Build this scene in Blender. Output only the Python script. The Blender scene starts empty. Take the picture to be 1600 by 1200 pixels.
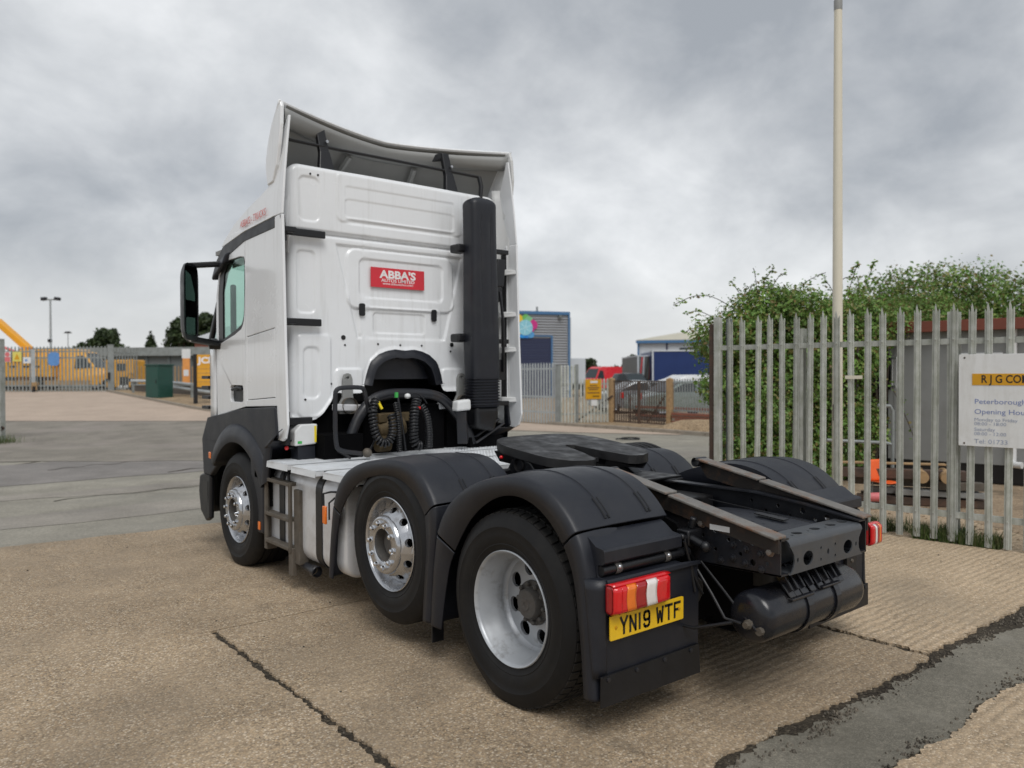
import bpy, bmesh, math, random
from math import sin, cos, pi, radians as R
from mathutils import Vector, Matrix, noise
from mathutils.geometry import tessellate_polygon

random.seed(11)
SC = bpy.context.scene
COL = SC.collection

# ------------------------------------------------------------------ camera
CX, CY, CZ = -3.738, -3.100, 1.701
YAW, PITCH, ROLL, FPX = R(39.252), R(-0.76), R(-0.207), 1215.39
_f = Vector((sin(YAW) * cos(PITCH), cos(YAW) * cos(PITCH), sin(PITCH)))
_r = Vector((cos(YAW), -sin(YAW), 0))
_u = _r.cross(_f)
_r2 = _r * cos(ROLL) + _u * sin(ROLL)
_u2 = -_r * sin(ROLL) + _u * cos(ROLL)
cam_d = bpy.data.cameras.new('camera')
cam = bpy.data.objects.new('camera', cam_d)
COL.objects.link(cam)
m3 = Matrix((_r2, _u2, -_f)).transposed()
cam.matrix_world = Matrix.Translation((CX, CY, CZ)) @ m3.to_4x4()
cam_d.sensor_width = 36
cam_d.lens = FPX / 1600 * 36
cam_d.clip_start = 0.05
cam_d.clip_end = 9000
cam_d.dof.use_dof = True
cam_d.dof.focus_distance = 4.6
cam_d.dof.aperture_fstop = 2.1
SC.camera = cam

# ------------------------------------------------------------------ world: overcast sky
SUN_EL, SUN_AZ = R(52), R(205)      # azimuth clockwise from +Y
W = bpy.data.worlds.new('World')
SC.world = W
W.use_nodes = True
nt = W.node_tree
nt.nodes.clear()
def wn(t, **k):
    n = nt.nodes.new(t)
    for a, b in k.items():
        setattr(n, a, b)
    return n
def mathn(tree, op, a, b=None, clamp=False):
    n = tree.nodes.new('ShaderNodeMath'); n.operation = op; n.use_clamp = clamp
    for i, v in enumerate((a, b)):
        if v is None: continue
        if isinstance(v, (int, float)): n.inputs[i].default_value = v
        else: tree.links.new(v, n.inputs[i])
    return n.outputs[0]
L = nt.links.new
sky = wn('ShaderNodeTexSky', sky_type='NISHITA', sun_disc=False)
sky.sun_elevation = SUN_EL; sky.sun_rotation = SUN_AZ
sky.air_density = 1.0; sky.dust_density = 2.0
bg_sky = wn('ShaderNodeBackground'); bg_sky.inputs[1].default_value = 0.10
L(sky.outputs[0], bg_sky.inputs[0])
tc = wn('ShaderNodeTexCoord')
sep = wn('ShaderNodeSeparateXYZ'); L(tc.outputs['Generated'], sep.inputs[0])
zz = mathn(nt, 'MAXIMUM', sep.outputs[2], 0.0)
zz = mathn(nt, 'ADD', zz, 0.55)
comb = wn('ShaderNodeCombineXYZ')
L(mathn(nt, 'DIVIDE', sep.outputs[0], zz), comb.inputs[0])
L(mathn(nt, 'DIVIDE', sep.outputs[1], zz), comb.inputs[1])
def sky_noise(scale, detail, rough, dist, off):
    mp = wn('ShaderNodeMapping'); mp.inputs['Location'].default_value = off
    L(comb.outputs[0], mp.inputs[0])
    n = wn('ShaderNodeTexNoise'); n.inputs['Scale'].default_value = scale
    n.inputs['Detail'].default_value = detail; n.inputs['Roughness'].default_value = rough
    n.inputs['Distortion'].default_value = dist
    L(mp.outputs[0], n.inputs['Vector'])
    return n.outputs[0]
n1 = sky_noise(1.3, 4, 0.45, 0.10, (33.0, 17.0, 0))
n2 = sky_noise(5.2, 8, 0.58, 0.18, (23.0, 51.0, 0))
cl = mathn(nt, 'ADD', mathn(nt, 'MULTIPLY', n1, 0.68), mathn(nt, 'MULTIPLY', n2, 0.32))
ramp = wn('ShaderNodeValToRGB')
el = ramp.color_ramp.elements
el[0].position = 0.40; el[0].color = (0.335, 0.358, 0.388, 1)
el[1].position = 0.66; el[1].color = (0.850, 0.862, 0.875, 1)
e = el.new(0.485); e.color = (0.478, 0.497, 0.520, 1)
e = el.new(0.57); e.color = (0.650, 0.667, 0.683, 1)
L(cl, ramp.inputs[0])
# thinner, warmer veil near the horizon, as an overcast sky has
hz = wn('ShaderNodeMapRange'); hz.inputs[1].default_value = 0.0; hz.inputs[2].default_value = 0.20
hz.inputs[3].default_value = 0.75; hz.inputs[4].default_value = 0.0; hz.interpolation_type = 'SMOOTHSTEP'
L(sep.outputs[2], hz.inputs[0])
mx = wn('ShaderNodeMix', data_type='RGBA')
L(hz.outputs[0], mx.inputs[0]); L(ramp.outputs[0], mx.inputs[6])
mx.inputs[7].default_value = (0.715, 0.722, 0.722, 1)
bg_cl = wn('ShaderNodeBackground'); bg_cl.inputs[1].default_value = 1.0
L(mx.outputs[2], bg_cl.inputs[0])
mixs = wn('ShaderNodeMixShader'); mixs.inputs[0].default_value = 0.93
L(bg_sky.outputs[0], mixs.inputs[1]); L(bg_cl.outputs[0], mixs.inputs[2])
wo = wn('ShaderNodeOutputWorld'); L(mixs.outputs[0], wo.inputs[0])

sun_d = bpy.data.lights.new('sun', 'SUN'); sun_d.energy = 1.5; sun_d.angle = R(30); sun_d.color = (1.0, 0.98, 0.95)
sun = bpy.data.objects.new('sun', sun_d); COL.objects.link(sun)
_sd = Vector((sin(SUN_AZ) * cos(SUN_EL), cos(SUN_AZ) * cos(SUN_EL), sin(SUN_EL)))
sun.rotation_euler = _sd.to_track_quat('Z', 'Y').to_euler()

vs = SC.view_settings
vs.view_transform = 'Standard'; vs.look = 'None'; vs.exposure = 0.22; vs.gamma = 1.0
vs.use_curve_mapping = False
SC.cycles.use_denoising = True
SC.cycles.max_bounces = 8
SC.cycles.sample_clamp_indirect = 6

# ------------------------------------------------------------------ helpers
def frame_of(t):
    t = t.normalized()
    a = Vector((0, 0, 1)) if abs(t.z) < 0.9 else Vector((1, 0, 0))
    s = t.cross(a).normalized()
    return s, t.cross(s).normalized()

class MB:
    def __init__(self): self.v = []; self.f = []
    def add(self, vs_, fs):
        o = len(self.v); self.v += [tuple(p) for p in vs_]; self.f += [tuple(i + o for i in q) for q in fs]; return self
    def hexa(self, p):
        return self.add(p, [(0, 3, 2, 1), (4, 5, 6, 7), (0, 1, 5, 4), (1, 2, 6, 5), (2, 3, 7, 6), (3, 0, 4, 7)])
    def box(self, x0, x1, y0, y1, z0, z1, M=None):
        p = [Vector(q) for q in ((x0, y0, z0), (x1, y0, z0), (x1, y1, z0), (x0, y1, z0), (x0, y0, z1), (x1, y0, z1), (x1, y1, z1), (x0, y1, z1))]
        if M is not None: p = [M @ q for q in p]
        return self.hexa(p)
    def bar(self, a, b, w, h, up=(0, 0, 1)):
        a = Vector(a); b = Vector(b); t = (b - a).normalized(); up = Vector(up)
        s = t.cross(up).normalized(); n = s.cross(t).normalized()
        q = lambda c, i, j: c + s * (i * w / 2) + n * (j * h / 2)
        return self.hexa([q(a, -1, -1), q(a, 1, -1), q(b, 1, -1), q(b, -1, -1), q(a, -1, 1), q(a, 1, 1), q(b, 1, 1), q(b, -1, 1)])
    def tube(self, pts, r, n=8, caps=True):
        pts = [Vector(p) for p in pts]; N = len(pts); o = len(self.v); V = []; F = []
        s = None
        for i, p in enumerate(pts):
            t = (pts[min(i + 1, N - 1)] - pts[max(i - 1, 0)])
            if s is None: s, u = frame_of(t)
            else:
                t = t.normalized(); s = (s - t * s.dot(t)).normalized(); u = t.cross(s)
            rr = r[i] if isinstance(r, (list, tuple)) else r
            for k in range(n):
                a = 2 * pi * k / n; V.append(p + s * (cos(a) * rr) + u * (sin(a) * rr))
        for i in range(N - 1):
            for k in range(n):
                k2 = (k + 1) % n; F.append((i * n + k, i * n + k2, (i + 1) * n + k2, (i + 1) * n + k))
        if caps: F.append(tuple(range(n))[::-1]); F.append(tuple((N - 1) * n + k for k in range(n)))
        return self.add(V, F)
    def cyl(self, a, b, r, r2=None, n=16): return self.tube([a, b], [r, r if r2 is None else r2], n)
    def lathe(self, prof, c=(0, 0, 0), axis='x', n=48, arc=None):
        V = []; F = []; m = len(prof)
        for k in range(n):
            a = 2 * pi * k / n
            for (r, x) in prof:
                p = (x, r * cos(a), r * sin(a)) if axis == 'x' else ((r * cos(a), r * sin(a), x) if axis == 'z' else (r * sin(a), x, r * cos(a)))
                V.append((p[0] + c[0], p[1] + c[1], p[2] + c[2]))
        for k in range(n):
            k2 = (k + 1) % n
            for j in range(m - 1): F.append((k * m + j, k * m + j + 1, k2 * m + j + 1, k2 * m + j))
        return self.add(V, F)
    def plate(self, outer, holes, t, fn):
        loops = [outer] + list(holes); flat = [p for l in loops for p in l]; n = len(flat)
        tri = tessellate_polygon([[Vector((p[0], p[1], 0)) for p in l] for l in loops])
        V = [fn(p[0], p[1], 0.0) for p in flat]; F = [tuple(q) for q in tri]
        if t:
            V += [fn(p[0], p[1], t) for p in flat]; F += [tuple(i + n for i in q[::-1]) for q in tri]
            o = 0
            for l in loops:
                for i in range(len(l)):
                    j = (i + 1) % len(l); F.append((o + i, o + j, o + j + n, o + i + n))
                o += len(l)
        return self.add(V, F)
    def grid(self, nu, nv, fn, flip=False):
        V = [fn(i / nu, j / nv) for i in range(nu + 1) for j in range(nv + 1)]
        F = [(i * (nv + 1) + j, (i + 1) * (nv + 1) + j, (i + 1) * (nv + 1) + j + 1, i * (nv + 1) + j + 1) for i in range(nu) for j in range(nv)]
        if flip: F = [q[::-1] for q in F]
        return self.add(V, F)
    def sphere(self, c, rx, ry=None, rz=None, n=14, m=8):
        ry = ry or rx; rz = rz or rx
        V = [(c[0], c[1], c[2] + rz)]
        for j in range(1, m):
            a = pi * j / m
            V += [(c[0] + rx * sin(a) * cos(2 * pi * k / n), c[1] + ry * sin(a) * sin(2 * pi * k / n), c[2] + rz * cos(a)) for k in range(n)]
        V.append((c[0], c[1], c[2] - rz)); F = []
        for k in range(n): F.append((0, 1 + k, 1 + (k + 1) % n)); F.append((len(V) - 1, 1 + (m - 2) * n + (k + 1) % n, 1 + (m - 2) * n + k))
        for j in range(m - 2):
            for k in range(n): F.append((1 + j * n + k, 1 + (j + 1) * n + k, 1 + (j + 1) * n + (k + 1) % n, 1 + j * n + (k + 1) % n))
        return self.add(V, F)
    def mesh(self, name, m, smooth=35, recalc=True):
        me = bpy.data.meshes.new(name); me.from_pydata(self.v, [], self.f)
        if recalc and len(self.f) < 60000:
            bm = bmesh.new(); bm.from_mesh(me); bmesh.ops.recalc_face_normals(bm, faces=bm.faces); bm.to_mesh(me); bm.free()
        if m: me.materials.append(m)
        if smooth:
            me.polygons.foreach_set('use_smooth', [True] * len(me.polygons)); me.set_sharp_from_angle(angle=R(smooth))
        me.update(); return me
    def build(self, name, m, parent=None, smooth=35, bevel=0, segs=2, solid=0, soff=0, kind=None, recalc=True, loc=None, rz=0):
        me = self.mesh(name, m, smooth, recalc)
        return link(name, me, parent, bevel, segs, solid, soff, kind, loc, rz)

def link(name, me, parent=None, bevel=0, segs=2, solid=0, soff=0, kind=None, loc=None, rz=0):
    o = bpy.data.objects.new(name, me); COL.objects.link(o)
    if parent is not None: o.parent = parent
    if loc is not None: o.location = loc
    if rz: o.rotation_euler = (0, 0, rz)
    if solid:
        s = o.modifiers.new('solid', 'SOLIDIFY'); s.thickness = solid; s.offset = soff
    if bevel:
        b = o.modifiers.new('bevel', 'BEVEL'); b.width = bevel; b.segments = segs; b.limit_method = 'ANGLE'; b.angle_limit = R(40)
        b.use_clamp_overlap = True
    if kind: o['kind'] = kind
    return o

def tag(o, label, cat, group=None, kind=None):
    o['label'] = label; o['category'] = cat
    if group: o['group'] = group
    if kind: o['kind'] = kind
    return o
def thing(name, label, cat, loc=(0, 0, 0), rz=0, group=None):
    o = bpy.data.objects.new(name, None); COL.objects.link(o); o.location = loc; o.rotation_euler = (0, 0, rz)
    o.empty_display_size = 0.2
    return tag(o, label, cat, group)
def copy_tree(o, parent=None):
    c = o.copy(); COL.objects.link(c)
    if parent is not None: c.parent = parent
    for ch in list(o.children): copy_tree(ch, c)
    return c
def rrect(x0, x1, y0, y1, r, n=5):
    P = []
    for cx, cy, a0 in ((x1 - r, y1 - r, 0), (x0 + r, y1 - r, 90), (x0 + r, y0 + r, 180), (x1 - r, y0 + r, 270)):
        for k in range(n + 1):
            a = R(a0 + 90 * k / n); P.append((cx + r * cos(a), cy + r * sin(a)))
    return P
def circ(cx, cy, rx, ry=None, n=16):
    ry = ry or rx
    return [(cx + rx * cos(2 * pi * k / n), cy + ry * sin(2 * pi * k / n)) for k in range(n)]
def smooth_poly(P, it=2):
    for _ in range(it):
        Q = [P[0]]
        for a, b in zip(P, P[1:]):
            Q.append(tuple(a[i] * .75 + b[i] * .25 for i in range(len(a)))); Q.append(tuple(a[i] * .25 + b[i] * .75 for i in range(len(a))))
        Q.append(P[-1]); P = Q
    return P
def sst(a, b, x):
    t = min(1, max(0, (x - a) / (b - a))); return t * t * (3 - 2 * t)

# text: a flat outline standing a hair proud of its board; M maps (x right, y up, z out of board)
def text(name, s, size, m, parent, M, align='CENTER', xs=1.0, bold=0.0, depth=0.0008):
    cu = bpy.data.curves.new(name, 'FONT'); cu.body = s; cu.size = size; cu.align_x = align; cu.align_y = 'CENTER'
    cu.extrude = depth; cu.offset = bold; cu.resolution_u = 3; cu.space_character = 1.0
    t = bpy.data.objects.new(name, cu); COL.objects.link(t)
    bpy.context.view_layer.update()
    me = bpy.data.meshes.new_from_object(t.evaluated_get(bpy.context.evaluated_depsgraph_get()))
    bpy.data.objects.remove(t); me.name = name
    me.transform(M @ Matrix.Diagonal((xs, 1, 1, 1))); me.materials.clear(); me.materials.append(m)
    return link(name, me, parent)
def board_matrix(o, xdir, ydir):
    x = Vector(xdir).normalized(); y = Vector(ydir).normalized(); z = x.cross(y)
    return Matrix.Translation(o) @ Matrix((x, y, z)).transposed().to_4x4()
def strokes(name, polys, m, parent, M, w, depth=0.0008):
    b = MB()
    for pl in polys:
        for a, c in zip(pl, pl[1:]):
            a = Vector((a[0], a[1], 0)); c = Vector((c[0], c[1], 0)); d = (c - a).normalized() * (w * .35)
            a2, c2 = a - d, c + d
            b.bar(M @ a2, M @ c2, w, depth * 2, up=(M.to_3x3() @ Vector((0, 0, 1))))
    return b.build(name, m, parent, smooth=0)

# ------------------------------------------------------------------ materials
MATS = {}
def mat(name, col, rough=0.5, metal=0.0, var=0.12, vscale=6.0, bump=0.0, bscale=40.0, dirt=None, dscale=3.0, damt=0.5, coat=0.0, spec=0.5, rvar=0.1, detail=6, drange=(0.5, 0.72), orand=0.0):
    if name in MATS: return MATS[name]
    m = bpy.data.materials.new(name); m.use_nodes = True; t = m.node_tree; p = t.nodes['Principled BSDF']; LK = t.links.new
    p.inputs['Roughness'].default_value = rough; p.inputs['Metallic'].default_value = metal
    p.inputs['Specular IOR Level'].default_value = spec
    if coat: p.inputs['Coat Weight'].default_value = coat; p.inputs['Coat Roughness'].default_value = 0.08
    c = t.nodes.new('ShaderNodeTexCoord')
    n = t.nodes.new('ShaderNodeTexNoise'); n.inputs['Scale'].default_value = vscale; n.inputs['Detail'].default_value = detail
    n.inputs['Roughness'].default_value = 0.6
    LK(c.outputs['Object'], n.inputs['Vector'])
    mr = t.nodes.new('ShaderNodeMapRange'); mr.inputs[1].default_value = 0.3; mr.inputs[2].default_value = 0.7
    mr.inputs[3].default_value = 1 - var; mr.inputs[4].default_value = 1 + var; LK(n.outputs[0], mr.inputs[0])
    mu = t.nodes.new('ShaderNodeMix'); mu.data_type = 'RGBA'; mu.blend_type = 'MULTIPLY'; mu.inputs[0].default_value = 1
    mu.inputs[6].default_value = (*col, 1); LK(mr.outputs[0], mu.inputs[7])
    out = mu.outputs[2]
    if dirt:
        n2 = t.nodes.new('ShaderNodeTexNoise'); n2.inputs['Scale'].default_value = dscale; n2.inputs['Detail'].default_value = 8
        n2.inputs['Roughness'].default_value = 0.68; LK(c.outputs['Object'], n2.inputs['Vector'])
        r2 = t.nodes.new('ShaderNodeMapRange'); r2.inputs[1].default_value = drange[0]; r2.inputs[2].default_value = drange[1]; r2.inputs[4].default_value = damt
        LK(n2.outputs[0], r2.inputs[0])
        m2 = t.nodes.new('ShaderNodeMix'); m2.data_type = 'RGBA'; LK(r2.outputs[0], m2.inputs[0]); LK(out, m2.inputs[6]); m2.inputs[7].default_value = (*dirt, 1)
        out = m2.outputs[2]
    if orand:
        oi = t.nodes.new('ShaderNodeObjectInfo'); r9 = t.nodes.new('ShaderNodeMapRange'); r9.inputs[3].default_value = 1 - orand; r9.inputs[4].default_value = 1 + orand; LK(oi.outputs['Random'], r9.inputs[0])
        m9 = t.nodes.new('ShaderNodeMix'); m9.data_type = 'RGBA'; m9.blend_type = 'MULTIPLY'; m9.inputs[0].default_value = 1; LK(out, m9.inputs[6]); LK(r9.outputs[0], m9.inputs[7]); out = m9.outputs[2]
    LK(out, p.inputs['Base Color'])
    if rvar:
        r3 = t.nodes.new('ShaderNodeMapRange'); r3.inputs[1].default_value = 0.3; r3.inputs[2].default_value = 0.7
        r3.inputs[3].default_value = max(0.02, rough - rvar); r3.inputs[4].default_value = min(1, rough + rvar)
        LK(n.outputs[0], r3.inputs[0]); LK(r3.outputs[0], p.inputs['Roughness'])
    if bump:
        nb = t.nodes.new('ShaderNodeTexNoise'); nb.inputs['Scale'].default_value = bscale; nb.inputs['Detail'].default_value = 4
        LK(c.outputs['Object'], nb.inputs['Vector'])
        b = t.nodes.new('ShaderNodeBump'); b.inputs['Strength'].default_value = bump; b.inputs['Distance'].default_value = 0.01
        LK(nb.outputs[0], b.inputs['Height']); LK(b.outputs[0], p.inputs['Normal'])
    MATS[name] = m; return m

M_white = mat('white_paint', (0.785, 0.805, 0.825), 0.24, var=0.02, vscale=2, coat=0.4, rvar=0.05, dirt=(0.50, 0.49, 0.46), dscale=1.6, damt=0.10)
def add_streaks(m, col, amt, sc=(9, 9, .7), rng=(0.52, 0.78)):
    t = m.node_tree; p = t.nodes['Principled BSDF']; src = p.inputs['Base Color'].links[0].from_socket
    c_ = t.nodes.new('ShaderNodeTexCoord'); mp_ = t.nodes.new('ShaderNodeMapping'); mp_.inputs['Scale'].default_value = sc; t.links.new(c_.outputs['Object'], mp_.inputs[0])
    n_ = t.nodes.new('ShaderNodeTexNoise'); n_.inputs['Scale'].default_value = 1.6; n_.inputs['Detail'].default_value = 9; n_.inputs['Roughness'].default_value = .65; t.links.new(mp_.outputs[0], n_.inputs['Vector'])
    r_ = t.nodes.new('ShaderNodeMapRange'); r_.inputs[1].default_value = rng[0]; r_.inputs[2].default_value = rng[1]; r_.inputs[4].default_value = amt; t.links.new(n_.outputs[0], r_.inputs[0])
    x_ = t.nodes.new('ShaderNodeMix'); x_.data_type = 'RGBA'; t.links.new(r_.outputs[0], x_.inputs[0]); t.links.new(src, x_.inputs[6]); x_.inputs[7].default_value = (*col, 1); t.links.new(x_.outputs[2], p.inputs['Base Color'])
add_streaks(M_white, (0.40, 0.39, 0.36), .30)
M_whitein = mat('white_moulding', (0.62, 0.63, 0.63), 0.5, var=0.05, vscale=3, dirt=(0.35, 0.34, 0.31), dscale=3, damt=0.3)
M_grey = mat('grey_plastic', (0.0085, 0.0102, 0.0160), 0.44, var=0.12, vscale=5, rvar=0.07, spec=0.5, bump=0.10, bscale=420, dirt=(0.026, 0.026, 0.028), dscale=4, damt=0.45)
add_streaks(M_grey, (0.040, 0.041, 0.043), .25, (5, 5, 1.2), (0.55, 0.80))
M_tankblk = mat('gloss_chassis_paint', (0.010, 0.011, 0.015), 0.26, var=0.15, vscale=6, rvar=0.08, dirt=(0.035, 0.030, 0.024), dscale=5, damt=0.5)
M_black = mat('black_plastic', (0.0055, 0.006, 0.008), 0.42, var=0.2, vscale=8, rvar=0.08)
M_blackd = mat('black_grime', (0.007, 0.007, 0.008), 0.5, var=0.3, vscale=9, rvar=0.2, dirt=(0.022, 0.019, 0.015), dscale=7, damt=0.5)
M_rail = mat('chassis_paint', (0.013, 0.0145, 0.019), 0.42, var=0.2, vscale=9, dirt=(0.045, 0.030, 0.020), dscale=6, damt=0.5)
M_cross = mat('crossmember_paint', (0.050, 0.055, 0.062), 0.42, var=0.15, vscale=9, dirt=(0.09, 0.085, 0.08), dscale=8, damt=0.5)
M_rust = mat('rusty_steel', (0.19, 0.178, 0.163), 0.5, metal=0.3, var=0.25, vscale=14, dirt=(0.20, 0.095, 0.045), dscale=6, damt=0.85, drange=(0.50, 0.64), bump=0.2, bscale=60)
M_rustside = mat('rust_stained_side', (0.022, 0.017, 0.014), 0.7, var=0.3, vscale=12, dirt=(0.13, 0.06, 0.025), dscale=8, damt=0.7)
M_tyre = mat('tyre_rubber', (0.0050, 0.0050, 0.0055), 0.62, var=0.2, vscale=7, rvar=0.08, spec=0.32, dirt=(0.016, 0.0145, 0.013), dscale=5, damt=0.6)
M_tread = mat('tread_rubber', (0.010, 0.0095, 0.009), 0.75, var=0.3, vscale=12, dirt=(0.045, 0.037, 0.03), dscale=9, damt=0.6)
M_silver = mat('silver_wheel_paint', (0.41, 0.43, 0.455), 0.40, metal=0.35, var=0.10, vscale=5, dirt=(0.13, 0.115, 0.10), dscale=9, damt=0.75, drange=(0.52, 0.72))
M_alloy = mat('polished_alloy', (0.52, 0.53, 0.55), 0.24, metal=0.9, var=0.08, vscale=10, rvar=0.1, dirt=(0.12, 0.10, 0.09), dscale=12, damt=0.6, drange=(0.56, 0.72))
M_chrome = mat('chrome', (0.72, 0.73, 0.75), 0.12, metal=1.0, var=0.05, rvar=0.05)
M_hub = mat('hub_grime', (0.085, 0.080, 0.074), 0.75, var=0.25, vscale=14, dirt=(0.06, 0.045, 0.035), dscale=16, damt=0.7)
M_alu = mat('chequer_aluminium', (0.70, 0.725, 0.75), 0.45, metal=0.2, var=0.07, vscale=5, dirt=(0.48, 0.47, 0.45), dscale=4, damt=0.45)
M_tank = mat('tank_aluminium', (0.68, 0.69, 0.71), 0.38, metal=0.3, var=0.06, vscale=3, dirt=(0.30, 0.28, 0.25), dscale=3.5, damt=0.55)
M_steps = mat('muddy_step_steel', (0.115, 0.100, 0.082), 0.65, metal=0.3, var=0.25, vscale=15, dirt=(0.10, 0.075, 0.05), dscale=12, damt=0.8)
M_red = mat('red_board', (0.62, 0.028, 0.045), 0.4, var=0.08)
M_lred = mat('red_lens', (0.62, 0.008, 0.012), 0.12, var=0.1, vscale=30, coat=0.6)
M_ldred = mat('dark_red_lens', (0.33, 0.006, 0.010), 0.12, var=0.1, vscale=30, coat=0.6)
M_lor = mat('orange_lens', (0.78, 0.17, 0.010), 0.14, var=0.08, vscale=30, coat=0.6)
M_lwh = mat('clear_lens', (0.74, 0.70, 0.68), 0.14, var=0.06, vscale=30, coat=0.6)
M_plate = mat('yellow_number_plate', (0.80, 0.50, 0.015), 0.35, var=0.04, vscale=8, dirt=(0.45, 0.30, 0.05), dscale=9, damt=0.25)
M_ink = mat('black_ink', (0.010, 0.010, 0.011), 0.4, rvar=0)
M_void = mat('matt_black_shade', (0.004, 0.004, 0.0045), 0.95, spec=0.05, rvar=0)  # near-black that stands in for deep shade under chassis and cab
M_wtext = mat('white_ink', (0.80, 0.78, 0.78), 0.5, rvar=0)
M_ptext = mat('faded_red_ink', (0.60, 0.20, 0.19), 0.5, rvar=0)
M_btext = mat('blue_ink', (0.17, 0.22, 0.42), 0.5, rvar=0)
M_gtext = mat('grey_blue_ink', (0.30, 0.34, 0.44), 0.5, rvar=0)
M_yel = mat('yellow_paint', (0.70, 0.345, 0.03), 0.4, var=0.08, vscale=2, dirt=(0.35, 0.17, 0.03), damt=0.3)
M_yeltag = mat('yellow_tag', (0.80, 0.62, 0.02), 0.5)
M_green = mat('green_cabinet_paint', (0.010, 0.060, 0.045), 0.45, var=0.12, vscale=3)
M_greentag = mat('green_tag', (0.05, 0.40, 0.08), 0.5)
M_galv = mat('weathered_galvanised', (0.46, 0.475, 0.445), 0.62, metal=0.2, var=0.16, vscale=5, dirt=(0.29, 0.31, 0.25), dscale=6, damt=0.8, drange=(0.42, 0.66), orand=0.16)
add_streaks(M_galv, (0.20, 0.21, 0.165), .5, (16, 16, 1.0), (0.5, 0.72))
M_galvd = mat('dull_galvanised', (0.27, 0.29, 0.285), 0.62, metal=0.25, var=0.15, vscale=3, dirt=(0.13, 0.13, 0.11), dscale=4, damt=0.6)
M_galvb = mat('bright_galvanised', (0.40, 0.43, 0.44), 0.55, metal=0.2, var=0.12, vscale=3)
M_cream = mat('cream_pole_paint', (0.66, 0.62, 0.51), 0.5, var=0.05, vscale=3, dirt=(0.50, 0.46, 0.36), damt=0.3)
M_wood = mat('weathered_wood', (0.36, 0.235, 0.12), 0.8, var=0.2, vscale=8, dirt=(0.2, 0.13, 0.07), dscale=7, damt=0.5)
M_iron = mat('rusty_iron', (0.075, 0.05, 0.038), 0.8, var=0.3, vscale=12, dirt=(0.15, 0.07, 0.035), damt=0.6)
M_hut = mat('hut_panel', (0.24, 0.245, 0.24), 0.6, var=0.06, vscale=2, dirt=(0.17, 0.165, 0.15), dscale=2.5, damt=0.5)
M_fascia = mat('rust_red_fascia', (0.17, 0.045, 0.025), 0.65, var=0.15, vscale=3, dirt=(0.09, 0.03, 0.02), damt=0.5)
M_wframe = mat('white_frame', (0.68, 0.69, 0.69), 0.4, var=0.04)
M_orange = mat('orange_plastic', (0.80, 0.12, 0.02), 0.45, var=0.06)
M_clad = mat('grey_cladding', (0.33, 0.345, 0.37), 0.5, var=0.04, vscale=0.8)
M_wclad = mat('white_cladding', (0.56, 0.60, 0.64), 0.5, var=0.04, vscale=0.8)
M_blue = mat('blue_trim', (0.06, 0.16, 0.32), 0.4, var=0.05)
M_navy = mat('navy_curtain', (0.004, 0.024, 0.120), 0.45, var=0.1, vscale=1)
M_shutter = mat('navy_shutter', (0.022, 0.030, 0.075), 0.5, var=0.1)
M_roofb = mat('beige_roof', (0.50, 0.47, 0.38), 0.7, var=0.06, vscale=1)
M_dgrey = mat('dark_grey_cladding', (0.13, 0.145, 0.145), 0.6, var=0.1, vscale=0.6)
M_lgrey = mat('light_grey_cladding', (0.42, 0.43, 0.44), 0.6, var=0.06, vscale=0.6)
M_bricks = mat('red_brick', (0.23, 0.085, 0.055), 0.8, var=0.25, vscale=9, bump=0.3, bscale=30)
M_brickp = mat('sooty_brick', (0.085, 0.075, 0.065), 0.85, var=0.3, vscale=9)
M_vred = mat('red_van_paint', (0.60, 0.012, 0.022), 0.3, var=0.04, coat=0.4)
M_carsil = mat('silver_car_paint', (0.26, 0.28, 0.30), 0.3, metal=0.3, var=0.04, coat=0.4)
M_cargreen = mat('pale_green_car_paint', (0.20, 0.245, 0.23), 0.3, metal=0.3, var=0.04, coat=0.4)
M_carwht = mat('white_car_paint', (0.55, 0.56, 0.57), 0.3, var=0.04, coat=0.4)
M_carblk = mat('black_car_paint', (0.015, 0.016, 0.018), 0.25, coat=0.5)
M_dglass = mat('dark_car_glass', (0.03, 0.04, 0.045), 0.08, var=0.1, rvar=0.02)
M_sign = mat('white_sign_sheet', (0.70, 0.71, 0.71), 0.45, var=0.03, vscale=4, dirt=(0.55, 0.54, 0.50), dscale=9, damt=0.35)
add_streaks(M_sign, (0.42, 0.41, 0.36), .35, (6, 6, 1.0), (0.5, 0.75))
M_sbar = mat('amber_sign_bar', (0.60, 0.30, 0.008), 0.4, var=0.05)
M_sblue = mat('blue_sign', (0.11, 0.26, 0.55), 0.5)
M_spink = mat('red_sign', (0.62, 0.16, 0.17), 0.5)
M_syel = mat('yellow_sign', (0.68, 0.60, 0.14), 0.5)
M_conc = mat('concrete_kerb', (0.27, 0.235, 0.19), 0.85, var=0.18, vscale=5, bump=0.3, bscale=60)
M_mirror = mat('mirror_glass', (0.028, 0.040, 0.038), 0.04, metal=1.0, var=0.02, rvar=0)  # tint darkened to stand in for a reflection of dark trees behind

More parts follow.
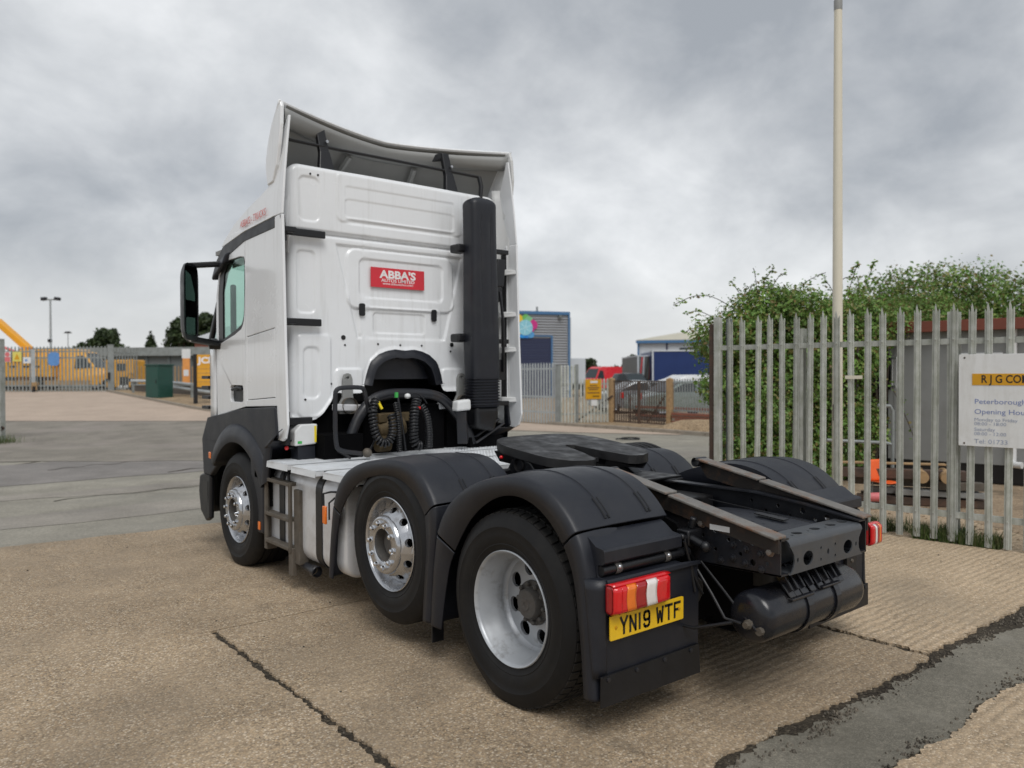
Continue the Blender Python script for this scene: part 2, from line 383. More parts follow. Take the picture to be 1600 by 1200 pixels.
def glass_mat():
    m = bpy.data.materials.new('tinted_glass'); m.use_nodes = True; t = m.node_tree; p = t.nodes['Principled BSDF']
    t.nodes.remove(p); o = t.nodes['Material Output']
    tr = t.nodes.new('ShaderNodeBsdfTransparent'); tr.inputs[0].default_value = (0.74, 0.875, 0.82, 1)
    gl = t.nodes.new('ShaderNodeBsdfGlossy'); gl.inputs['Roughness'].default_value = 0.02; gl.inputs[0].default_value = (0.9, 1, 0.98, 1)
    fr = t.nodes.new('ShaderNodeLayerWeight'); fr.inputs[0].default_value = 0.5
    c = t.nodes.new('ShaderNodeTexCoord'); n = t.nodes.new('ShaderNodeTexNoise'); n.inputs['Scale'].default_value = 3
    t.links.new(c.outputs['Object'], n.inputs['Vector'])
    a = mathn(t, 'ADD', mathn(t, 'MULTIPLY', mathn(t, 'POWER', fr.outputs['Facing'], 5.0), 0.7), mathn(t, 'MULTIPLY', n.outputs[0], 0.05))
    mx_ = t.nodes.new('ShaderNodeMixShader'); t.links.new(a, mx_.inputs[0]); t.links.new(tr.outputs[0], mx_.inputs[1]); t.links.new(gl.outputs[0], mx_.inputs[2])
    t.links.new(mx_.outputs[0], o.inputs[0]); return m
M_glass = glass_mat()

# node-built ground materials -------------------------------------------------
def ground_mat(name, cols, pebble=95.0, pebble_mix=0.75, ridge=0.0, ridge_freq=16.0, patch=(0.75, 1.2), bumpd=0.004, rough=0.9, stain=None, stain_rng=(0.55, 0.7), stain_scale=0.6, spots=False):
    m = bpy.data.materials.new(name); m.use_nodes = True; t = m.node_tree; p = t.nodes['Principled BSDF']; LK = t.links.new
    p.inputs['Roughness'].default_value = rough; p.inputs['Specular IOR Level'].default_value = 0.25
    c = t.nodes.new('ShaderNodeTexCoord'); co = c.outputs['Object']
    def noise_(s, d=5, r=0.6):
        n = t.nodes.new('ShaderNodeTexNoise'); n.inputs['Scale'].default_value = s; n.inputs['Detail'].default_value = d; n.inputs['Roughness'].default_value = r
        LK(co, n.inputs['Vector']); return n.outputs[0]
    def rng(x, a, b, lo, hi):
        r = t.nodes.new('ShaderNodeMapRange'); LK(x, r.inputs[0])
        for i, v in zip((1, 2, 3, 4), (a, b, lo, hi)): r.inputs[i].default_value = v
        return r.outputs[0]
    def mixc(f, a, b, mode='MIX'):
        n = t.nodes.new('ShaderNodeMix'); n.data_type = 'RGBA'; n.blend_type = mode
        for i, v in ((0, f), (6, a), (7, b)):
            if isinstance(v, (int, float)): n.inputs[i].default_value = v
            elif isinstance(v, tuple): n.inputs[i].default_value = (*v, 1)
            else: LK(v, n.inputs[i])
        return n.outputs[2]
    vo = t.nodes.new('ShaderNodeTexVoronoi'); vo.inputs['Scale'].default_value = pebble; LK(co, vo.inputs['Vector'])
    sp = t.nodes.new('ShaderNodeSeparateColor'); LK(vo.outputs['Color'], sp.inputs[0])
    rp = t.nodes.new('ShaderNodeValToRGB'); LK(sp.outputs[0], rp.inputs[0]); E_ = rp.color_ramp.elements
    rp.color_ramp.interpolation = 'CONSTANT'
    E_[0].position = 0; E_[0].color = (*cols[0], 1); E_[1].position = 0.9; E_[1].color = (*cols[-1], 1)
    for i, cc in enumerate(cols[1:-1]):
        e_ = E_.new((i + 1) / (len(cols) - 1) * 0.92); e_.color = (*cc, 1)
    edge = rng(vo.outputs['Distance'], 0.3, 0.7, 1.0, 0.55)
    fine = mixc(1.0, rp.outputs[0], edge, 'MULTIPLY')
    base = tuple(sum(x[i] for x in cols) / len(cols) for i in range(3))
    cover = rng(noise_(2.2, 6, 0.65), 0.35, 0.62, pebble_mix * 0.55, pebble_mix)
    col = mixc(cover, base, fine)
    col = mixc(1.0, col, rng(noise_(0.9, 7, 0.62), 0.3, 0.7, patch[0], patch[1]), 'MULTIPLY')
    col = mixc(1.0, col, rng(noise_(28, 3, 0.6), 0.25, 0.75, 0.82, 1.18), 'MULTIPLY')
    if stain:
        col = mixc(rng(noise_(stain_scale, 7, 0.66), stain_rng[0], stain_rng[1], 0, 0.65), col, stain)
    if spots:       # oil drips and old stains
        mpv = t.nodes.new('ShaderNodeMapping'); LK(co, mpv.inputs[0]); nz = t.nodes.new('ShaderNodeTexNoise'); nz.inputs['Scale'].default_value = 5; LK(co, nz.inputs['Vector'])
        va = t.nodes.new('ShaderNodeVectorMath'); va.operation = 'MULTIPLY_ADD'; LK(nz.outputs['Color'], va.inputs[0]); va.inputs[1].default_value = (.22, .22, 0); LK(co, va.inputs[2])
        v2 = t.nodes.new('ShaderNodeTexVoronoi'); v2.inputs['Scale'].default_value = 2.1; LK(va.outputs[0], v2.inputs['Vector'])
        s2 = t.nodes.new('ShaderNodeSeparateColor'); LK(v2.outputs['Color'], s2.inputs[0])
        sz = rng(s2.outputs[0], .45, 1.0, 0.0, .26); df = mathn(t, 'SUBTRACT', sz, v2.outputs['Distance'])
        col = mixc(mathn(t, 'MULTIPLY', rng(df, 0.0, .10, 0, .42), rng(s2.outputs[1], 0, 1, .2, 1)), col, (0.10, 0.085, 0.065))
    h = mathn(t, 'MULTIPLY', rng(vo.outputs['Distance'], 0.0, 0.6, 1.0, 0.0), cover)
    if ridge:
        mp = t.nodes.new('ShaderNodeMapping'); LK(co, mp.inputs[0])
        wv = t.nodes.new('ShaderNodeTexWave'); wv.bands_direction = 'Y'; wv.inputs['Scale'].default_value = ridge_freq / 6.283 * 1.0
        wv.inputs['Distortion'].default_value = 3.4; wv.inputs['Detail'].default_value = 3; wv.inputs['Detail Scale'].default_value = 1.2
        LK(mp.outputs[0], wv.inputs['Vector'])
        amt = rng(noise_(0.8, 4), 0.38, 0.6, 0.25, 1.0)
        rd = mathn(t, 'MULTIPLY', mathn(t, 'MULTIPLY', wv.outputs['Fac'], amt), ridge)
        h = mathn(t, 'ADD', h, rd)
    LK(col, p.inputs['Base Color'])
    b = t.nodes.new('ShaderNodeBump'); b.inputs['Strength'].default_value = 1.0; b.inputs['Distance'].default_value = bumpd
    LK(h, b.inputs['Height']); LK(b.outputs[0], p.inputs['Normal'])
    return m
TAN0 = [(0.10, 0.075, 0.05), (0.20, 0.15, 0.10), (0.27, 0.205, 0.14), (0.33, 0.24, 0.15), (0.235, 0.19, 0.145), (0.40, 0.32, 0.22), (0.30, 0.21, 0.125), (0.52, 0.45, 0.36)]
TAN = [tuple(min(.8, x * k_) for x, k_ in zip(q_, (1.38, 1.37, 1.34))) for q_ in TAN0]
M_yard = ground_mat('aggregate_concrete', TAN, 98, 0.72, bumpd=0.003, ridge=0.8, ridge_freq=32, stain=(0.225, 0.180, 0.130), stain_rng=(0.48, 0.70), patch=(0.74, 1.20), spots=True)
M_yard2 = ground_mat('ribbed_concrete', [tuple(x * 1.12 for x in c_) for c_ in TAN], 92, 0.5, ridge=1.2, ridge_freq=30, bumpd=0.006, stain=(0.25, 0.205, 0.15), stain_rng=(0.55, 0.75), patch=(0.85, 1.15))
M_asph = ground_mat('old_grey_asphalt', [(0.221, 0.212, 0.177), (0.279, 0.262, 0.218), (0.336, 0.312, 0.257), (0.410, 0.373, 0.310)], 120, 0.5, stain=(0.19, 0.182, 0.162), stain_rng=(0.46, 0.66), stain_scale=0.22, bumpd=0.002, rough=0.8)
M_patchasph = ground_mat('patch_asphalt', [(0.133, 0.127, 0.103), (0.182, 0.170, 0.138), (0.233, 0.215, 0.176), (0.283, 0.253, 0.202)], 130, 0.6, stain=(0.25, 0.235, 0.20), stain_rng=(0.55, 0.72), stain_scale=1.5, bumpd=0.003, rough=0.82)
M_darkasph = ground_mat('dark_asphalt', [(0.184, 0.171, 0.148), (0.223, 0.206, 0.176), (0.263, 0.239, 0.202), (0.311, 0.275, 0.227)], 110, 0.5, stain=(0.29, 0.255, 0.23), stain_rng=(0.5, 0.66), stain_scale=0.35, bumpd=0.002)
M_joint = ground_mat('joint_dirt', [(0.024, 0.019, 0.014), (0.049, 0.039, 0.028), (0.076, 0.063, 0.045), (0.140, 0.118, 0.086)], 70, 0.9, bumpd=0.01)
M_apron = ground_mat('pale_concrete', [(0.403, 0.319, 0.254), (0.436, 0.351, 0.280), (0.468, 0.370, 0.299), (0.507, 0.410, 0.325)], 40, 0.3, bumpd=0.002, patch=(0.9, 1.1))
M_gravel = ground_mat('brown_gravel', [(0.225, 0.158, 0.098), (0.360, 0.255, 0.158), (0.465, 0.352, 0.225), (0.600, 0.450, 0.285)], 38, 0.9, bumpd=0.015, stain=(0.12, 0.10, 0.06), stain_scale=1.0)
M_earth = ground_mat('bare_earth', [(0.240, 0.173, 0.112), (0.330, 0.247, 0.165), (0.420, 0.323, 0.225), (0.510, 0.390, 0.270)], 45, 0.7, bumpd=0.012, stain=(0.10, 0.085, 0.06), stain_scale=1.5)

def leaf_mat(name, cols, rough=0.5):
    m = bpy.data.materials.new(name); m.use_nodes = True; t = m.node_tree; p = t.nodes['Principled BSDF']; LK = t.links.new
    g = t.nodes.new('ShaderNodeNewGeometry'); rp = t.nodes.new('ShaderNodeValToRGB'); LK(g.outputs['Random Per Island'], rp.inputs[0])
    E_ = rp.color_ramp.elements; E_[0].color = (*cols[0], 1); E_[1].color = (*cols[-1], 1)
    for i, c in enumerate(cols[1:-1]):
        e_ = E_.new((i + 1) / (len(cols) - 1)); e_.color = (*c, 1)
    c = t.nodes.new('ShaderNodeTexCoord'); n = t.nodes.new('ShaderNodeTexNoise'); n.inputs['Scale'].default_value = 1.6; LK(c.outputs['Object'], n.inputs['Vector'])
    mr = t.nodes.new('ShaderNodeMapRange'); mr.inputs[1].default_value = 0.3; mr.inputs[2].default_value = 0.7; mr.inputs[3].default_value = 0.65; mr.inputs[4].default_value = 1.35
    LK(n.outputs[0], mr.inputs[0])
    mu = t.nodes.new('ShaderNodeMix'); mu.data_type = 'RGBA'; mu.blend_type = 'MULTIPLY'; mu.inputs[0].default_value = 1
    LK(rp.outputs[0], mu.inputs[6]); LK(mr.outputs[0], mu.inputs[7]); LK(mu.outputs[2], p.inputs['Base Color'])
    p.inputs['Roughness'].default_value = rough
    tr = t.nodes.new('ShaderNodeBsdfTranslucent'); LK(mu.outputs[2], tr.inputs[0])
    ms = t.nodes.new('ShaderNodeMixShader'); ms.inputs[0].default_value = 0.25
    LK(p.outputs[0], ms.inputs[1]); LK(tr.outputs[0], ms.inputs[2]); LK(ms.outputs[0], t.nodes['Material Output'].inputs[0])
    return m
M_leaf = leaf_mat('bramble_leaf', [(0.075, 0.153, 0.026), (0.127, 0.248, 0.045), (0.179, 0.316, 0.060), (0.111, 0.196, 0.037), (0.224, 0.360, 0.079), (0.224, 0.145, 0.060), (0.254, 0.341, 0.099)])
M_leafd = leaf_mat('tree_leaf', [(0.020, 0.036, 0.012), (0.034, 0.058, 0.018), (0.048, 0.075, 0.024), (0.060, 0.080, 0.030)])
M_grass = leaf_mat('grass_blade', [(0.045, 0.085, 0.018), (0.075, 0.125, 0.03), (0.11, 0.15, 0.05), (0.15, 0.14, 0.07)])
M_bark = mat('bark', (0.055, 0.042, 0.03), 0.9, var=0.3, vscale=12)

# ------------------------------------------------------------------ placing by real distance from the camera
SY, CYw = sin(YAW), cos(YAW)
HZ = 584.0
def P(px, d, z=0.0):
    l = (px - 800) / FPX * d
    return Vector((CX + d * SY + l * CYw, CY + d * CYw - l * SY, z))
def Zp(py, d): return CZ - (py - HZ) * d / FPX
def dl(x, y):
    dx, dy = x - CX, y - CY
    return dx * SY + dy * CYw, dx * CYw - dy * SY
def gz(x, y):
    d, l = dl(x, y)
    return 0.85 * min(1, max(0, (d - 19) / 21)) * (1 - sst(-8.5, -1.5, l)) if d > 19 else 0.0
def hgt(px, d):
    p = P(px, d); return gz(p.x, p.y)
def G(px, d): p = P(px, d); return Vector((p.x, p.y, gz(p.x, p.y)))
BR = -YAW            # z rotation that makes local x run across the picture, local y away from it

# ------------------------------------------------------------------ ground
def ticks(a, b, s): 
    n = int(round((b - a) / s)); return [a + (b - a) * i / n for i in range(n + 1)]
ls = [-3500, -1200, -400, -150, -80] + ticks(-50, 50, 1.0) + [80, 150, 400, 1200, 3500]
ds = [-400, -100, -30] + ticks(-12, 70, 1.0) + [100, 200, 500, 1500, 5000]
b = MB(); V = []
for d in ds:
    for l in ls:
        x = CX + d * SY + l * CYw; y = CY + d * CYw - l * SY
        near = (y < 7.0 and x < 12)
        V.append((x, y, gz(x, y) - 0.03))
nl = len(ls)
b.add(V, [(i * nl + j, i * nl + j + 1, (i + 1) * nl + j + 1, (i + 1) * nl + j) for i in range(len(ds) - 1) for j in range(nl - 1)])
ground = b.build('ground', M_earth, smooth=60); ground['kind'] = 'structure'

def sheet(name, pl, off, m, n=40, mm=20):
    """quad sheet between two polylines (lists of world xy), laid on the terrain"""
    def at_(pll, t):
        k = min(len(pll) - 2, int(t * (len(pll) - 1))); f = t * (len(pll) - 1) - k
        return Vector(pll[k][:2]).lerp(Vector(pll[k + 1][:2]), f)
    A, B = pl
    def fn(u, v):
        p = at_(A, u).lerp(at_(B, u), v); return (p.x, p.y, gz(p.x, p.y) + off)
    o = MB().grid(n, mm, fn).build(name, m, smooth=60); o['kind'] = 'structure'; return o
def wob(a, b, n, amp, seed, s=1.0):
    a = Vector(a); b = Vector(b); out = []; nrm = Vector((-(b - a).y, (b - a).x)).normalized()
    for i in range(n + 1):
        p = a.lerp(b, i / n); q = p + nrm * amp * (noise.noise(Vector((p.x * s, p.y * s, seed))) + 0.5 * noise.noise(Vector((p.x * s * 3.1, p.y * s * 3.1, seed + 5))))
        out.append((q.x, q.y))
    return out

# the public road: one sheet of worn grey asphalt from the yard's edge to the far kerbs
road = sheet('road', ([(-60, 6.3), (-20, 6.15), (9.2, 5.0), (13.6, -4), (14, -40)], [(-60, 60), (-20, 60), (13.62, 60), (13.62, 10), (13.62, -40)]), -0.008, M_asph, 90, 70)
M_asph2 = ground_mat('pale_worn_asphalt', [(0.242, 0.224, 0.192), (0.277, 0.254, 0.220), (0.313, 0.284, 0.244), (0.349, 0.317, 0.272)], 120, 0.45, stain=(0.23, 0.215, 0.195), stain_rng=(0.48, 0.7), stain_scale=0.35, bumpd=0.002, rough=0.8)
M_asph3 = ground_mat('brown_worn_asphalt', [(0.19, 0.175, 0.165), (0.225, 0.205, 0.19), (0.25, 0.235, 0.215), (0.29, 0.27, 0.25)], 120, 0.45, stain=(0.16, 0.15, 0.14), stain_rng=(0.48, 0.7), stain_scale=0.5, bumpd=0.002, rough=0.8)
sheet('road_patch', (wob((-22, 7.5), (9.4, 6.9), 120, .34, 31, .5), wob((-22, 8.5), (10.4, 7.7), 120, .42, 32, .4)), -0.004, M_asph2, 80, 6)
sheet('road_patch', (wob((-22, 9.9), (10.6, 9.1), 120, .40, 33, .5), wob((-22, 10.6), (11.2, 9.7), 120, .42, 34, .4)), -0.004, M_asph2, 80, 6)
sheet('road_patch', (wob((-4.2, 11.2), (3.2, 11.0), 80, .14, 35, .7), wob((-3.6, 14.4), (3.0, 14.6), 80, .22, 36, .7)), -0.003, M_asph3, 60, 14)
cr = MB()
for A_, B_, sd, w in (((-6, 10.9), (-2.6, 10.7), 41, .05), ((-3.8, 14.5), (1.6, 14.9), 42, .08), ((.2, 11.2), (2.2, 11.6), 43, .09), ((-1.4, 13.1), (.4, 13.5), 44, .05), ((-1.9, 9.0), (.2, 9.2), 45, .03)):
    pa = wob(A_, B_, 120, .42, sd, .9); V_ = []
    for i_, p_ in enumerate(pa):
        ww = w * max(0.02, .35 + 1.1 * noise.noise(Vector((p_[0] * 1.3, sd, 0))))
        V_ += [(p_[0], p_[1] - ww, -.001), (p_[0], p_[1] + ww, -.001)]
    cr.add(V_, [(2 * i_, 2 * i_ + 2, 2 * i_ + 3, 2 * i_ + 1) for i_ in range(len(pa) - 1)])
o = cr.build('road_cracks', M_joint, smooth=0); o['kind'] = 'structure'
# darker resurfaced band in front of the far gateway
dk = sheet('road_patch', (wob(P(-300, 15.4).xy, P(470, 15.2).xy, 60, .22, 3, .6), wob(P(-300, 25.2).xy, P(470, 25.0).xy, 60, .08, 4)), 0.003, M_darkasph, 60, 30)
# concrete gateway apron rising to the far gate
kerbA, kerbB, kerbC = P(168, 40), P(300, 29.4), P(430, 24.6)
def kerb_at(t):
    return (kerbA.lerp(kerbB, t / .62) if t < .62 else kerbB.lerp(kerbC, (t - .62) / .38))
ap = sheet('gateway_apron', ([P(-160, 40.6 - 15.6 * t).xy for t in [i / 20 for i in range(21)]], [kerb_at(i / 20).xy for i in range(21)]), 0.010, M_apron, 60, 60)
gs = sheet('gravel_strip', ([kerb_at(i / 20).xy for i in range(21)], [(kerb_at(i / 20) + Vector((4.2, 2.4, 0))).xy for i in range(21)]), 0.075, M_gravel, 60, 12)
kb = MB()
ks = [kerb_at(i / 40) for i in range(41)]
for a, c in zip(ks, ks[1:]):
    kb.bar((a.x, a.y, gz(a.x, a.y) + .045), (c.x, c.y, gz(c.x, c.y) + .045), .13, .11)
kerb1 = kb.build('kerb', M_conc, smooth=0); kerb1['kind'] = 'structure'
# right-hand drive apron and pavement
da = sheet('drive_apron', ([(9.0, 21.0), (10.6, 16.2), (11.8, 13.2), (13.3, 10.6)], [(13.58, 21.0), (13.58, 16.2), (13.58, 13.4), (13.58, 10.6)]), 0.004, M_apron, 30, 12)
pv = sheet('pavement', ([(13.72, 16.1), (13.72, 9), (13.72, 0)], [(17.5, 16.1), (17.5, 9), (17.5, 0)]), 0.06, M_gravel, 40, 14)
kroot = bpy.data.objects.new('kerb_line', None); COL.objects.link(kroot); kroot['kind'] = 'structure'
kme = MB().box(-.065, .065, .005, .905, -.1, .105).mesh('kerb_stone', M_conc, 0)
for i in range(12):
    o = link('kerb_stone', kme, kroot, bevel=.01, segs=1); o.location = (13.65 + random.uniform(-.006, .006), 5.3 + i * .915, random.uniform(-.006, .004))
# lower end of the yard behind the side fence
ye = sheet('back_yard', ([(4.8, -1.3), (9.6, 6.3), (12, 6)], [(14, -6), (16, 4), (16, 6)]), 0.004, M_earth, 24, 24)

# the concrete yard: cast slabs with open joints
yard = bpy.data.objects.new('yard', None); COL.objects.link(yard); yard['kind'] = 'structure'
jb = MB().box(-30, 9.4, -12, 6.0, -.06, -.014)
o = jb.build('joint_fill', M_joint, yard, smooth=0)
def jag(a, c, step, amp, seed, big=0.0):
    a = Vector(a); c = Vector(c); n = max(2, int((c - a).length / step)); d = (c - a).normalized(); nr = Vector((-d.y, d.x)); out = []
    for i in range(n):
        p = a.lerp(c, i / n); q = Vector((p.x, p.y, seed))
        w = amp * (noise.noise(q * 9) + .7 * noise.noise(q * 31) + .45 * noise.noise(q * 80)) + big * noise.noise(q * 1.7)
        if 0 < i: p = p + nr * w
        out.append((p.x, p.y))
    return out
def slab(loops, m, z=0.0):
    P_ = [q for l in loops for q in l]
    return MB().plate(P_, [], .10, lambda x, y, w: (x, y, z - w)).build('concrete_slab', m, yard, smooth=0)
JX0, JX1, AY0, AY1, YE = -2.03, 1.15, -1.07, -1.60, 6.0
def yedge(x): return 5.97 - .035 * (x + 1)
# left field, running on behind the first cross joint
slab([jag((JX0 - .026, -12), (JX0 - .022, 2.13), .012, .022, 1), jag((JX0 - .018, 2.13), (JX0 - .10, 2.145), .02, .004, 2), jag((JX0 - .10, 2.146), (JX1, 2.146), .03, .004, 9), jag((JX1, 2.146), (JX1, yedge(JX1)), .06, .003, 10),
      jag((JX1, yedge(JX1)), (-30, yedge(-30)), .1, .05, 3, .06), [(-30, -12)]], M_yard)
# middle slabs
slab([jag((JX0 + .018, AY0), (JX1 - .02, AY0), .015, .030, 5, .075), jag((JX1 - .026, AY0), (JX1 - .026, 2.13), .012, .022, 6),
      jag((JX1 - .02, 2.13), (JX0 + .018, 2.13), .03, .004, 7), jag((JX0 + .022, 2.13), (JX0 + .026, AY0), .012, .024, 8)], M_yard)
slab([jag((JX1 + .025, AY0), (9.35, AY0 - .1), .015, .030, 12, .075), jag((9.35, AY0 - .1), (9.35, yedge(9.3)), .3, .01, 13),
      jag((9.35, yedge(9.35)), (JX1 + .025, yedge(JX1)), .12, .05, 3, .06), jag((JX1 + .03, yedge(JX1)), (JX1 + .03, AY0), .012, .022, 14)], M_yard2, .001)
slab([[(-2.012, -12)], jag((9.35, -12), (9.35, AY1), .5, .01, 15), jag((9.35, AY1), (JX0 + .018, AY1 + .02), .015, .028, 16, .085), ], M_yard2)
# asphalt fill of the old trench, slightly sunk, ragged and broken along its rims
pr = jag((JX0 + .02, AY1 + .05), (9.3, AY1 + .04), .02, .03, 21, .09) + jag((9.3, AY0 - .16), (JX0 + .02, AY0 - .05), .02, .045, 22, .10)
o = MB().plate(pr, [], .05, lambda x, y, w: (x, y, -.010 - w)).build('trench_asphalt', M_patchasph, yard, smooth=0)
# loose crumbs broken from the trench rims
b = MB()
for k in range(2000):
    x = random.uniform(-1.6, 3.2); side = random.random() < .6
    y0 = (AY0 - .09 + .075 * noise.noise(Vector((x * 1.7, AY0 * 1.7, 5)))) if side else (AY1 + .06)
    dens = noise.noise(Vector((x * 2.3, 3.3, 7 if side else 2)))
    if dens < -.05 and random.random() < .8: continue
    y = y0 + random.gauss(0, .028); s = random.uniform(.002, .009) * (1.8 if random.random() < .06 else 1)
    z = -.006; c = (x, y, z + s * .4); a = random.uniform(0, pi)
    q = [(c[0] + s * cos(a + i * pi / 2) * random.uniform(.7, 1.2), c[1] + s * sin(a + i * pi / 2) * random.uniform(.7, 1.2), z - .004) for i in range(4)]
    t_ = [((p[0] - c[0]) * .55 + c[0], (p[1] - c[1]) * .55 + c[1], z + s * random.uniform(.4, 1.0)) for p in q]
    b.hexa(q + t_)
M_crumb = ground_mat('crumb_stone', [(0.09, 0.08, 0.065), (0.15, 0.13, 0.105), (0.20, 0.175, 0.14), (0.28, 0.24, 0.185)], 60, 1.0, bumpd=0.004)
o = b.build('crumbs', M_crumb, yard, smooth=0, kind='stuff', recalc=False)

# ================================================================== THE LORRY
T = thing('tractor_unit', 'white three-axle lorry tractor unit with dark grey mudguards, standing on the concrete yard', 'lorry')
def YZ(X, sgn=1):           # plate in the (y,z) plane, thickness growing inwards
    return lambda y, z, w: (X - sgn * w * (1 if X > 0 else -1), y, z)
def XZ(Y): return lambda x, z, w: (x, Y + w, z)
def XY(Z): return lambda x, y, w: (x, y, Z - w)

# ---------------------------------------------------------------- wheels
def tyre(mb, x0, wdt, R0=.507, blocks=False):
    k = wdt
    grooves = [.22, .41, .59, .78]
    prof = [(.282, x0 + .012), (.292, x0 - .004), (.315, x0 - .012), (.330, x0 - .021), (.334, x0 - .0195), (.352, x0 - .027), (.385, x0 - .031), (.415, x0 - .028), (.419, x0 - .030), (.445, x0 - .022), (.470, x0 - .008), (.488, x0 + .002), (R0 - .008, x0 + .016)]
    rt = R0 - (.012 if blocks else 0)
    if blocks: prof = prof[:-1] + [(R0 - .016, x0 + .012)]
    prof.append((rt, x0 + .03))
    for g in grooves:
        c = x0 + k * g
        if not blocks: prof += [(R0, c - .009), (R0 - .013, c - .006), (R0 - .013, c + .006), (R0, c + .009)]
    prof += [(rt, x0 + k - .03), (R0 - .012, x0 + k - .015), (.465, x0 + k + .008), (.385, x0 + k + .03), (.292, x0 + k), (.282, x0 + k - .012)]
    mb.lathe(prof, n=96)
def tread_blocks(x0, wdt, R0=.507, n=58):
    mb = MB(); rows = [(0.006, .052, 0), (.060, .108, .5), (.116, .172, .1), (.180, .228, .6), (.236, wdt - .006, .2)]
    for j, (a, c, ph) in enumerate(rows):
        for i in range(n):
            t0 = 2 * pi * (i + ph) / n; dt = 2 * pi / n * .78; sk = .012 * (1 if j % 2 else -1)
            pts = []
            ro = R0 if 0 < j < 4 else R0 - .003
            for rr in (R0 - .016, ro):
                for (xx, tt) in ((a, t0), (c, t0 + sk), (c, t0 + dt + sk), (a, t0 + dt)):
                    r_ = rr - (.010 if (j == 0 and xx == a) or (j == 4 and xx == c) else 0)
                    pts.append((x0 + xx, r_ * cos(tt), r_ * sin(tt)))
            mb.hexa(pts)
    return mb
def disc_with_holes(mb, ro, xo, ri, xi, n, hr, hpos=.5, ph=0, lip=.018):
    """conical wheel disc in n sectors, each with a real hand hole"""
    for k in range(n):
        a0 = 2 * pi * (k + ph) / n; a1 = 2 * pi * (k + 1 + ph) / n; am = (a0 + a1) / 2; rm = ri + (ro - ri) * hpos
        sl = math.hypot(ro - ri, xo - xi)
        outer = [(a0 + (a1 - a0) * i / 8, 0.0) for i in range(9)] + [(a1, .5)] + [(a1 - (a1 - a0) * i / 8, 1.0) for i in range(9)] + [(a0, .5)]
        hole = [(am + hr / rm * cos(2 * pi * i / 18), hpos + hr / sl * sin(2 * pi * i / 18)) for i in range(18)]
        def fn(a, s, w):
            r = ri + (ro - ri) * s; x = xi + (xo - xi) * s + w; return (x, r * cos(a), r * sin(a))
        mb.plate(outer, [hole], lip, fn)
def squash(mb, zc):
    out = []
    for (x, y, z) in mb.v:
        k = sst(-.36, -zc, z) if abs(y) < .30 else 0
        if k: x += (-.020 if x < .16 else (.012 if x > .25 else 0)) * k * (1 - sst(.10, .28, abs(y)))
        out.append((x, y, max(z, -zc + .0015)))
    mb.v = out
def make_wheel(kind):
    w = None
    rm = MB()
    if kind == 'rear':
        # twin tyres; the outer rim is dished deep
        rm.lathe([(.2855, .02), (.2985, -.004), (.2985, -.012), (.294, -.016), (.286, -.010), (.281, .004), (.279, .018), (.268, .040), (.264, .075), (.252, .095), (.250, .140), (.256, .146), (.254, .160), (.240, .176)], n=72)
        disc_with_holes(rm, .241, .176, .120, .168, 8, .041, .50, .15)
        rm.lathe([(.120, .168), (.118, .160), (.08, .160)], n=48)
        o = rm.build('wheel', M_silver, T, smooth=40)
        hb = MB(); hb.lathe([(.119, .168), (.117, .152), (.083, .148), (.079, .116), (.072, .106), (.050, .102), (.034, .099), (.030, .094), (.012, .094), (.010, .098), (0.001, .098)], n=40)
        hb.build('hub', M_hub, o, smooth=35)
        ty = MB(); tyre(ty, 0.0, .285, blocks=True); tyre(ty, .335, .285, blocks=True); squash(ty, .492); ty.build('tyre', M_tyre, o, smooth=38)
        tb = tread_blocks(0.0, .285); q = tread_blocks(.335, .285); tb.add(q.v, q.f)
        squash(tb, .492); tb.build('tread', M_tread, o, smooth=0, kind='stuff')
        br = MB(); br.lathe([(.215, .24), (.215, .40)], n=32); br.lathe([(.001, .24), (.21, .24)], n=32); br.build('brake_drum', M_ink, o, smooth=35)
        nr, nx, nl, nm, nn = .1005, .154, .030, M_hub, 10
        n_r = .0135
    else:
        wd = .36 if kind == 'front' else .34
        rm.lathe([(.2855, .02), (.2985, -.004), (.2985, -.012), (.294, -.016), (.286, -.008), (.281, .006), (.272, .030), (.264, .052), (.258, .060)], n=72)
        disc_with_holes(rm, .259, .058, .186, -.038, 10, .027, .44, .2)
        rm.lathe([(.186, -.038), (.182, -.052), (.174, -.060), (.166, -.061), (.110, -.061), (.104, -.056), (.103, -.02)], n=60)
        o = rm.build('wheel', M_alloy, T, smooth=40)
        hb = MB(); hb.lathe([(.104, -.045), (.100, -.020), (.098, .010), (.070, .014), (.066, -.006), (.040, -.010), (.001, -.010)], n=36)
        hb.build('hub', M_hub, o, smooth=35)
        ty = MB(); tyre(ty, 0.0, wd); squash(ty, .492) if kind == 'front' else None; ty.build('tyre', M_tyre, o, smooth=38)
        br = MB(); br.lathe([(.22, .075), (.22, .26)], n=32); br.lathe([(.001, .074), (.22, .074)], n=32); br.build('brake_drum', M_ink, o, smooth=35)
        nr, nx, nl, nm, nn = .1385, -.060, .030, M_chrome, 10
        n_r = .0155
    nut = MB(); nut.lathe([(n_r * 1.25, 0), (n_r * 1.25, -.006), (n_r, -.008), (n_r * .95, -nl * .8), (n_r * .5, -nl), (.001, -nl)], n=10 if kind != 'rear' else 6)
    nme = nut.mesh('wheel_nut', nm, 30)
    for i in range(nn):
        a = 2 * pi * i / nn + .1; c = link('wheel_nut', nme, o); c.location = (nx, nr * cos(a), nr * sin(a))
    return o
RZ, LIFT, MY, FY = .492, .131, 1.204, 3.854
wr = make_wheel('rear'); wr.location = (-1.220, 0, RZ); pass
wm = make_wheel('mid'); wm.location = (-1.222, MY, RZ + LIFT); pass
wf = make_wheel('front'); wf.location = (-1.228, FY, RZ); pass
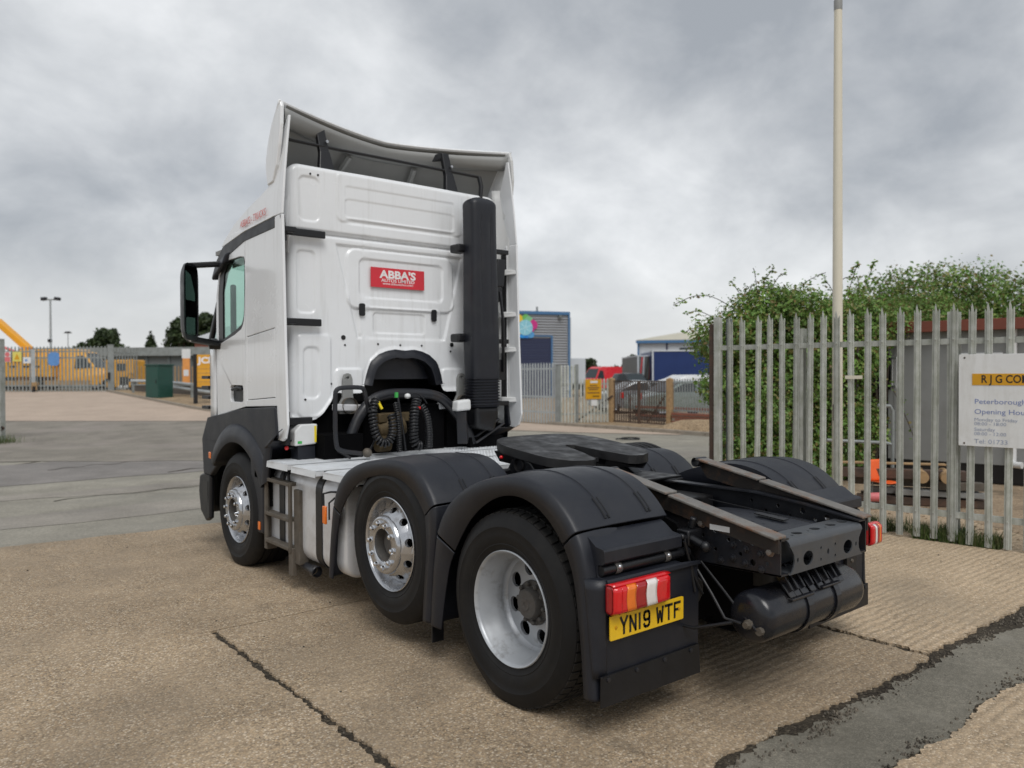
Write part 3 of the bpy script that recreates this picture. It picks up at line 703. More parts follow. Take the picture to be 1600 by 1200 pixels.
for w_, yy, zz_ in ((wr, 0, RZ), (wm, MY, RZ + LIFT), (wf, FY, RZ)):
    c = copy_tree(w_, T); c.location = (1.222, yy, zz_); c.rotation_euler = (0, 0, pi)
ax = MB()
for yy, zz_ in ((0, RZ), (MY, RZ + LIFT), (FY, RZ - .06)): ax.cyl((-.95, yy, zz_), (.95, yy, zz_), .075, n=14)
ax.sphere((0, 0, RZ), .21, .22, .22); ax.cyl((0, .2, RZ + .02), (0, 3.2, .66), .06, n=12)
for s in (-1, 1):
    ax.cyl((s * .42, -.38, .43), (s * .42, -.38, .80), .12, n=16); ax.cyl((s * .42, .42, .45), (s * .42, .42, .80), .12, n=16)
    ax.bar((s * .42, -.45, .42), (s * .42, .9, .46), .09, .07); ax.cyl((s * .50, 1.0, .6), (s * .50, 1.0, .85), .11, n=14)
ax.build('axle', M_blackd, T)

# ---------------------------------------------------------------- chassis
rail_prof = [(-1.05, .728), (-1.05, .905), (-.72, .955), (-.40, .985), (-.05, .985), (.4, .975), (5.0, .975), (5.0, .70), (.6, .66), (-.2, .70)]
holes = []
rnd = random.Random(5)
for (y, z) in [(-.98, .78), (-.98, .86), (-.90, .77), (-.90, .87), (-.83, .80), (-.83, .88), (-.76, .86), (-.68, .80), (-.68, .90), (-.60, .86), (-.52, .80), (-.52, .91), (-.44, .87), (-.40, .80), (-.34, .92), (-.28, .84)]:
    holes.append(circ(y, z, .011 if rnd.random() < .75 else .017, n=8))
for s in (-1, 1):
    X = s * .42
    m_ = MB().plate(rail_prof, holes, .009, YZ(X, 1)); 
    for (a, c) in (((-1.05, .905), (-.72, .955)), ((-.72, .955), (-.40, .985)), ((-.40, .985), (5.0, .975))):
        p = [(X, a[0], a[1]), (X - s * .075, a[0], a[1]), (X - s * .075, c[0], c[1]), (X, c[0], c[1])]
        m_.hexa([(q[0], q[1], q[2] - .008) for q in p] + [(q[0], q[1], q[2] + .001) for q in p])
    p = [(X, -1.05, .728), (X - s * .07, -1.05, .728), (X - s * .07, -.2, .70), (X, -.2, .70)]
    m_.hexa([(q[0], q[1], q[2] - .001) for q in p] + [(q[0], q[1], q[2] + .008) for q in p])
    rl = m_.build('chassis_rail', M_rail, T, smooth=0)
    bl = MB().lathe([(.020, 0), (.020, -.004), (.013, -.005), (.012, -.016), (.001, -.018)], n=6).mesh('bolt', M_rail, 30)
    blr = MB().lathe([(.024, 0), (.024, -.005), (.016, -.006), (.015, -.022), (.001, -.024)], n=6).mesh('bolt', M_rust, 30)
    for (y, z, rr) in [(-.945, .82, 0), (-.865, .83, 0), (-.79, .84, 0), (-.715, .75, 0), (-.95, .745, 0), (-.79, .775, 0), (-.64, .80, 0), (-.60, .92, 1), (-.55, .935, 1), (-1.0, .84, 1), (-.2, .93, 1), (-.86, .76, 0)]:
        c = link('bolt', blr if rr else bl, rl); c.location = (X + s * .001, y, z)
        if s > 0: c.rotation_euler = (0, 0, pi)
    # worn lead ramp bolted above the rail
    seg = [(.06, 1.150), (-.02, 1.148), (-.40, 1.062), (-.415, 1.055), (-1.055, .925)]
    rp_ = MB()
    for (a, c, dz) in ((seg[0], seg[2], 0), (seg[3], seg[4], -.002)):
        x0, x1 = (X - s * .045, X + s * .055)
        p = [(x0, a[0], a[1] + dz), (x1, a[0], a[1] + dz), (x1, c[0], c[1] + dz), (x0, c[0], c[1] + dz)]
        rp_.hexa([(q[0], q[1], q[2] - .014) for q in p] + [(q[0], q[1], q[2]) for q in p])
    ro = rp_.build('lead_ramp', M_rust, T, smooth=0, bevel=.004)
    sk = [(.05, 1.135), (-.40, 1.047), (-1.052, .911), (-1.052, .84), (-.80, .88), (-.40, .955), (.0, 1.02), (.05, 1.08)]
    MB().plate(sk, [], .010, YZ(X + s * .018)).build('ramp_side', M_rustside, ro, smooth=0)
    MB().lathe([(.030, -.05), (.030, .055)], c=(X, .055, 1.122), n=14).build('ramp_nose', M_rail, ro)
tg = MB().box(-.4395, -.4385, -.78, -.66, .900, .928, Matrix.Rotation(0, 4, 'X')).build('rating_label', M_wframe, T, smooth=0)

# rear crossmember: pressed channel with lightening holes
fr = [(-.335, .728), (-.335, .855), (.335, .855), (.335, .728)]
cm = MB()
fh = [circ(-.19, .788, .046, .036, 20), circ(.20, .788, .046, .036, 20), circ(0.0, .792, .010, .016, 10), circ(-.07, .762, .008, n=8), circ(-.07, .82, .008, n=8), circ(.07, .762, .008, n=8), circ(.07, .82, .008, n=8), circ(-.285, .79, .008, .013, 8), circ(.285, .79, .008, .013, 8)]
outl = [(-.355, .728), (-.335, .74), (-.318, .765), (-.312, .79), (-.318, .822), (-.340, .85), (-.352, .862), (.352, .862), (.340, .85), (.318, .822), (.312, .79), (.318, .765), (.335, .74), (.355, .728)]
cm.plate(outl, fh, .007, XZ(-1.062))
th = [circ(-.30, -.97, .032, .026, 16), circ(-.15, -.975, .032, .026, 16), circ(.02, -.975, .032, .026, 16), circ(.18, -.975, .032, .026, 16), circ(.31, -.97, .032, .026, 16), circ(-.22, -.99, .009, n=8), circ(.10, -.99, .009, n=8), circ(-.06, -.985, .008, n=8)]
cm.plate([(-.40, -.90), (-.40, -1.00), (-.352, -1.035), (.352, -1.035), (.40, -1.00), (.40, -.90)], th, .007, XY(.892))
cm.grid(20, 4, lambda u, v: (-.352 + .704 * u, -1.062 + .027 * (1 - cos(v * pi / 2)) , .862 + .030 * sin(v * pi / 2)))
cm.box(-.40, .40, -1.04, -.92, .722, .730); cm.box(-.40, .40, -.93, -.92, .735, .885)
cm.build('crossmember', M_cross, T, smooth=25)
# perforated centre guard between the rails
def cg(u, v):
    x = -.34 + .68 * v; y = -.08 - .82 * u; z = .93 - .055 * u - .10 * (1 - u) ** 4 + .012 * (1 if abs(x) < .17 else 0) - .02 * (abs(x) / .34) ** 3
    return (x, y, z)
g_ = MB().grid(24, 40, cg)
gd = g_.build('centre_guard', M_grey, T, smooth=30, solid=.006)
gh = MB()
for i in range(6):
    for j in range(7):
        u = .42 + .08 * i; v = .12 + .12 * j
        x, y, z = cg(u, v); gh.lathe([(.006, 0), (.001, .0)], c=(x, y, z + .0045), axis='z', n=8)
for x in (-.17, .17):
    gh.bar((x, -.2, .935), (x, -.88, .889), .012, .004)
gh.bar((.04, -.62, .923), (.04, -.80, .909), .05, .006); gh.bar((-.22, -.40, .93), (-.22, -.5, .924), .05, .006)
gh.build('guard_slots', M_ink, gd, smooth=0)
# chassis furniture ahead of the rear axle, seen under the fifth wheel
mp_ = MB().box(-.52, .52, .28, 1.36, .990, 1.004); mp_.box(-.50, -.36, .25, 1.4, .96, .99); mp_.box(.36, .50, .25, 1.4, .96, .99)
mp_.build('mounting_plate', M_blackd, T, smooth=0, bevel=.004)
for (x0, x1, y0, y1, z0, z1) in ((-.36, .36, -.1, .3, .62, .93), (-.38, .38, 1.5, 1.9, .6, .93), (-.7, -.45, .62, .98, .5, .95), (-.36, .36, 2.4, 3.2, .62, .95)):
    MB().box(x0, x1, y0, y1, z0, z1).build('chassis_fitting', M_blackd, T, smooth=0, bevel=.01)
for s in (-1, 1): MB().cyl((s * .30, -.12, .84), (s * .30, .5, .9), .03).build('brake_rod', M_blackd, T)

MB().box(-.50, .50, -.42, -.40, .33, .74).build('dark_backing', M_void, T, smooth=0)  # dark panel added to close the lit gap under the rear
for s in (-1, 1): MB().plate([(-.64, .36), (-.64, .74), (-.52, .92), (-.12, 1.04), (-.05, .9), (-.12, .62), (-.2, .36)], [], .02, YZ(s * .535)).build('inner_skirt', M_void, T, smooth=0)  # added near-black plates keep the space inside the guards dark
MB().cyl((-.52, -.46, .60), (-.52, -.62, .58), .085, n=18).build('brake_chamber', M_blackd, T, bevel=.01)
# air line joints and cable at the rear of the near rail
vb = MB(); vb.box(-.56, -.44, -.62, -.54, .82, .90); vb.cyl((-.53, -.60, .86), (-.53, -.70, .83), .022); vb.cyl((-.49, -.58, .9), (-.49, -.60, .96), .018); vb.cyl((-.56, -.6, .86), (-.62, -.62, .88), .016)
vb.sphere((-.53, -.70, .83), .028)
vb.build('air_valve', M_black, T, bevel=.008)
hs = MB()
def sag(a, c, dz, n=14): 
    a = Vector(a); c = Vector(c); return [a.lerp(c, i / n) + Vector((0, 0, -dz * 4 * (i / n) * (1 - i / n))) for i in range(n + 1)]
hs.tube(sag((-.60, -.62, .88), (-.56, -.66, .60), -.02), .0070); hs.tube(sag((-.62, -.64, .86), (-.50, -.66, .58), .03), .008)
hs.tube([(-.52, -.62, .73), (-.53, -.74, .60), (-.535, -.82, .50), (-.515, -.90, .49)], .0075); hs.tube([(-.46, -.62, .73), (-.47, -.76, .62), (-.48, -.86, .54), (-.505, -.98, .47)], .0070)
hs.tube([(-.7, -.5, .46), (-.62, -.7, .44), (-.56, -.88, .50)], .0085)
hs.build('air_hose', M_black, T)

# air tank slung under the rear
at = MB(); at.lathe([(.001, -.495), (.06, -.492), (.100, -.484), (.119, -.466), (.126, -.435), (.126, .39), (.118, .422), (.095, .446), (.05, .458), (.001, .462)], c=(0, -.92, .515), n=40)
ato = at.build('air_tank', M_tankblk, T, smooth=40)
fit = MB(); fit.lathe([(.024, 0), (.024, -.02), (.016, -.022), (.016, -.04), (.001, -.04)], c=(-.490, -.93, .49), n=8); fit.lathe([(.02, 0), (.02, -.025), (.001, -.025)], c=(-.484, -.99, .47), n=8)
fit.build('tank_fitting', M_steps, ato)
for x in (-.14, .13):
    sb = MB()
    pts = [(x, -.92 + .133 * cos(a), .515 + .133 * sin(a)) for a in [R(-60 - 12 * i) for i in range(18)]]
    for a, c in zip(pts, pts[1:]): sb.bar(a, c, .045, .006, up=Vector((0, (a[1] + .92), (a[2] - .515))))
    sb.build('tank_strap', M_tankblk, ato, smooth=30)
hk = MB()
for x in (-.27, -.22, -.16, -.08, 0, .07, .15, .20):
    hk.bar((x, -.93, .735), (x, -1.01, .62), .012, .05); hk.bar((x, -.98, .66), (x, -1.03, .60), .05, .008)
hk.box(-.30, -.10, -1.045, -.99, .585, .60); hk.box(-.02, .16, -1.046, -1.0, .60, .612)
hk.build('tank_bracket', M_tankblk, ato, smooth=0, bevel=.004)

# ---------------------------------------------------------------- fifth wheel
def fwz(x, y, w): return (x, y, 1.242 - .088 * (1.22 - y) / .78 - w)
half = [(0, 1.27), (.20, 1.265), (.33, 1.225), (.41, 1.15), (.465, 1.02), (.475, .90), (.468, .66), (.455, .56), (.43, .515), (.36, .44), (.27, .405), (.20, .405), (.155, .435), (.09, .62), (.058, .76), (.045, .84), (0, .875)]
outl = smooth_poly(half[:8], 1) + half[8:]
outl = outl + [(-x, y) for x, y in outl[::-1][1:-1]]
fw = MB().plate(outl, [], .058, fwz).build('fifth_wheel', M_blackd, T, smooth=30, bevel=.014, segs=3)
sk = MB()
for s in (-1, 1):
    sk.hexa([fwz(s * .42, .62, .11), fwz(s * .36, .62, .11), fwz(s * .36, 1.1, .13), fwz(s * .42, 1.1, .13), fwz(s * .45, .62, .06), fwz(s * .34, .62, .06), fwz(s * .34, 1.12, .06), fwz(s * .45, 1.12, .06)])
    sk.hexa([fwz(s * .30, .43, .10), fwz(s * .12, .62, .10), fwz(s * .10, .80, .10), fwz(s * .30, .8, .10), fwz(s * .38, .46, .06), fwz(s * .12, .60, .06), fwz(s * .09, .82, .06), fwz(s * .38, .8, .06)])
sk.build('skirt', M_black, fw, smooth=0)
for s in (-1, 1):
    pd = MB().plate([(.56, 1.004), (1.08, 1.004), (.98, 1.06), (.93, 1.13), (.84, 1.145), (.74, 1.12), (.66, 1.05)], [], .10, YZ(s * .45))
    pd.build('pedestal', M_black, fw, smooth=0, bevel=.01)
    MB().lathe([(.045, -.015), (.045, .12), (.001, .12)], c=(s * .455, .84, 1.10), n=16).build('pivot_pin', M_blackd, fw)
MB().sphere((-.468, 1.02, 1.135), .013, n=10, m=6).build('grease_cap', M_lred, fw)
MB().tube([(-.47, .92, 1.06), (-.52, .99, 1.03), (-.50, 1.12, 1.02), (-.46, 1.25, 1.03)], .012).build('release_handle', M_black, fw)
lj = MB(); lj.plate([(-.06, .62), (.06, .62), (.05, .82), (-.05, .82)], [], .03, lambda x, y, w: (x, y, 1.13 - w)); lj.build('lock_jaw', M_blackd, fw, smooth=0)

# ---------------------------------------------------------------- mudguards
def guard(sign, stations, xi, name, parent, solid=.010, r=.022, crown=.012, flange=.035):
    """a moulded mudguard: side band, rounded shoulder, top running inwards to xi.  stations: (yo,zo, yi,zi)"""
    xo = 1.248
    V = []; cs = []
    for (yo, zo, yi, zi) in stations:
        o = Vector((yo, zo)); i = Vector((yi, zi)); d = (i - o).normalized() if (i - o).length > 1e-6 else Vector((0, -1))
        row = [(xo - .004, i), (xo, o + d * r * 1.3), (xo - .004, o + d * r * .75), (xo - r * .33, o + d * r * .28), (xo - r * .8, o + d * r * .05), (xo - r * 1.4, o - d * .002)]
        for t in (.15, .35, .55, .75, .92, 1.0):
            x = xo - r * 1.4 + (xi - (xo - r * 1.4)) * t
            row.append((x, o - d * (.002 + crown * (1 - (2 * t - 1) ** 2))))
        row.append((xi - .002, o + d * .035)); row.append((xi - .004, o + (d * .036 if flange < .05 else Vector((0, -flange)))))
        cs.append(row)
    m = len(cs[0]); mb = MB()
    for row in cs:
        for (x, q) in row: mb.v.append((sign * x, q.x, q.y))
    n = len(cs)
    for a in range(n - 1):
        for k in range(m - 1): mb.f.append((a * m + k, a * m + k + 1, (a + 1) * m + k + 1, (a + 1) * m + k))
    return mb.build(name, M_grey, parent, smooth=50, solid=solid, soff=0)
def refine(st, it=2): return smooth_poly(st, it)
rear_front = refine([(.715, .235, .60, .235), (.70, .42, .565, .42), (.675, .62, .515, .62), (.645, .775, .465, .70)])
rear_top = refine([(.640, .790, .458, .715), (.585, .895, .40, .80), (.48, 1.005, .32, .90), (.32, 1.095, .22, .985), (.12, 1.155, .08, 1.062), (-.08, 1.182, -.08, 1.090), (-.24, 1.160, -.22, 1.062), (-.36, 1.108, -.32, 1.005), (-.455, 1.030, -.385, .945), (-.505, .965, -.425, .90)])
rear_rear = refine([(-.510, .955, -.432, .89), (-.545, .895, -.47, .83), (-.575, .78, -.505, .74), (-.60, .60, -.53, .58), (-.615, .42, -.55, .42), (-.63, .215, -.565, .215)])
mid_front = refine([(2.035, .25, 1.965, .25), (2.01, .50, 1.93, .50), (1.965, .74, 1.865, .68), (1.955, .77, 1.85, .72)])
mid_top = refine([(1.95, .785, 1.845, .735), (1.90, .90, 1.77, .83), (1.78, 1.02, 1.67, .92), (1.60, 1.095, 1.54, .998), (1.40, 1.135, 1.38, 1.04), (1.15, 1.165, 1.17, 1.068), (.95, 1.155, 1.00, 1.05), (.80, 1.09, .87, .985), (.70, .985, .785, .90), (.675, .94, .765, .87)])
mid_rear = refine([(.672, .93, .762, .86), (.66, .86, .75, .80), (.675, .70, .745, .66), (.70, .50, .77, .48), (.72, .24, .79, .24)])
def lower(st, dz): return [(a_, b_ - dz * sst(.3, .9, b_), c_, d_ - dz * sst(.3, .9, d_)) for a_, b_, c_, d_ in st]
_guards = (rear_front, rear_top, rear_rear, mid_front, mid_top, mid_rear)
for s in (-1, 1):
    rear_front, rear_top, rear_rear, mid_front, mid_top, mid_rear = [lower(g_st, .075 if s > 0 else 0) for g_st in _guards]
    mg = guard(s, mid_top, .63, 'mudguard', T); guard(s, mid_front, .70, 'mudguard_skirt', mg); guard(s, mid_rear, .66, 'mudguard_skirt', mg)
    MB().box(s * 1.20 - .04, s * 1.20 + .04, .70, .712, .13, .27).build('mud_flap', M_black, mg, smooth=0)
    rg = guard(s, rear_top, .60, 'mudguard', T, flange=.20); guard(s, rear_front, .64, 'mudguard_skirt', rg); guard(s, rear_rear, .98, 'mudguard_skirt', rg)
    # raised ribs and rubber catches
    def on(st, t, x, off):
        k = min(len(st) - 2, int(t * (len(st) - 1))); f = t * (len(st) - 1) - k
        a, c = st[k], st[k + 1]; y = a[0] + (c[0] - a[0]) * f; z = a[1] + (c[1] - a[1]) * f
        n = Vector((a[0] - a[2], a[1] - a[3])).normalized(); tt = (abs(x) - .60) / .60
        cr = .012 * (1 - (2 * min(1, max(0, tt)) - 1) ** 2) + .003 + off
        return (s * x, y + n.x * cr, z + n.y * cr)
    for st, par, t0, t1, xs in ((rear_top, rg, .40, .90, (1.02, .72)), (mid_top, mg, .56, .90, (1.00, .76))):
        for x in xs:
            rb = MB(); pp = [on(st, t0 + (t1 - t0) * i / 16, x, .002) for i in range(17)]
            rb.tube(pp, .008, n=6); rb.build('rib', M_grey, par)
            ct = MB()
            for dx in (-.012, .012):
                ct.tube([on(st, t1 - .10 + .12 * i / 6, x + dx, .006) for i in range(7)], .007, n=6)
            ct.build('catch', M_black, par)
    # lower moulding of the rear guard: box step, recess, tail panel
    prof = [(-.505, .955), (-.530, .945), (-.585, .905), (-.632, .898), (-.640, .888), (-.642, .838), (-.628, .826), (-.598, .822), (-.592, .790), (-.600, .768), (-.655, .764), (-.664, .756), (-.667, .738), (-.652, .734), (-.650, .720), (-.652, .60), (-.650, .44), (-.648, .325), (-.60, .325), (-.57, .60), (-.55, .80), (-.50, .93)]
    def px_(y, z, w):
        x0 = 1.19; x1 = .66 if z > .76 else .52
        if z > .82: x1 = .64
        return (s * (x0 + (x1 - x0) * w), y, z)
    mb = MB(); n = len(prof)
    for (y, z) in prof: mb.v.append(px_(y, z, 0))
    for (y, z) in prof: mb.v.append(px_(y, z, 1))
    tri = tessellate_polygon([[Vector((a, c, 0)) for a, c in prof]])
    mb.f += [tuple(q) for q in tri] + [tuple(i + n for i in q[::-1]) for q in tri]
    mb.f += [(i, (i + 1) % n, (i + 1) % n + n, i + n) for i in range(n)]
    pn = mb.build('tail_panel', M_grey, T, smooth=35, bevel=.008, segs=3)
    # shoulder joining the side band to the tail panel
    sh = MB().grid(10, 12, lambda u, v: (s * (1.19 + .060 * cos(v * pi / 2)), ((-.625 + .055 * u)) * (1 - sin(v * pi / 2)) - .651 * sin(v * pi / 2), .325 + .435 * u)).grid(4, 8, lambda u, v: (s * (1.19 + .060 * cos(v * pi / 2) * (1 - u)), (-.570 * (1 - sin(v * pi / 2)) - .651 * sin(v * pi / 2)) * (1 - u) - .60 * u, .76 + .004 * u)); sh.build('panel_corner', M_grey, pn, smooth=60, solid=.006)
    MB().plate([(s * 1.232, .335), (s * .53, .335), (s * .52, .185), (s * 1.235, .195)][::s], [], .012, XZ(-.664)).build('mud_flap', M_black, pn, smooth=0, bevel=.003)
    for x in (1.19, 1.0, .8, .6):
        MB().lathe([(.012, 0), (.011, -.006), (.001, -.007)], c=(s * x, -.664, .315), axis='y', n=8).build('rivet', M_rail, pn)
    tb_ = MB().cyl((s * 1.185, -.612, .797), (s * .56, -.612, .797), .0235, n=20).build('lamp_bar', M_black, pn)
    for x in (1.085, .735):
        MB().lathe([(.026, -.02), (.0275, -.012), (.0275, .012), (.026, .02)], c=(s * x, -.612, .797), n=20).build('clamp', M_steps if s > 0 else M_hub, pn)
        MB().sphere((s * x, -.634, .806), .013, n=8, m=6).build('clamp_bolt', M_alloy, pn)
    if s > 0:      # the inner face with its riveted strip shows on the far side
        st_ = MB().box(.93, 1.05, -.678, -.664, .36, .56).build('bracket_strip', M_blackd, pn, smooth=0)
        for z in (.40, .46, .52): MB().lathe([(.013, 0), (.010, -.008), (.001, -.009)], c=(.99, -.678, z), axis='y', n=8).build('rivet', M_steps, pn)
    # tail lamp
    hx0, hx1 = 1.205, .815
    body = MB().box(min(s * hx0, s * hx1), max(s * hx0, s * hx1), -.700, -.650, .612, .750).build('tail_light', M_ldred, T, bevel=.018, segs=4)
    segs_ = [(1.205, 1.165, M_lred), (1.165, 1.125, M_lred), (1.125, 1.062, M_lor), (1.062, .990, M_ldred), (.990, .918, M_lwh), (.918, .815, M_lred)]
    for i, (a, c, mm_) in enumerate(segs_):
        bow = .012 if i in (2, 3, 4) else 0; nz = 10
        def lf(u, v, a=a, c=c, i=i):
            z = .616 + .130 * v; q = 4 * v * (1 - v)
            aa = a + (.014 * q if i in (3, 4, 5) else (.012 * q if i in (2,) else 0)); cc = c + (.014 * q if i in (2, 3, 4) else (.012 * q if i == 1 else 0))
            x = aa + (cc - aa) * u
            e = max(0, abs(v - .5) * 2 - .72) / .28; y = -.728 + .018 * e * e
            ex = max(0, (x - 1.165) / .04); y += .020 * ex * ex
            ex = max(0, (.845 - x) / .03); y += .014 * ex * ex
            return (s * x, y, z)
        MB().grid(5, nz, lf).build('lens', mm_, body, smooth=50, solid=.004, soff=-1 if s < 0 else 1)
    rim = MB()
    rim.grid(12, 3, lambda u, v: (s * (1.207 + (.813 - 1.207) * u), -.66 - .052 * v, .7465 + .006 * sin(v * pi)))
    rim.build('lens_rim', M_lred, body, solid=.004)
    if s > 0: body.scale = (.35, 1, 1); body.location = (.868, 0, -.02)

# number plate, nearside
npx0, npx1, npz0, npz1 = -1.187, -.667, .490, .601
pl = MB().plate(rrect(npx0, npx1, npz0, npz1, .008), [], .006, XZ(-.672)).build('number_plate', M_plate, T, smooth=0, bevel=.001)
Mx = board_matrix((0, 0, 0), (1, 0, 0), (0, 0, 1))
def glyph(ch, x, w=.050, h=.079):
    def a(*p): return [[(x + q[0] * w, npz0 + .0155 + q[1] * h) for q in l] for l in p]
    e = .07
    G_ = {'Y': [[(e, 1), (.5, .5)], [(1 - e, 1), (.5, .5)], [(.5, .5), (.5, .06)]], 'N': [[(.13, .06), (.13, .94)], [(.13, .94), (.87, .06)], [(.87, .06), (.87, .94)]],
          '1': [[(.5, .06), (.5, .94)]],
          '9': [[(.87, .60), (.80, .49), (.66, .46), (.34, .46), (.20, .50), (.13, .62), (.13, .76), (.20, .90), (.34, .94), (.66, .94), (.80, .89), (.87, .76), (.87, .24), (.80, .11), (.66, .06), (.34, .06), (.20, .11), (.13, .22)]],
          'W': [[(.07, .94), (.24, .06)], [(.24, .06), (.5, .70)], [(.5, .70), (.76, .06)], [(.76, .06), (.93, .94)]],
          'T': [[(.0, .93), (1.0, .93)], [(.5, .93), (.5, .06)]], 'F': [[(.13, .06), (.13, .93), (.95, .93)], [(.13, .52), (.80, .52)]]}
    return a(*G_[ch])
xx = npx0 + .065
for ch, adv in (('Y', .058), ('N', .054), ('1', .036), ('9', .092), ('W', .062), ('T', .060), ('F', .06)):
    if ch == '1': gl_ = glyph(ch, xx - .011)
    else: gl_ = glyph(ch, xx)
    mm = Matrix.Translation((0, -.6732, 0)) @ Matrix(((1, 0, 0, 0), (0, 0, -1, 0), (0, 1, 0, 0), (0, 0, 0, 1)))
    strokes('plate_character', gl_, M_ink, pl, mm, .0125)
    xx += adv + .003
for x in (npx0 + .037, npx1 - .035): MB().lathe([(.008, 0), (.007, -.004), (.001, -.005)], c=(x, -.672, .546), axis='y', n=10).build('plate_screw', M_sbar, pl)

# ---------------------------------------------------------------- catwalk
cw = [(-1.285, 1.02, 2.66, 3.10), (-1.275, 1.02, 2.19, 2.64), (-1.235, .98, 1.62, 2.17)]
for i, (x0, x1, y0, y1) in enumerate(cw):
    z = 1.000 - .004 * i
    mb = MB().plate([(x0 + .01, y0), (x1, y0), (x1, y1), (x0 + .06, y1), (x0, y1 - .05)] , [], .005, XY(z))
    mb.hexa([(x0, y0, z - .05), (x0 + .004, y0, z - .05), (x0 + .004, y1 - .03, z - .05), (x0, y1 - .03, z - .05), (x0 + .006, y0, z - .002), (x0 + .012, y0, z - .002), (x0 + .012, y1 - .03, z - .002), (x0 + .006, y1 - .03, z - .002)])
    mb.box(x0 + .01, x1, y0, y0 + .004, z - .04, z - .003)
    c = mb.build('catwalk_plate', M_alu, T, smooth=0)
    ck = MB(); nx_ = 66; ny_ = int((y1 - y0) / .024)
    for a in range(nx_ * 2):
        for q in range(ny_):
            if (a + q) % 2 == 0: continue
            x = x0 + .05 + (x1 - x0 - .08) * a / (nx_ * 2); y = y0 + .02 + (y1 - y0 - .04) * q / ny_; d = .0075 * (1 if (a // 1 + q) % 4 == 1 else -1)
            p = [(x - .0085, y - d - .001, z + .0003), (x + .0085, y + d - .001, z + .0003), (x + .0085, y + d + .002, z + .0003), (x - .0085, y - d + .002, z + .0003)]
            o_ = len(ck.v); ck.v += p + [(x, y, z + .0028)]; ck.f += [(o_, o_ + 1, o_ + 4), (o_ + 1, o_ + 2, o_ + 4), (o_ + 2, o_ + 3, o_ + 4), (o_ + 3, o_, o_ + 4)]
    ck.build('chequer_studs', M_alu, c, smooth=0, kind='stuff', recalc=False)
sup = MB()
for y in (1.7, 2.2, 2.65, 3.05): sup.box(-1.2, 1.0, y - .02, y + .02, .93, .990)
sup.build('catwalk_support', M_blackd, T, smooth=0)

# ---------------------------------------------------------------- fuel tank and steps, nearside
def tank_sec(r=.13):
    x0, x1, z0, z1 = -1.185, -.60, .235, .955
    return rrect(x0, x1, z0, z1, r, 8)
ts = tank_sec(); V = []; n = len(ts); mb = MB(); cxm = sum(p[0] for p in ts) / n; czm = sum(p[1] for p in ts) / n
ys = [(1.895, .93), (1.905, .97), (1.93, 1.0), (3.22, 1.0), (3.245, .97), (3.255, .93)]
for (y, k) in ys:
    for (x, z) in ts: mb.v.append((cxm + (x - cxm) * k, y, czm + (z - czm) * k))
for j in range(len(ys) - 1):
    for i in range(n): mb.f.append((j * n + i, j * n + (i + 1) % n, (j + 1) * n + (i + 1) % n, (j + 1) * n + i))
mb.f.append(tuple(range(n))); mb.f.append(tuple((len(ys) - 1) * n + i for i in range(n))[::-1])
ft = mb.build('fuel_tank', M_tank, T, smooth=40)
for y in (2.30, 2.98):
    st_ = MB(); sec = [(cxm + (x - cxm) * 1.012, czm + (z - czm) * 1.010) for x, z in ts]
    for i in range(n):
        a, c = sec[i], sec[(i + 1) % n]
        if a[0] > -.75 and c[0] > -.75: continue
        nn_ = Vector((a[0] - cxm, 0, a[1] - czm)); st_.bar((a[0], y, a[1]), (c[0], y, c[1]), .10, .010, up=nn_)
    st_.build('tank_strap', M_black, ft, smooth=40)
MB().cyl((-1.0, 1.98, .95), (-1.06, 1.98, .985), .055, n=20).build('filler_cap', M_black, ft)
so = MB()
def sb_(a, c, w=.03, h=.03): so.bar(a, c, w, h, up=(1, 0, 0))
X_ = -1.235
for y in (2.72, 3.20): sb_((X_, y, .30), (X_, y, .845), .035, .025)
for z in (.84, .56, .335): so.box(X_ - .02, X_ + .12, 2.72, 3.20, z - .018, z + .012)
so.box(X_ + .02, X_ + .10, 2.60, 2.70, .22, .80); so.box(X_ + .01, X_ + .10, 3.22, 3.28, .24, .74); so.box(X_, X_ + .04, 2.68, 2.76, .12, .34)
so.box(X_, X_ + .12, 3.22, 3.46, .82, .88)
st0 = so.build('boarding_steps', M_steps, T, smooth=0, bevel=.005)
MB().box(X_ + .07, X_ + .16, 2.74, 3.18, .36, .54).box(X_ + .06, X_ + .15, 2.80, 3.1, .60, .80).build('battery_box', M_blackd, st0, smooth=0, bevel=.01)
vv = MB(); vv.cyl((-1.10, 2.78, .90), (-1.10, 2.78, .96), .05); vv.cyl((-1.12, 2.92, .88), (-1.12, 2.92, .95), .035); vv.tube([(-1.16, 2.85, .94), (-1.20, 2.83, .90), (-1.2, 2.82, .84)], .012); vv.tube([(-1.16, 2.95, .95), (-1.21, 2.90, .88), (-1.2, 2.9, .83)], .010)
vv.build('filter_housing', M_black, st0)
ppipe = MB(); ppipe.tube([(-1.08, 2.86, .22), (-1.14, 2.70, .205), (-1.17, 2.46, .205)], .032, n=14); ppipe.lathe([(.037, -.06), (.044, -.055), (.044, .0), (.030, .0), (.030, -.04)], c=(-1.17, 2.44, .205), axis='y', n=16)
ppipe.build('lower_pipe', M_rail, T)
mkr = MB().box(-1.262, -1.244, 2.05, 2.10, .625, .755).build('side_marker', M_lor, T, bevel=.006)
MB().tube([(-1.25, 2.095, .74), (-1.25, 2.10, .84), (-1.23, 2.02, .86), (-1.2, 1.98, .86)], .008).tube([(-1.24, 2.03, .66), (-1.24, 2.03, .78), (-1.22, 1.98, .82)], .007).build('marker_bracket', M_black, mkr)

# offside equivalents, mostly hidden
MB().box(.62, 1.19, 1.95, 3.2, .25, .93).build('battery_carrier', M_rail, T, smooth=0, bevel=.05, segs=4)

# ---------------------------------------------------------------- cab
XS = 1.215
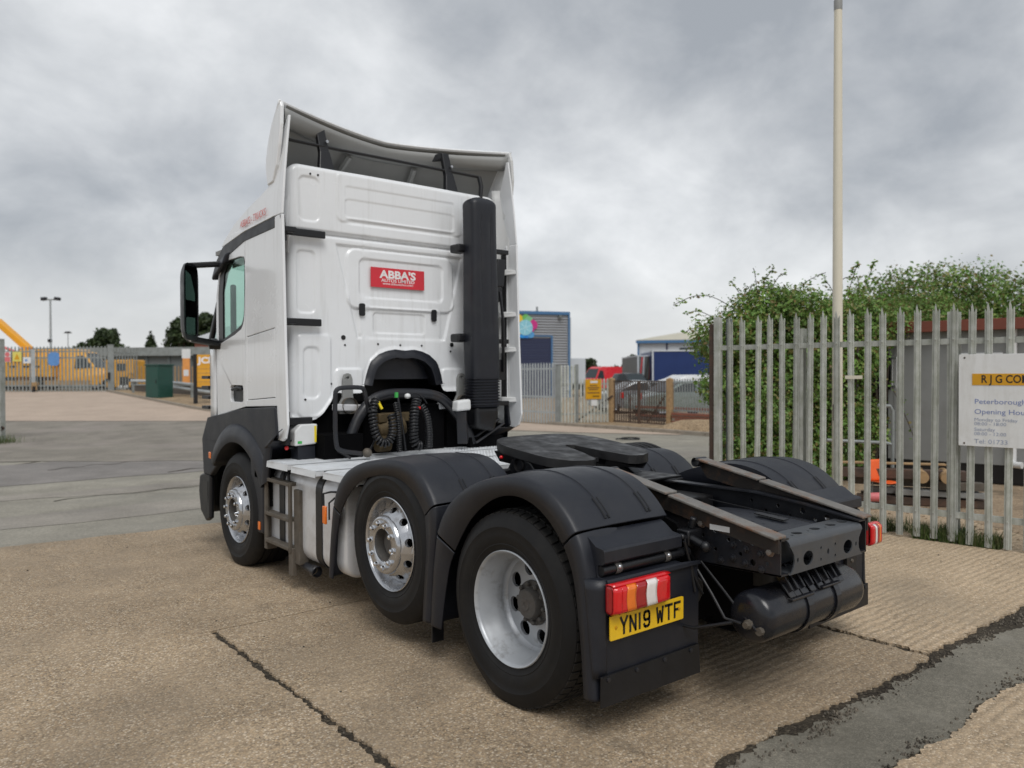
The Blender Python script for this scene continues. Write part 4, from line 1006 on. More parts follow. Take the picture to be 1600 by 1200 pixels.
# sleeper side panel with its locker flap
for s in (-1, 1):
    X = s * XS
    lock = [(3.045, 1.51), (3.665, 1.475), (3.665, 2.035), (3.045, 2.085)]
    sd = MB().plate([(3.005, 1.445), (3.685, 1.42), (3.685, 2.89), (3.005, 2.985)], [lock], .03, YZ(X)).build('cab_side', M_white, T, smooth=0, bevel=.004)
    k_ = .006
    MB().plate([(3.045 + k_, 1.51 + k_), (3.665 - k_, 1.475 + k_), (3.665 - k_, 2.035 - k_), (3.045 + k_, 2.085 - k_)], [], .025, YZ(X - s * .001)).build('locker_flap', M_white, sd, smooth=0, bevel=.004)
    MB().box(min(X - s * .05, X - s * .035), max(X - s * .05, X - s * .035), 3.0, 3.69, 1.42, 2.9).build('side_backing', M_ink, sd, smooth=0)
    win = smooth_poly([(4.40, 1.985), (3.83, 2.09), (3.74, 2.16), (3.715, 2.27), (3.70, 2.62), (3.70, 2.70), (3.735, 2.755), (4.10, 2.755), (4.20, 2.755), (4.40, 2.60), (4.40, 1.985)], 1)[:-1]
    hnd = rrect(3.765, 4.085, 1.455, 1.605, .035)
    dr = MB().plate([(3.695, 1.42), (4.44, 1.31), (4.46, 1.9), (4.45, 2.45), (4.30, 2.86), (4.2, 2.87), (3.695, 2.885)], [win, hnd], .035, YZ(X)).build('door', M_white, T, smooth=0, bevel=.005)
    MB().plate(hnd, [], .02, YZ(X - s * .030)).build('handle_recess', M_black, dr, smooth=0)
    MB().tube([(X - s * .01, 3.80, 1.575), (X - s * .004, 3.90, 1.585), (X - s * .006, 4.05, 1.565)], .016).build('handle', M_black, dr)
    gw = [(3.722 + (y - 3.70) * .80, 2.38 + (z - 2.38) * .93 + .02) for y, z in win]
    MB().plate(win, [gw], .02, YZ(X - s * .004)).build('window_seal', M_ink, dr, smooth=0)
    MB().plate(gw, [], .005, YZ(X - s * .012)).build('window', M_glass, dr, smooth=0)
    # rounded front corner of the cab
    def cor(u, v):
        z = 1.28 + (2.0 - 1.28) * v; a = u * pi / 2
        return (s * (XS - .26 * (1 - cos(a))), 4.465 + .50 * sin(a), z)
    MB().grid(12, 6, cor).build('corner_panel', M_white, T, smooth=60, solid=.02)
    gr_ = MB()
    for z in (1.36, 1.46, 1.56, 1.66): gr_.box(min(s * .93, s * 1.19), max(s * .93, s * 1.19), 4.78, 4.98, z, z + .03)
    gr_.build('corner_vent', M_black, T, smooth=0)
    pil = MB().bar((s * 1.15, 4.84, 1.98), (s * 1.07, 4.52, 2.83), .05, .07, up=(0, 1, 0))
    pil.build('windscreen_pillar', M_black, T, smooth=0, bevel=.02)
    # black band over the door
    MB().plate([(3.03, 2.895), (3.70, 2.875), (4.25, 2.77), (4.42, 2.70), (4.42, 2.79), (4.25, 2.895), (3.70, 2.955), (3.03, 2.985)], [], .03, YZ(s * (XS + .004))).build('cantrail', M_black, T, smooth=0, bevel=.004)
    # roof fairing side and its rearward fin
    fp = [(3.03, 2.99), (3.70, 2.96), (4.25, 2.90), (4.30, 2.905), (4.15, 2.98), (3.96, 3.06), (3.62, 3.155), (3.34, 3.215), (3.20, 3.255), (3.14, 3.36), (3.06, 3.55), (2.98, 3.70), (2.935, 3.795), (2.905, 3.795), (2.895, 3.55), (2.885, 3.30), (2.875, 2.99)]
    def ff(y, z, w, s=s): return (s * (XS + .008 - w - .10 * max(0, z - 2.95) ** 1.3 - .02 * max(0, y - 3.6) ** 2), y, z)
    fa = MB().plate(fp, [], .018, ff).build('roof_fairing', M_white, T, smooth=0, bevel=.004)
    fin = [(2.845, 1.19), (2.80, 1.30), (2.835, 2.0), (2.858, 2.6), (2.872, 2.985), (2.995, 2.985), (2.995, 1.17), (2.90, 1.165)]
    fo = MB().plate(fin, [], .022, YZ(s * (XS + .006))).build('side_deflector', M_white, T, smooth=0, bevel=.005)
    if s > 0:
        fl2 = MB().grid(6, 20, lambda u, v: (XS - .012 - .10 * u ** 2, 2.98 + .16 * u, 1.20 + 2.35 * v)); fl2.build('deflector_lining', M_whitein, fo, solid=.008)
        for z in (1.45, 1.95, 2.30, 2.72):
            MB().hexa([(1.10, 2.98, z - .04), (1.205, 2.86, z - .03), (1.205, 2.99, z - .03), (1.10, 3.1, z - .04), (1.10, 2.98, z + .02), (1.205, 2.88, z + .015), (1.205, 2.99, z + .015), (1.10, 3.1, z + .02)]).build('deflector_rib', M_whitein, fo, smooth=0, bevel=.008)
text_m = board_matrix((-XS - .016, 3.47, 3.035), (0, -1, .045), (0.07, .02, 1))
text('fairing_lettering', "ABBA'S - TRUCKS", .090, M_ptext, T, text_m, xs=.84)

# pressed rear wall
WX, WY = 1.10, 3.05
def zb(x):
    a = abs(x)
    pts = [(0, 1.905), (.10, 1.915), (.18, 1.90), (.26, 1.87), (.345, 1.80), (.385, 1.70), (.405, 1.60), (.425, 1.545), (.46, 1.535), (.62, 1.535), (.665, 1.545), (.70, 1.51), (.80, 1.375), (.86, 1.325), (.92, 1.31), (1.0, 1.31), (1.10, 1.345)]
    for (p, q) in zip(pts, pts[1:]):
        if p[0] <= a <= q[0]: return p[1] + (q[1] - p[1]) * (a - p[0]) / (q[0] - p[0])
    return pts[-1][1]
def zt(x):
    a = abs(x); r = .12
    return 3.465 - (r - math.sqrt(max(0, r * r - max(0, a - (WX - r)) ** 2))) if a > WX - r else 3.465
def sdr(x, z, x0, x1, z0, z1, r):
    cx, cz = (x0 + x1) / 2, (z0 + z1) / 2; dx = abs(x - cx) - (x1 - x0) / 2 + r; dz = abs(z - cz) - (z1 - z0) / 2 + r
    return math.hypot(max(dx, 0), max(dz, 0)) + min(max(dx, dz), 0) - r
def sdpoly(x, z, P_):
    d = 1e9; ins = False; n = len(P_)
    for i in range(n):
        ax_, az = P_[i]; bx_, bz = P_[(i + 1) % n]; ex, ez = bx_ - ax_, bz - az; wx, wz = x - ax_, z - az
        t = max(0, min(1, (wx * ex + wz * ez) / (ex * ex + ez * ez))); d = min(d, math.hypot(wx - ex * t, wz - ez * t))
        if (az > z) != (bz > z) and x < ex * (z - az) / ez + ax_: ins = not ins
    return -d if ins else d
trap = [(-.46, 2.02), (.46, 2.02), (.66, 2.82), (-.66, 2.82)]
def emb(x, z):
    """relief of the pressing, + towards the viewer (metres)"""
    h = 0.0; xa = -abs(x)
    def step(sd, dep, w=.009): return dep * (1 - sst(-w, w, sd))
    if z > 2.93:
        h += step(sdr(xa, z, -1.00, -.82, 2.99, 3.36, .05), -.007)
        if abs(x) < .70:
            h += step(sdr(x, z, -.66, .66, 3.02, 3.44, .06), .005)
            h += .012 * (1 - sst(0, .03, abs(z - 3.03 ))) * -1 * (1 - sst(.50, .60, abs(x)))
            h += step(sdr(x, z, -.58, .56, 3.06, 3.22, .03), -.006) + step(sdr(x, z, -.58, .56, 3.22, 3.33, .02), -.003)
    else:
        h += step(sdpoly(x, z, trap), -.011, .012)
        h += step(sdr(x, z, -.56, .56, 2.28, 2.80, .09), .012, .012)
        h += step(sdr(x, z, -.44, .44, 2.38, 2.72, .05), -.008)
        h += step(sdr(x, z, -.44, .42, 2.02, 2.30, .05), .006)
        h += step(sdr(x, z, -.30, .24, 2.07, 2.25, .03), -.006)
        h += step(sdr(xa, z, -1.02, -.86, 2.22, 2.74, .04), -.008)
        h += step(sdr(xa, z, -1.02, -.72, 1.34, 2.04, .05), .009)
        h += step(sdr(xa, z, -.97, -.83, 1.50, 1.93, .05), -.007)
        h += step(sdr(xa, z, -.68, -.42, 1.50, 1.75, .04), .010)
        h += .010 * (1 - sst(.0, .05, z - zb(x)))
    h -= .020 * math.exp(-((z - 2.895) / .016) ** 2)         # groove between the high roof and the wall
    h -= .006 * sst(2.90, 2.93, z) * -1
    return h * 1.5
xs_ = sorted(set([round(-WX + 2 * WX * i / 240, 4) for i in range(241)]))
NZ = 230
def wall(i, j):
    x = xs_[i]; a, c = zb(x), zt(x); z = a + (c - a) * j / NZ
    e = max(0, abs(x) - (WX - .07)) / .07; y = WY + .07 * (1 - math.sqrt(max(0, 1 - min(1, e) ** 2)))
    et = max(0, z - (c - .05)) / .05; y += .05 * (1 - math.sqrt(max(0, 1 - min(1, et) ** 2)))
    return (x, y - emb(x, z), z)
mb = MB(); nX = len(xs_)
mb.v = [wall(i, j) for i in range(nX) for j in range(NZ + 1)]
mb.f = [(i * (NZ + 1) + j, i * (NZ + 1) + j + 1, (i + 1) * (NZ + 1) + j + 1, (i + 1) * (NZ + 1) + j) for i in range(nX - 1) for j in range(NZ)]
rw = mb.build('rear_wall', M_white, T, smooth=60, recalc=False)
# inset liner over the engine, with its dark surround
arch = [(x, zb(x)) for x in [-.425 + .85 * i / 48 for i in range(49)]]
arch = [(-.43, 1.60)] + [(x, max(z, 1.60)) for x, z in arch] + [(.43, 1.60)]
inner = [(x * .83, 1.60 + (z - 1.60) * .84) for x, z in arch][::-1]
mb = MB(); n = len(arch); ii = [(x * .83, 1.60 + (z - 1.60) * .80) for x, z in arch]
for (x, z) in arch: mb.v.append((x * 1.02, WY - .030, z + .01))
for (x, z) in ii: mb.v.append((x, WY - .034, z))
for (x, z) in ii: mb.v.append((x, WY + .09, z))
mb.f = [(k * n + i, k * n + i + 1, (k + 1) * n + i + 1, (k + 1) * n + i) for k in range(2) for i in range(n - 1)]
mb.build('liner_surround', M_grey, rw, smooth=40, solid=.006)
MB().grid(20, 10, lambda u, v: (-.37 + .74 * u, WY + .085 - .02 * sin(pi * u), 1.655 + .24 * v)).build('liner', M_grey, rw)
for x, z in ((-.42, 2.27), (.335, 2.25)):
    MB().plate(rrect(x - .028, x + .028, z - .055, z + .055, .016), [], .012, XZ(WY - .014)).build('air_outlet', M_black, rw, smooth=0, bevel=.004)
for x, z, r in ((-.60, 2.02, .021), (.54, 1.98, .021), (-.585, 1.955, .009), (.525, 1.915, .009), (-.26, 1.97, .009), (-.03, 1.965, .009), (.20, 1.965, .009), (-.72, 1.62, .009), (.72, 1.66, .009), (-.96, 1.49, .009), (-.90, 3.385, .009), (-.83, 3.385, .009)):
    MB().lathe([(r, 0), (r, -.006), (.001, -.007)], c=(x, WY - emb(x, z) + .001, z), axis='y', n=14).build('bung', M_ink, rw)
# cab mount brackets
for x in (-.585, .62):
    mbk = MB().plate([(x - .045, 1.66), (x - .03, 1.70), (x, 1.712), (x + .03, 1.70), (x + .045, 1.66), (x + .05, 1.50), (x + .085, 1.44), (x + .08, 1.36), (x - .08, 1.36), (x - .085, 1.44), (x - .05, 1.50)], [circ(x, 1.67, .012, n=8)], .03, XZ(WY - .055)).build('cab_mount', M_hut, T, smooth=0, bevel=.008)
    MB().lathe([(.07, -.06), (.07, .02), (.001, .02)], c=(x, WY - .04, 1.43), axis='y', n=20).build('bushing', M_steps, mbk)
    MB().bar((x * .55, WY - .06, 1.40), (x * 1.25, WY - .06, 1.42), .05, .06).build('mount_arm', M_tank, mbk, smooth=0, bevel=.01)

# advert board
adm = MB().plate([(-.335, 2.478), (.225, 2.478), (.225, 2.655), (-.335, 2.655)], [], .003, XZ(WY - .012)).build('advert_board', M_red, T, smooth=0)
bm_ = board_matrix((-.055, WY - .0125, 2.566), (1, 0, 0), (0, 0, 1))
text('advert_lettering', "ABBA'S", .096, M_wtext, adm, bm_ @ Matrix.Translation((0, .028, 0)), xs=1.25, bold=.0035)
text('advert_lettering', 'AUTOS LIMITED', .040, M_wtext, adm, bm_ @ Matrix.Translation((0, -.024, 0)), xs=1.22, bold=.0005)
text('advert_lettering', 'www.abbasautos.com', .030, M_wtext, adm, bm_ @ Matrix.Translation((0, -.052, 0)), xs=1.22)

# high roof shell
def roof(u, v):
    y = 3.06 + 1.30 * u; zt_ = 3.465 - .60 * sst(.28, 1.0, u) - .02 * u; a = pi * v; hw = WX + .005 - .02 * u
    cx_ = -cos(a); sx = sin(a)
    x = hw * math.copysign(abs(cx_) ** .34, cx_); z = 2.72 + (zt_ - 2.72) * abs(sx) ** .34
    if u == 0: x *= .985; z -= .012
    return (x, y, z)
MB().grid(24, 48, roof).build('roof', M_white, T, smooth=60, solid=.01)
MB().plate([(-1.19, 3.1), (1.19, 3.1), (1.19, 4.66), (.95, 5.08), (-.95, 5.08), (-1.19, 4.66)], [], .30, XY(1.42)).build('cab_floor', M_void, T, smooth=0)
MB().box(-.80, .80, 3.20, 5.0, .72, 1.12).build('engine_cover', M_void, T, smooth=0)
MB().plate([(-.96, 1.12), (.96, 1.12), (.96, 1.98), (-.96, 1.98)], [], .03, XZ(5.06)).build('front_panel', M_black, T, smooth=0)
ws = MB().grid(8, 6, lambda u, v: (-1.10 + 2.20 * u, 4.88 - .36 * v + .22 * sin(pi * u), 1.98 + .86 * v)).build('windscreen', M_glass, T, smooth=60)
hd = MB().box(-1.16, 1.16, 3.72, 4.62, 2.86, 2.90).build('headlining', M_hut, T, smooth=0)
inn = MB().box(-1.14, 1.14, 4.40, 4.90, 1.45, 2.06).box(-1.10, 1.10, 3.66, 3.70, 1.42, 2.86).build('dashboard', M_black, T, smooth=0, bevel=.04)
MB().box(-.86, -.66, 4.52, 4.60, 2.52, 2.78).box(-1.0, -.94, 4.66, 4.70, 2.1, 2.6).build('cab_fittings', M_black, T, smooth=0, bevel=.02)
for x in (-.62, .62):
    se = MB().box(x - .26, x + .26, 3.78, 4.20, 1.42, 1.78).box(x - .25, x + .25, 3.74, 3.90, 1.78, 2.30).box(x - .14, x + .14, 3.75, 3.86, 2.32, 2.50)
    se.build('seat', M_black, T, smooth=0, bevel=.05, segs=3)
sw = MB(); cpt = Vector((.58, 4.40, 1.98)); sw.tube([cpt + Vector((.22 * cos(a), -.10 * sin(a), .19 * sin(a))) for a in [2 * pi * i / 24 for i in range(25)]], .018, n=8, caps=False); sw.cyl(cpt, cpt + Vector((0, .15, -.1)), .05)
sw.build('steering_wheel', M_black, T)
# sun visor and mirrors
for s in (-1, 1):
    vz = MB().hexa([(s * 1.16, 4.10, 2.74), (s * 1.27, 4.12, 2.72), (s * 1.25, 4.50, 2.60), (s * 1.08, 4.56, 2.62), (s * 1.16, 4.05, 2.845), (s * 1.25, 4.08, 2.825), (s * 1.23, 4.45, 2.74), (s * 1.08, 4.55, 2.76)]).build('door_visor', M_grey, T, smooth=0, bevel=.025, segs=3)
    X = s * 1.52
    arm = MB().bar((s * 1.18, 4.28, 2.745), (X, 4.30, 2.70), .07, .05)
    mr_ = arm.build('mirror', M_black, T, smooth=0, bevel=.015, segs=3)
    MB().bar((s * 1.16, 4.42, 1.985), (s * 1.52, 4.26, 2.03), .10, .05).build('lower_arm', M_black, mr_, smooth=0, bevel=.012)
    MB().bar((s * 1.16, 4.46, 2.02), (s * 1.22, 4.34, 1.97), .2, .07).build('arm_shroud', M_black, mr_, smooth=0, bevel=.012)
    # housing: rounded shell open towards the driver's eye, glass inside
    def hous(u, v):
        a = 2 * pi * u; k = (0.80, 1.0, 1.0, .9, .62, .1)[min(5, int(v * 5 + .5))]; dep = (0, .0, .06, .13, .19, .21)[min(5, int(v * 5 + .5))]
        c_, s_ = cos(a), sin(a); x = .135 * math.copysign(abs(c_) ** .45, c_) * k; z = .345 * math.copysign(abs(s_) ** .35, s_) * (k if k < 1 else 1)
        return (s * 1.545 + x * .70, 4.12 + dep - s * x * .75, 2.355 + z)
    MB().grid(36, 5, hous).build('mirror_housing', M_black, mr_, smooth=50)
    MB().plate(rrect(-.105, .105, -.02, .29, .03), [], .006, lambda x, z, w: (s * 1.545 - x * .70, 4.115 + w + s * x * .75, 2.385 + z)).build('mirror_glass', M_mirror, mr_, smooth=0)
    MB().plate(rrect(-.10, .10, -.165, -.01, .03), [], .006, lambda x, z, w: (s * 1.545 - x * .70, 4.115 + w + s * x * .75, 2.225 + z)).build('mirror_glass', M_mirror, mr_, smooth=0)
    MB().hexa([(s * 1.62, 4.105, 2.04), (s * 1.55, 4.105, 1.995), (s * 1.55, 4.14, 1.995), (s * 1.62, 4.14, 2.04), (s * 1.63, 4.105, 2.13), (s * 1.58, 4.105, 2.08), (s * 1.58, 4.14, 2.08), (s * 1.63, 4.14, 2.13)]).build('mirror_trim', M_whitein, mr_, smooth=0, bevel=.006)

# roof deflector
def dfl(u, v):
    q = 2 * u - 1; a = abs(q); 
    x = 1.205 * q
    yt = 3.325 - .38 * a ** 1.35 ; zt_ = 3.885 + .03 * a ** 2
    yb = 4.10 - .88 * a ** 3 ; zb_ = 3.10 + .20 * a ** 3
    if a > .9: x *= 1 - .02 * (1 - v)
    bulge = .10 * sin(pi * v) * (1 - .5 * a)
    return (x, yb + (yt - yb) * v + bulge * .3 * (1 - a ** 4) + .085 * a ** 4 * sin(pi * v ** .8), zb_ + (zt_ - zb_) * v + bulge * (1 - a ** 6))
rd = MB().grid(56, 20, dfl).build('roof_deflector', M_white, T, smooth=60, solid=.022, soff=0)
M_raw = mat('raw_moulding', (0.27, 0.275, 0.27), 0.6, var=0.06, vscale=3)
def under(u, v):
    p = dfl(.02 + .96 * u, .02 + .965 * v); return (p[0] * .985, p[1] - .020, p[2] - .020)
MB().grid(48, 16, under).build('deflector_underside', M_raw, rd, smooth=60)
def lip(u, v):
    p = Vector(dfl(u, .80)); q = Vector(dfl(u, .99)); a = p.lerp(q, v); return (a.x * .96, a.y - .03 * sin(pi * v), a.z - .05 - .045 * sin(pi * v))
MB().grid(40, 6, lip).build('deflector_lip', M_raw, rd, solid=.008)
for s in (-1, 1):        # cheeks closing the deflector at each side
    ck_ = smooth_poly([(2.945, 3.905), (3.06, 3.83), (3.15, 3.70), (3.215, 3.52), (3.225, 3.40), (3.19, 3.27)], 1) + [(3.08, 3.28), (3.00, 3.40), (2.95, 3.56), (2.925, 3.72), (2.925, 3.86)] if s < 0 else smooth_poly([(2.935, 3.90), (3.30, 3.86), (3.55, 3.62), (3.70, 3.35)], 1) + [(3.60, 3.26), (3.02, 3.26), (2.93, 3.44), (2.90, 3.62), (2.905, 3.82)]
    MB().plate(ck_, [], .03, lambda y, z, w, s=s: (s * (1.212 - w - (.05 if s > 0 else .03) * max(0, (z - 3.5)) - (.0 if s < 0 else .08 * max(0, y - 3.0))), y, z)).build('deflector_cheek', M_white if s < 0 else M_whitein, rd, smooth=0, bevel=.008)
for x0 in (-.35, .35):
    MB().tube([(x0 * (1 + .25 * t), 3.40 + .45 * t, 3.70 - .36 * t) for t in (0, .3, .6, 1)], .03, n=6).build('deflector_stiffener', M_raw, rd)
for x in (-.73, .57):
    st = MB().hexa([(x - .075, 3.06, 3.43), (x + .075, 3.06, 3.43), (x + .075, 3.12, 3.45), (x - .075, 3.12, 3.45), (x - .05, 3.10, 3.62), (x + .04, 3.10, 3.62), (x + .04, 3.15, 3.62), (x - .05, 3.15, 3.62)])
    st.hexa([(x - .05, 3.10, 3.60), (x + .04, 3.10, 3.60), (x + .04, 3.15, 3.60), (x - .05, 3.15, 3.60), (x - .07, 3.14, 3.83), (x + .01, 3.14, 3.83), (x + .01, 3.19, 3.83), (x - .07, 3.19, 3.83)])
    st.bar((x - .03, 3.17, 3.81), (x - .13, 3.36, 3.77), .07, .06)
    so_ = st.build('deflector_strut', M_black, T, smooth=0, bevel=.008)
    MB().lathe([(.013, 0), (.013, -.012), (.001, -.013)], c=(x + .012, 3.10, 3.70), axis='y', n=8).build('strut_bolt', M_alloy, so_)
MB().tube([(-1.12, 3.10, 3.655), (-.6, 3.13, 3.66), (0, 3.14, 3.665), (.5, 3.13, 3.66), (.90, 3.08, 3.645)], .014).tube([(.90, 3.08, 3.645), (.91, 3.06, 3.55), (.90, 3.06, 3.44)], .022).build('deflector_rod', M_black, T)

# hinge bars tying the side deflectors to the cab
hb_ = [(-1.205, -.79, 2.845, 2.905), (-1.205, -.83, 2.105, 2.165)]
for (x0, x1, z0, z1) in hb_:
    MB().box(x0, x1, 2.985, 3.012, z0, z1).box(x0, x0 + .12, 2.90, 3.01, z0 + .008, z1 - .008).build('deflector_hinge', M_black, T, smooth=0, bevel=.006)
MB().bar((-1.205, 2.90, 2.98), (-1.175, 2.93, 2.78), .03, .03).build('hinge_strap', M_black, T, smooth=0)
MB().box(-1.17, -.92, 2.98, 3.03, 1.285, 1.345).box(-1.19, -1.15, 2.90, 3.03, 1.13, 1.40).build('lower_deflector_bracket', M_black, T, smooth=0, bevel=.006)
for z in (2.90, 2.02, 1.41): MB().box(.86, 1.13, 2.90, 2.95, z - .022, z + .022).build('deflector_hinge', M_black, T, smooth=0, bevel=.006)
gt = MB().hexa([(.93, 2.84, 2.55), (1.02, 2.84, 2.55), (1.02, 2.92, 2.55), (.93, 2.92, 2.55), (.96, 2.86, 2.82), (1.06, 2.86, 2.82), (1.06, 2.92, 2.82), (.96, 2.92, 2.82)]).box(.92, 1.0, 2.84, 2.9, 2.40, 2.54).box(.94, 1.03, 2.84, 2.9, 1.64, 1.84)
gt.tube([(.97, 2.84, 2.5), (1.0, 2.83, 2.2), (1.0, 2.83, 1.72)], .016)
gt.build('gas_strut', M_black, T, smooth=30, bevel=.01)

# air intake stack
def snk(u, v):
    z = 1.66 + 1.70 * v; a = 2 * pi * u; c_, s_ = cos(a), sin(a); wv = .150 + .006 * sin(v * 6) + .006 * (1 - v) ; dv = .105
    cx_ = .690 + .025 * (1 - v); cy_ = 2.80
    tk = 1.0
    if v > .955: tk = math.sqrt(max(.02, 1 - ((v - .955) / .045) ** 2 * .93)); 
    x = cx_ + wv * math.copysign(abs(c_) ** .42, c_) * (tk if v > .955 else 1); y = cy_ + dv * math.copysign(abs(s_) ** .42, s_) * (tk if v > .955 else 1)
    for g in (-.055, .055):
        if s_ < 0 and .25 < v < .90: y += .010 * math.exp(-((x - cx_ - g) / .010) ** 2)
    return (x, y, z)
vsn = [i / 40 for i in range(38)] + [.955, .965, .975, .985, .993, 1.0]
mb = MB(); NU = 120
for v in vsn:
    for i in range(NU): mb.v.append(snk(i / NU, v))
for j in range(len(vsn) - 1):
    for i in range(NU): mb.f.append((j * NU + i, j * NU + (i + 1) % NU, (j + 1) * NU + (i + 1) % NU, (j + 1) * NU + i))
mb.f.append(tuple((len(vsn) - 1) * NU + i for i in range(NU)))
sn = mb.build('air_intake', M_grey, T, smooth=45)
bl_ = MB(); rows = []
for j in range(41):
    z = 1.66 - .27 * j / 40; k = 1.0 + (.09 if (j // 2) % 2 == 0 else -.02)
    rows.append((z, k))
for (z, k) in rows:
    for i in range(48):
        a = 2 * pi * i / 48; c_, s_ = cos(a), sin(a); bl_.v.append((.715 + .152 * k * math.copysign(abs(c_) ** .5, c_), 2.80 + .105 * k * math.copysign(abs(s_) ** .5, s_), z))
for j in range(40):
    for i in range(48): bl_.f.append((j * 48 + i, j * 48 + (i + 1) % 48, (j + 1) * 48 + (i + 1) % 48, (j + 1) * 48 + i))
bl_.build('bellows', M_grey, sn, smooth=30)
el_ = MB().hexa([(.59, 2.72, 1.19), (.82, 2.72, 1.15), (.84, 2.90, 1.15), (.59, 2.90, 1.19), (.565, 2.695, 1.40), (.865, 2.695, 1.40), (.865, 2.905, 1.40), (.565, 2.905, 1.40)]); el_.build('intake_elbow', M_black, sn, smooth=0, bevel=.05, segs=4)
for z in (2.88, 2.04): MB().box(.47, .60, 2.84, 2.98, z - .04, z + .04).build('intake_bracket', M_black, sn, smooth=0, bevel=.02, segs=3)

# ---------------------------------------------------------------- front arch, bumper, front mudguard
for s in (-1, 1):
    X = s * 1.24
    arc = [(FY + .66 * cos(a), .47 + .66 * sin(a)) for a in [R(158 - i * 7.4) for i in range(21)]]      # rear round to front
    arc = [(FY + .70 * cos(a), .42 + .68 * sin(a)) for a in [R(150 - 6.6 * i) for i in range(18)]]
    ap_ = [(3.0, 1.435), (2.96, 1.19), (3.24, 1.02)] + arc + [(4.60, .72), (4.80, .72), (4.84, 1.08), (4.68, 1.285), (3.69, 1.405)]
    ao = MB().plate(ap_, [], .06, YZ(X)).build('arch_panel', M_grey, T, smooth=0, bevel=.022, segs=3)
    # flared lip round the arch
    V = []; mb = MB(); arc2 = [(2.97, 1.165), (3.16, 1.075)] + arc
    for (y, z) in arc2:
        d = Vector((y - FY, z - .42)).normalized()
        for (o_, xx_) in ((.16, 0.0), (.12, .018), (.07, .030), (.025, .034), (0, .028), (-.004, .0), (.0, -.25)): mb.v.append((s * (1.238 + xx_ - (0 if xx_ > -.1 else 0)), y + d.x * o_, z + d.y * o_))
    for i in range(len(arc2) - 1):
        for k in range(6): mb.f.append((i * 7 + k, i * 7 + k + 1, (i + 1) * 7 + k + 1, (i + 1) * 7 + k))
    mb.build('arch_lip', M_grey, ao, smooth=60, solid=.006)
    MB().box(min(X, X - s * .02) - .004, max(X, X - s * .02) + .004, 4.565, 4.635, .885, .955).build('indicator', M_lor, ao, bevel=.01)
    bp = MB().plate([(4.60, .72), (4.62, .30), (4.72, .26), (4.90, .36), (4.95, .55), (4.92, .70), (4.80, .73)], [], .05, YZ(X)).build('bumper', M_black, T, smooth=0, bevel=.02, segs=3)
    MB().plate([(4.66, .46), (4.66, .66), (4.80, .66), (4.82, .48)], [], .02, YZ(s * 1.243)).build('step_well', M_ink, bp, smooth=0)
    mbm = MB().plate([(3.28, .36), (3.50, .345), (3.55, .70), (3.56, .98), (3.38, 1.03), (3.28, 1.03), (3.27, .70)], [], .20, YZ(s * 1.235)).build('front_mudguard', M_grey, T, smooth=0, bevel=.02, segs=3)
    MB().box(min(s * 1.232, s * 1.243), max(s * 1.232, s * 1.243), 3.335, 3.375, .385, .455).build('reflector', M_lor, mbm, bevel=.004)
MB().box(-1.15, 1.15, 4.9, 5.1, .30, 1.12).build('front_bumper', M_black, T, smooth=0, bevel=.08, segs=4)
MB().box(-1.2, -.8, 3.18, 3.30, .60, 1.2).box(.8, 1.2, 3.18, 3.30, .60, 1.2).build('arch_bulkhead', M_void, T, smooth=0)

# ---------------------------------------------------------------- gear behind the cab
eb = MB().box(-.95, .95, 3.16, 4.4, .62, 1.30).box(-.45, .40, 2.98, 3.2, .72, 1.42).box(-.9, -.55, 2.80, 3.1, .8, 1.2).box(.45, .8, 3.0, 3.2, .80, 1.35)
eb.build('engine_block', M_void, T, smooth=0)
eg = MB().cyl((-.36, 2.9, 1.20), (-.12, 2.86, 1.26), .09).box(-.38, -.30, 2.82, 2.9, 1.28, 1.36).cyl((-.42, 2.80, 1.10), (-.30, 2.80, 1.10), .07).box(-.30, .0, 2.88, 2.96, 1.28, 1.36)
eg.build('gearbox_fitting', mat('oily_brass', (0.085, 0.060, 0.028), 0.7, metal=0.3, var=.3, vscale=14), T, bevel=.01)
bw = MB(); bp_ = smooth_poly([(-.66, 2.88, 1.05), (-.58, 2.89, 1.28), (-.45, 2.9, 1.45), (-.30, 2.91, 1.525), (0, 2.92, 1.53), (.28, 2.91, 1.51), (.42, 2.9, 1.40), (.58, 2.89, 1.22), (.66, 2.88, 1.04)], 2)
bw.tube(bp_, .046, n=12); bw.build('cab_crossbow', M_rail, T, smooth=50)
MB().tube([(.62, 2.86, 1.07), (.95, 2.84, 1.26)], .014).tube([(.64, 2.80, 1.05), (.98, 2.80, 1.22)], .012).build('stay_rod', M_rail, T)
MB().box(.60, 1.0, 2.84, 2.9, 1.0, 1.10).build('bracket_foot', M_void, T, smooth=0)
gp = [(-.66, 2.62, 1.05), (-.86, 2.60, 1.085), (-.905, 2.60, 1.13), (-.905, 2.60, 1.52), (-.90, 2.60, 1.57), (-.86, 2.60, 1.595), (-.68, 2.60, 1.595), (-.64, 2.61, 1.58), (-.60, 2.65, 1.50), (-.54, 2.72, 1.40)]
MB().tube(smooth_poly(gp, 2), .019, n=10).build('grab_rail', M_rail, T)
MB().sphere((-.62, 2.60, 1.055), .04, n=10, m=6).build('rail_foot', M_steps, T)
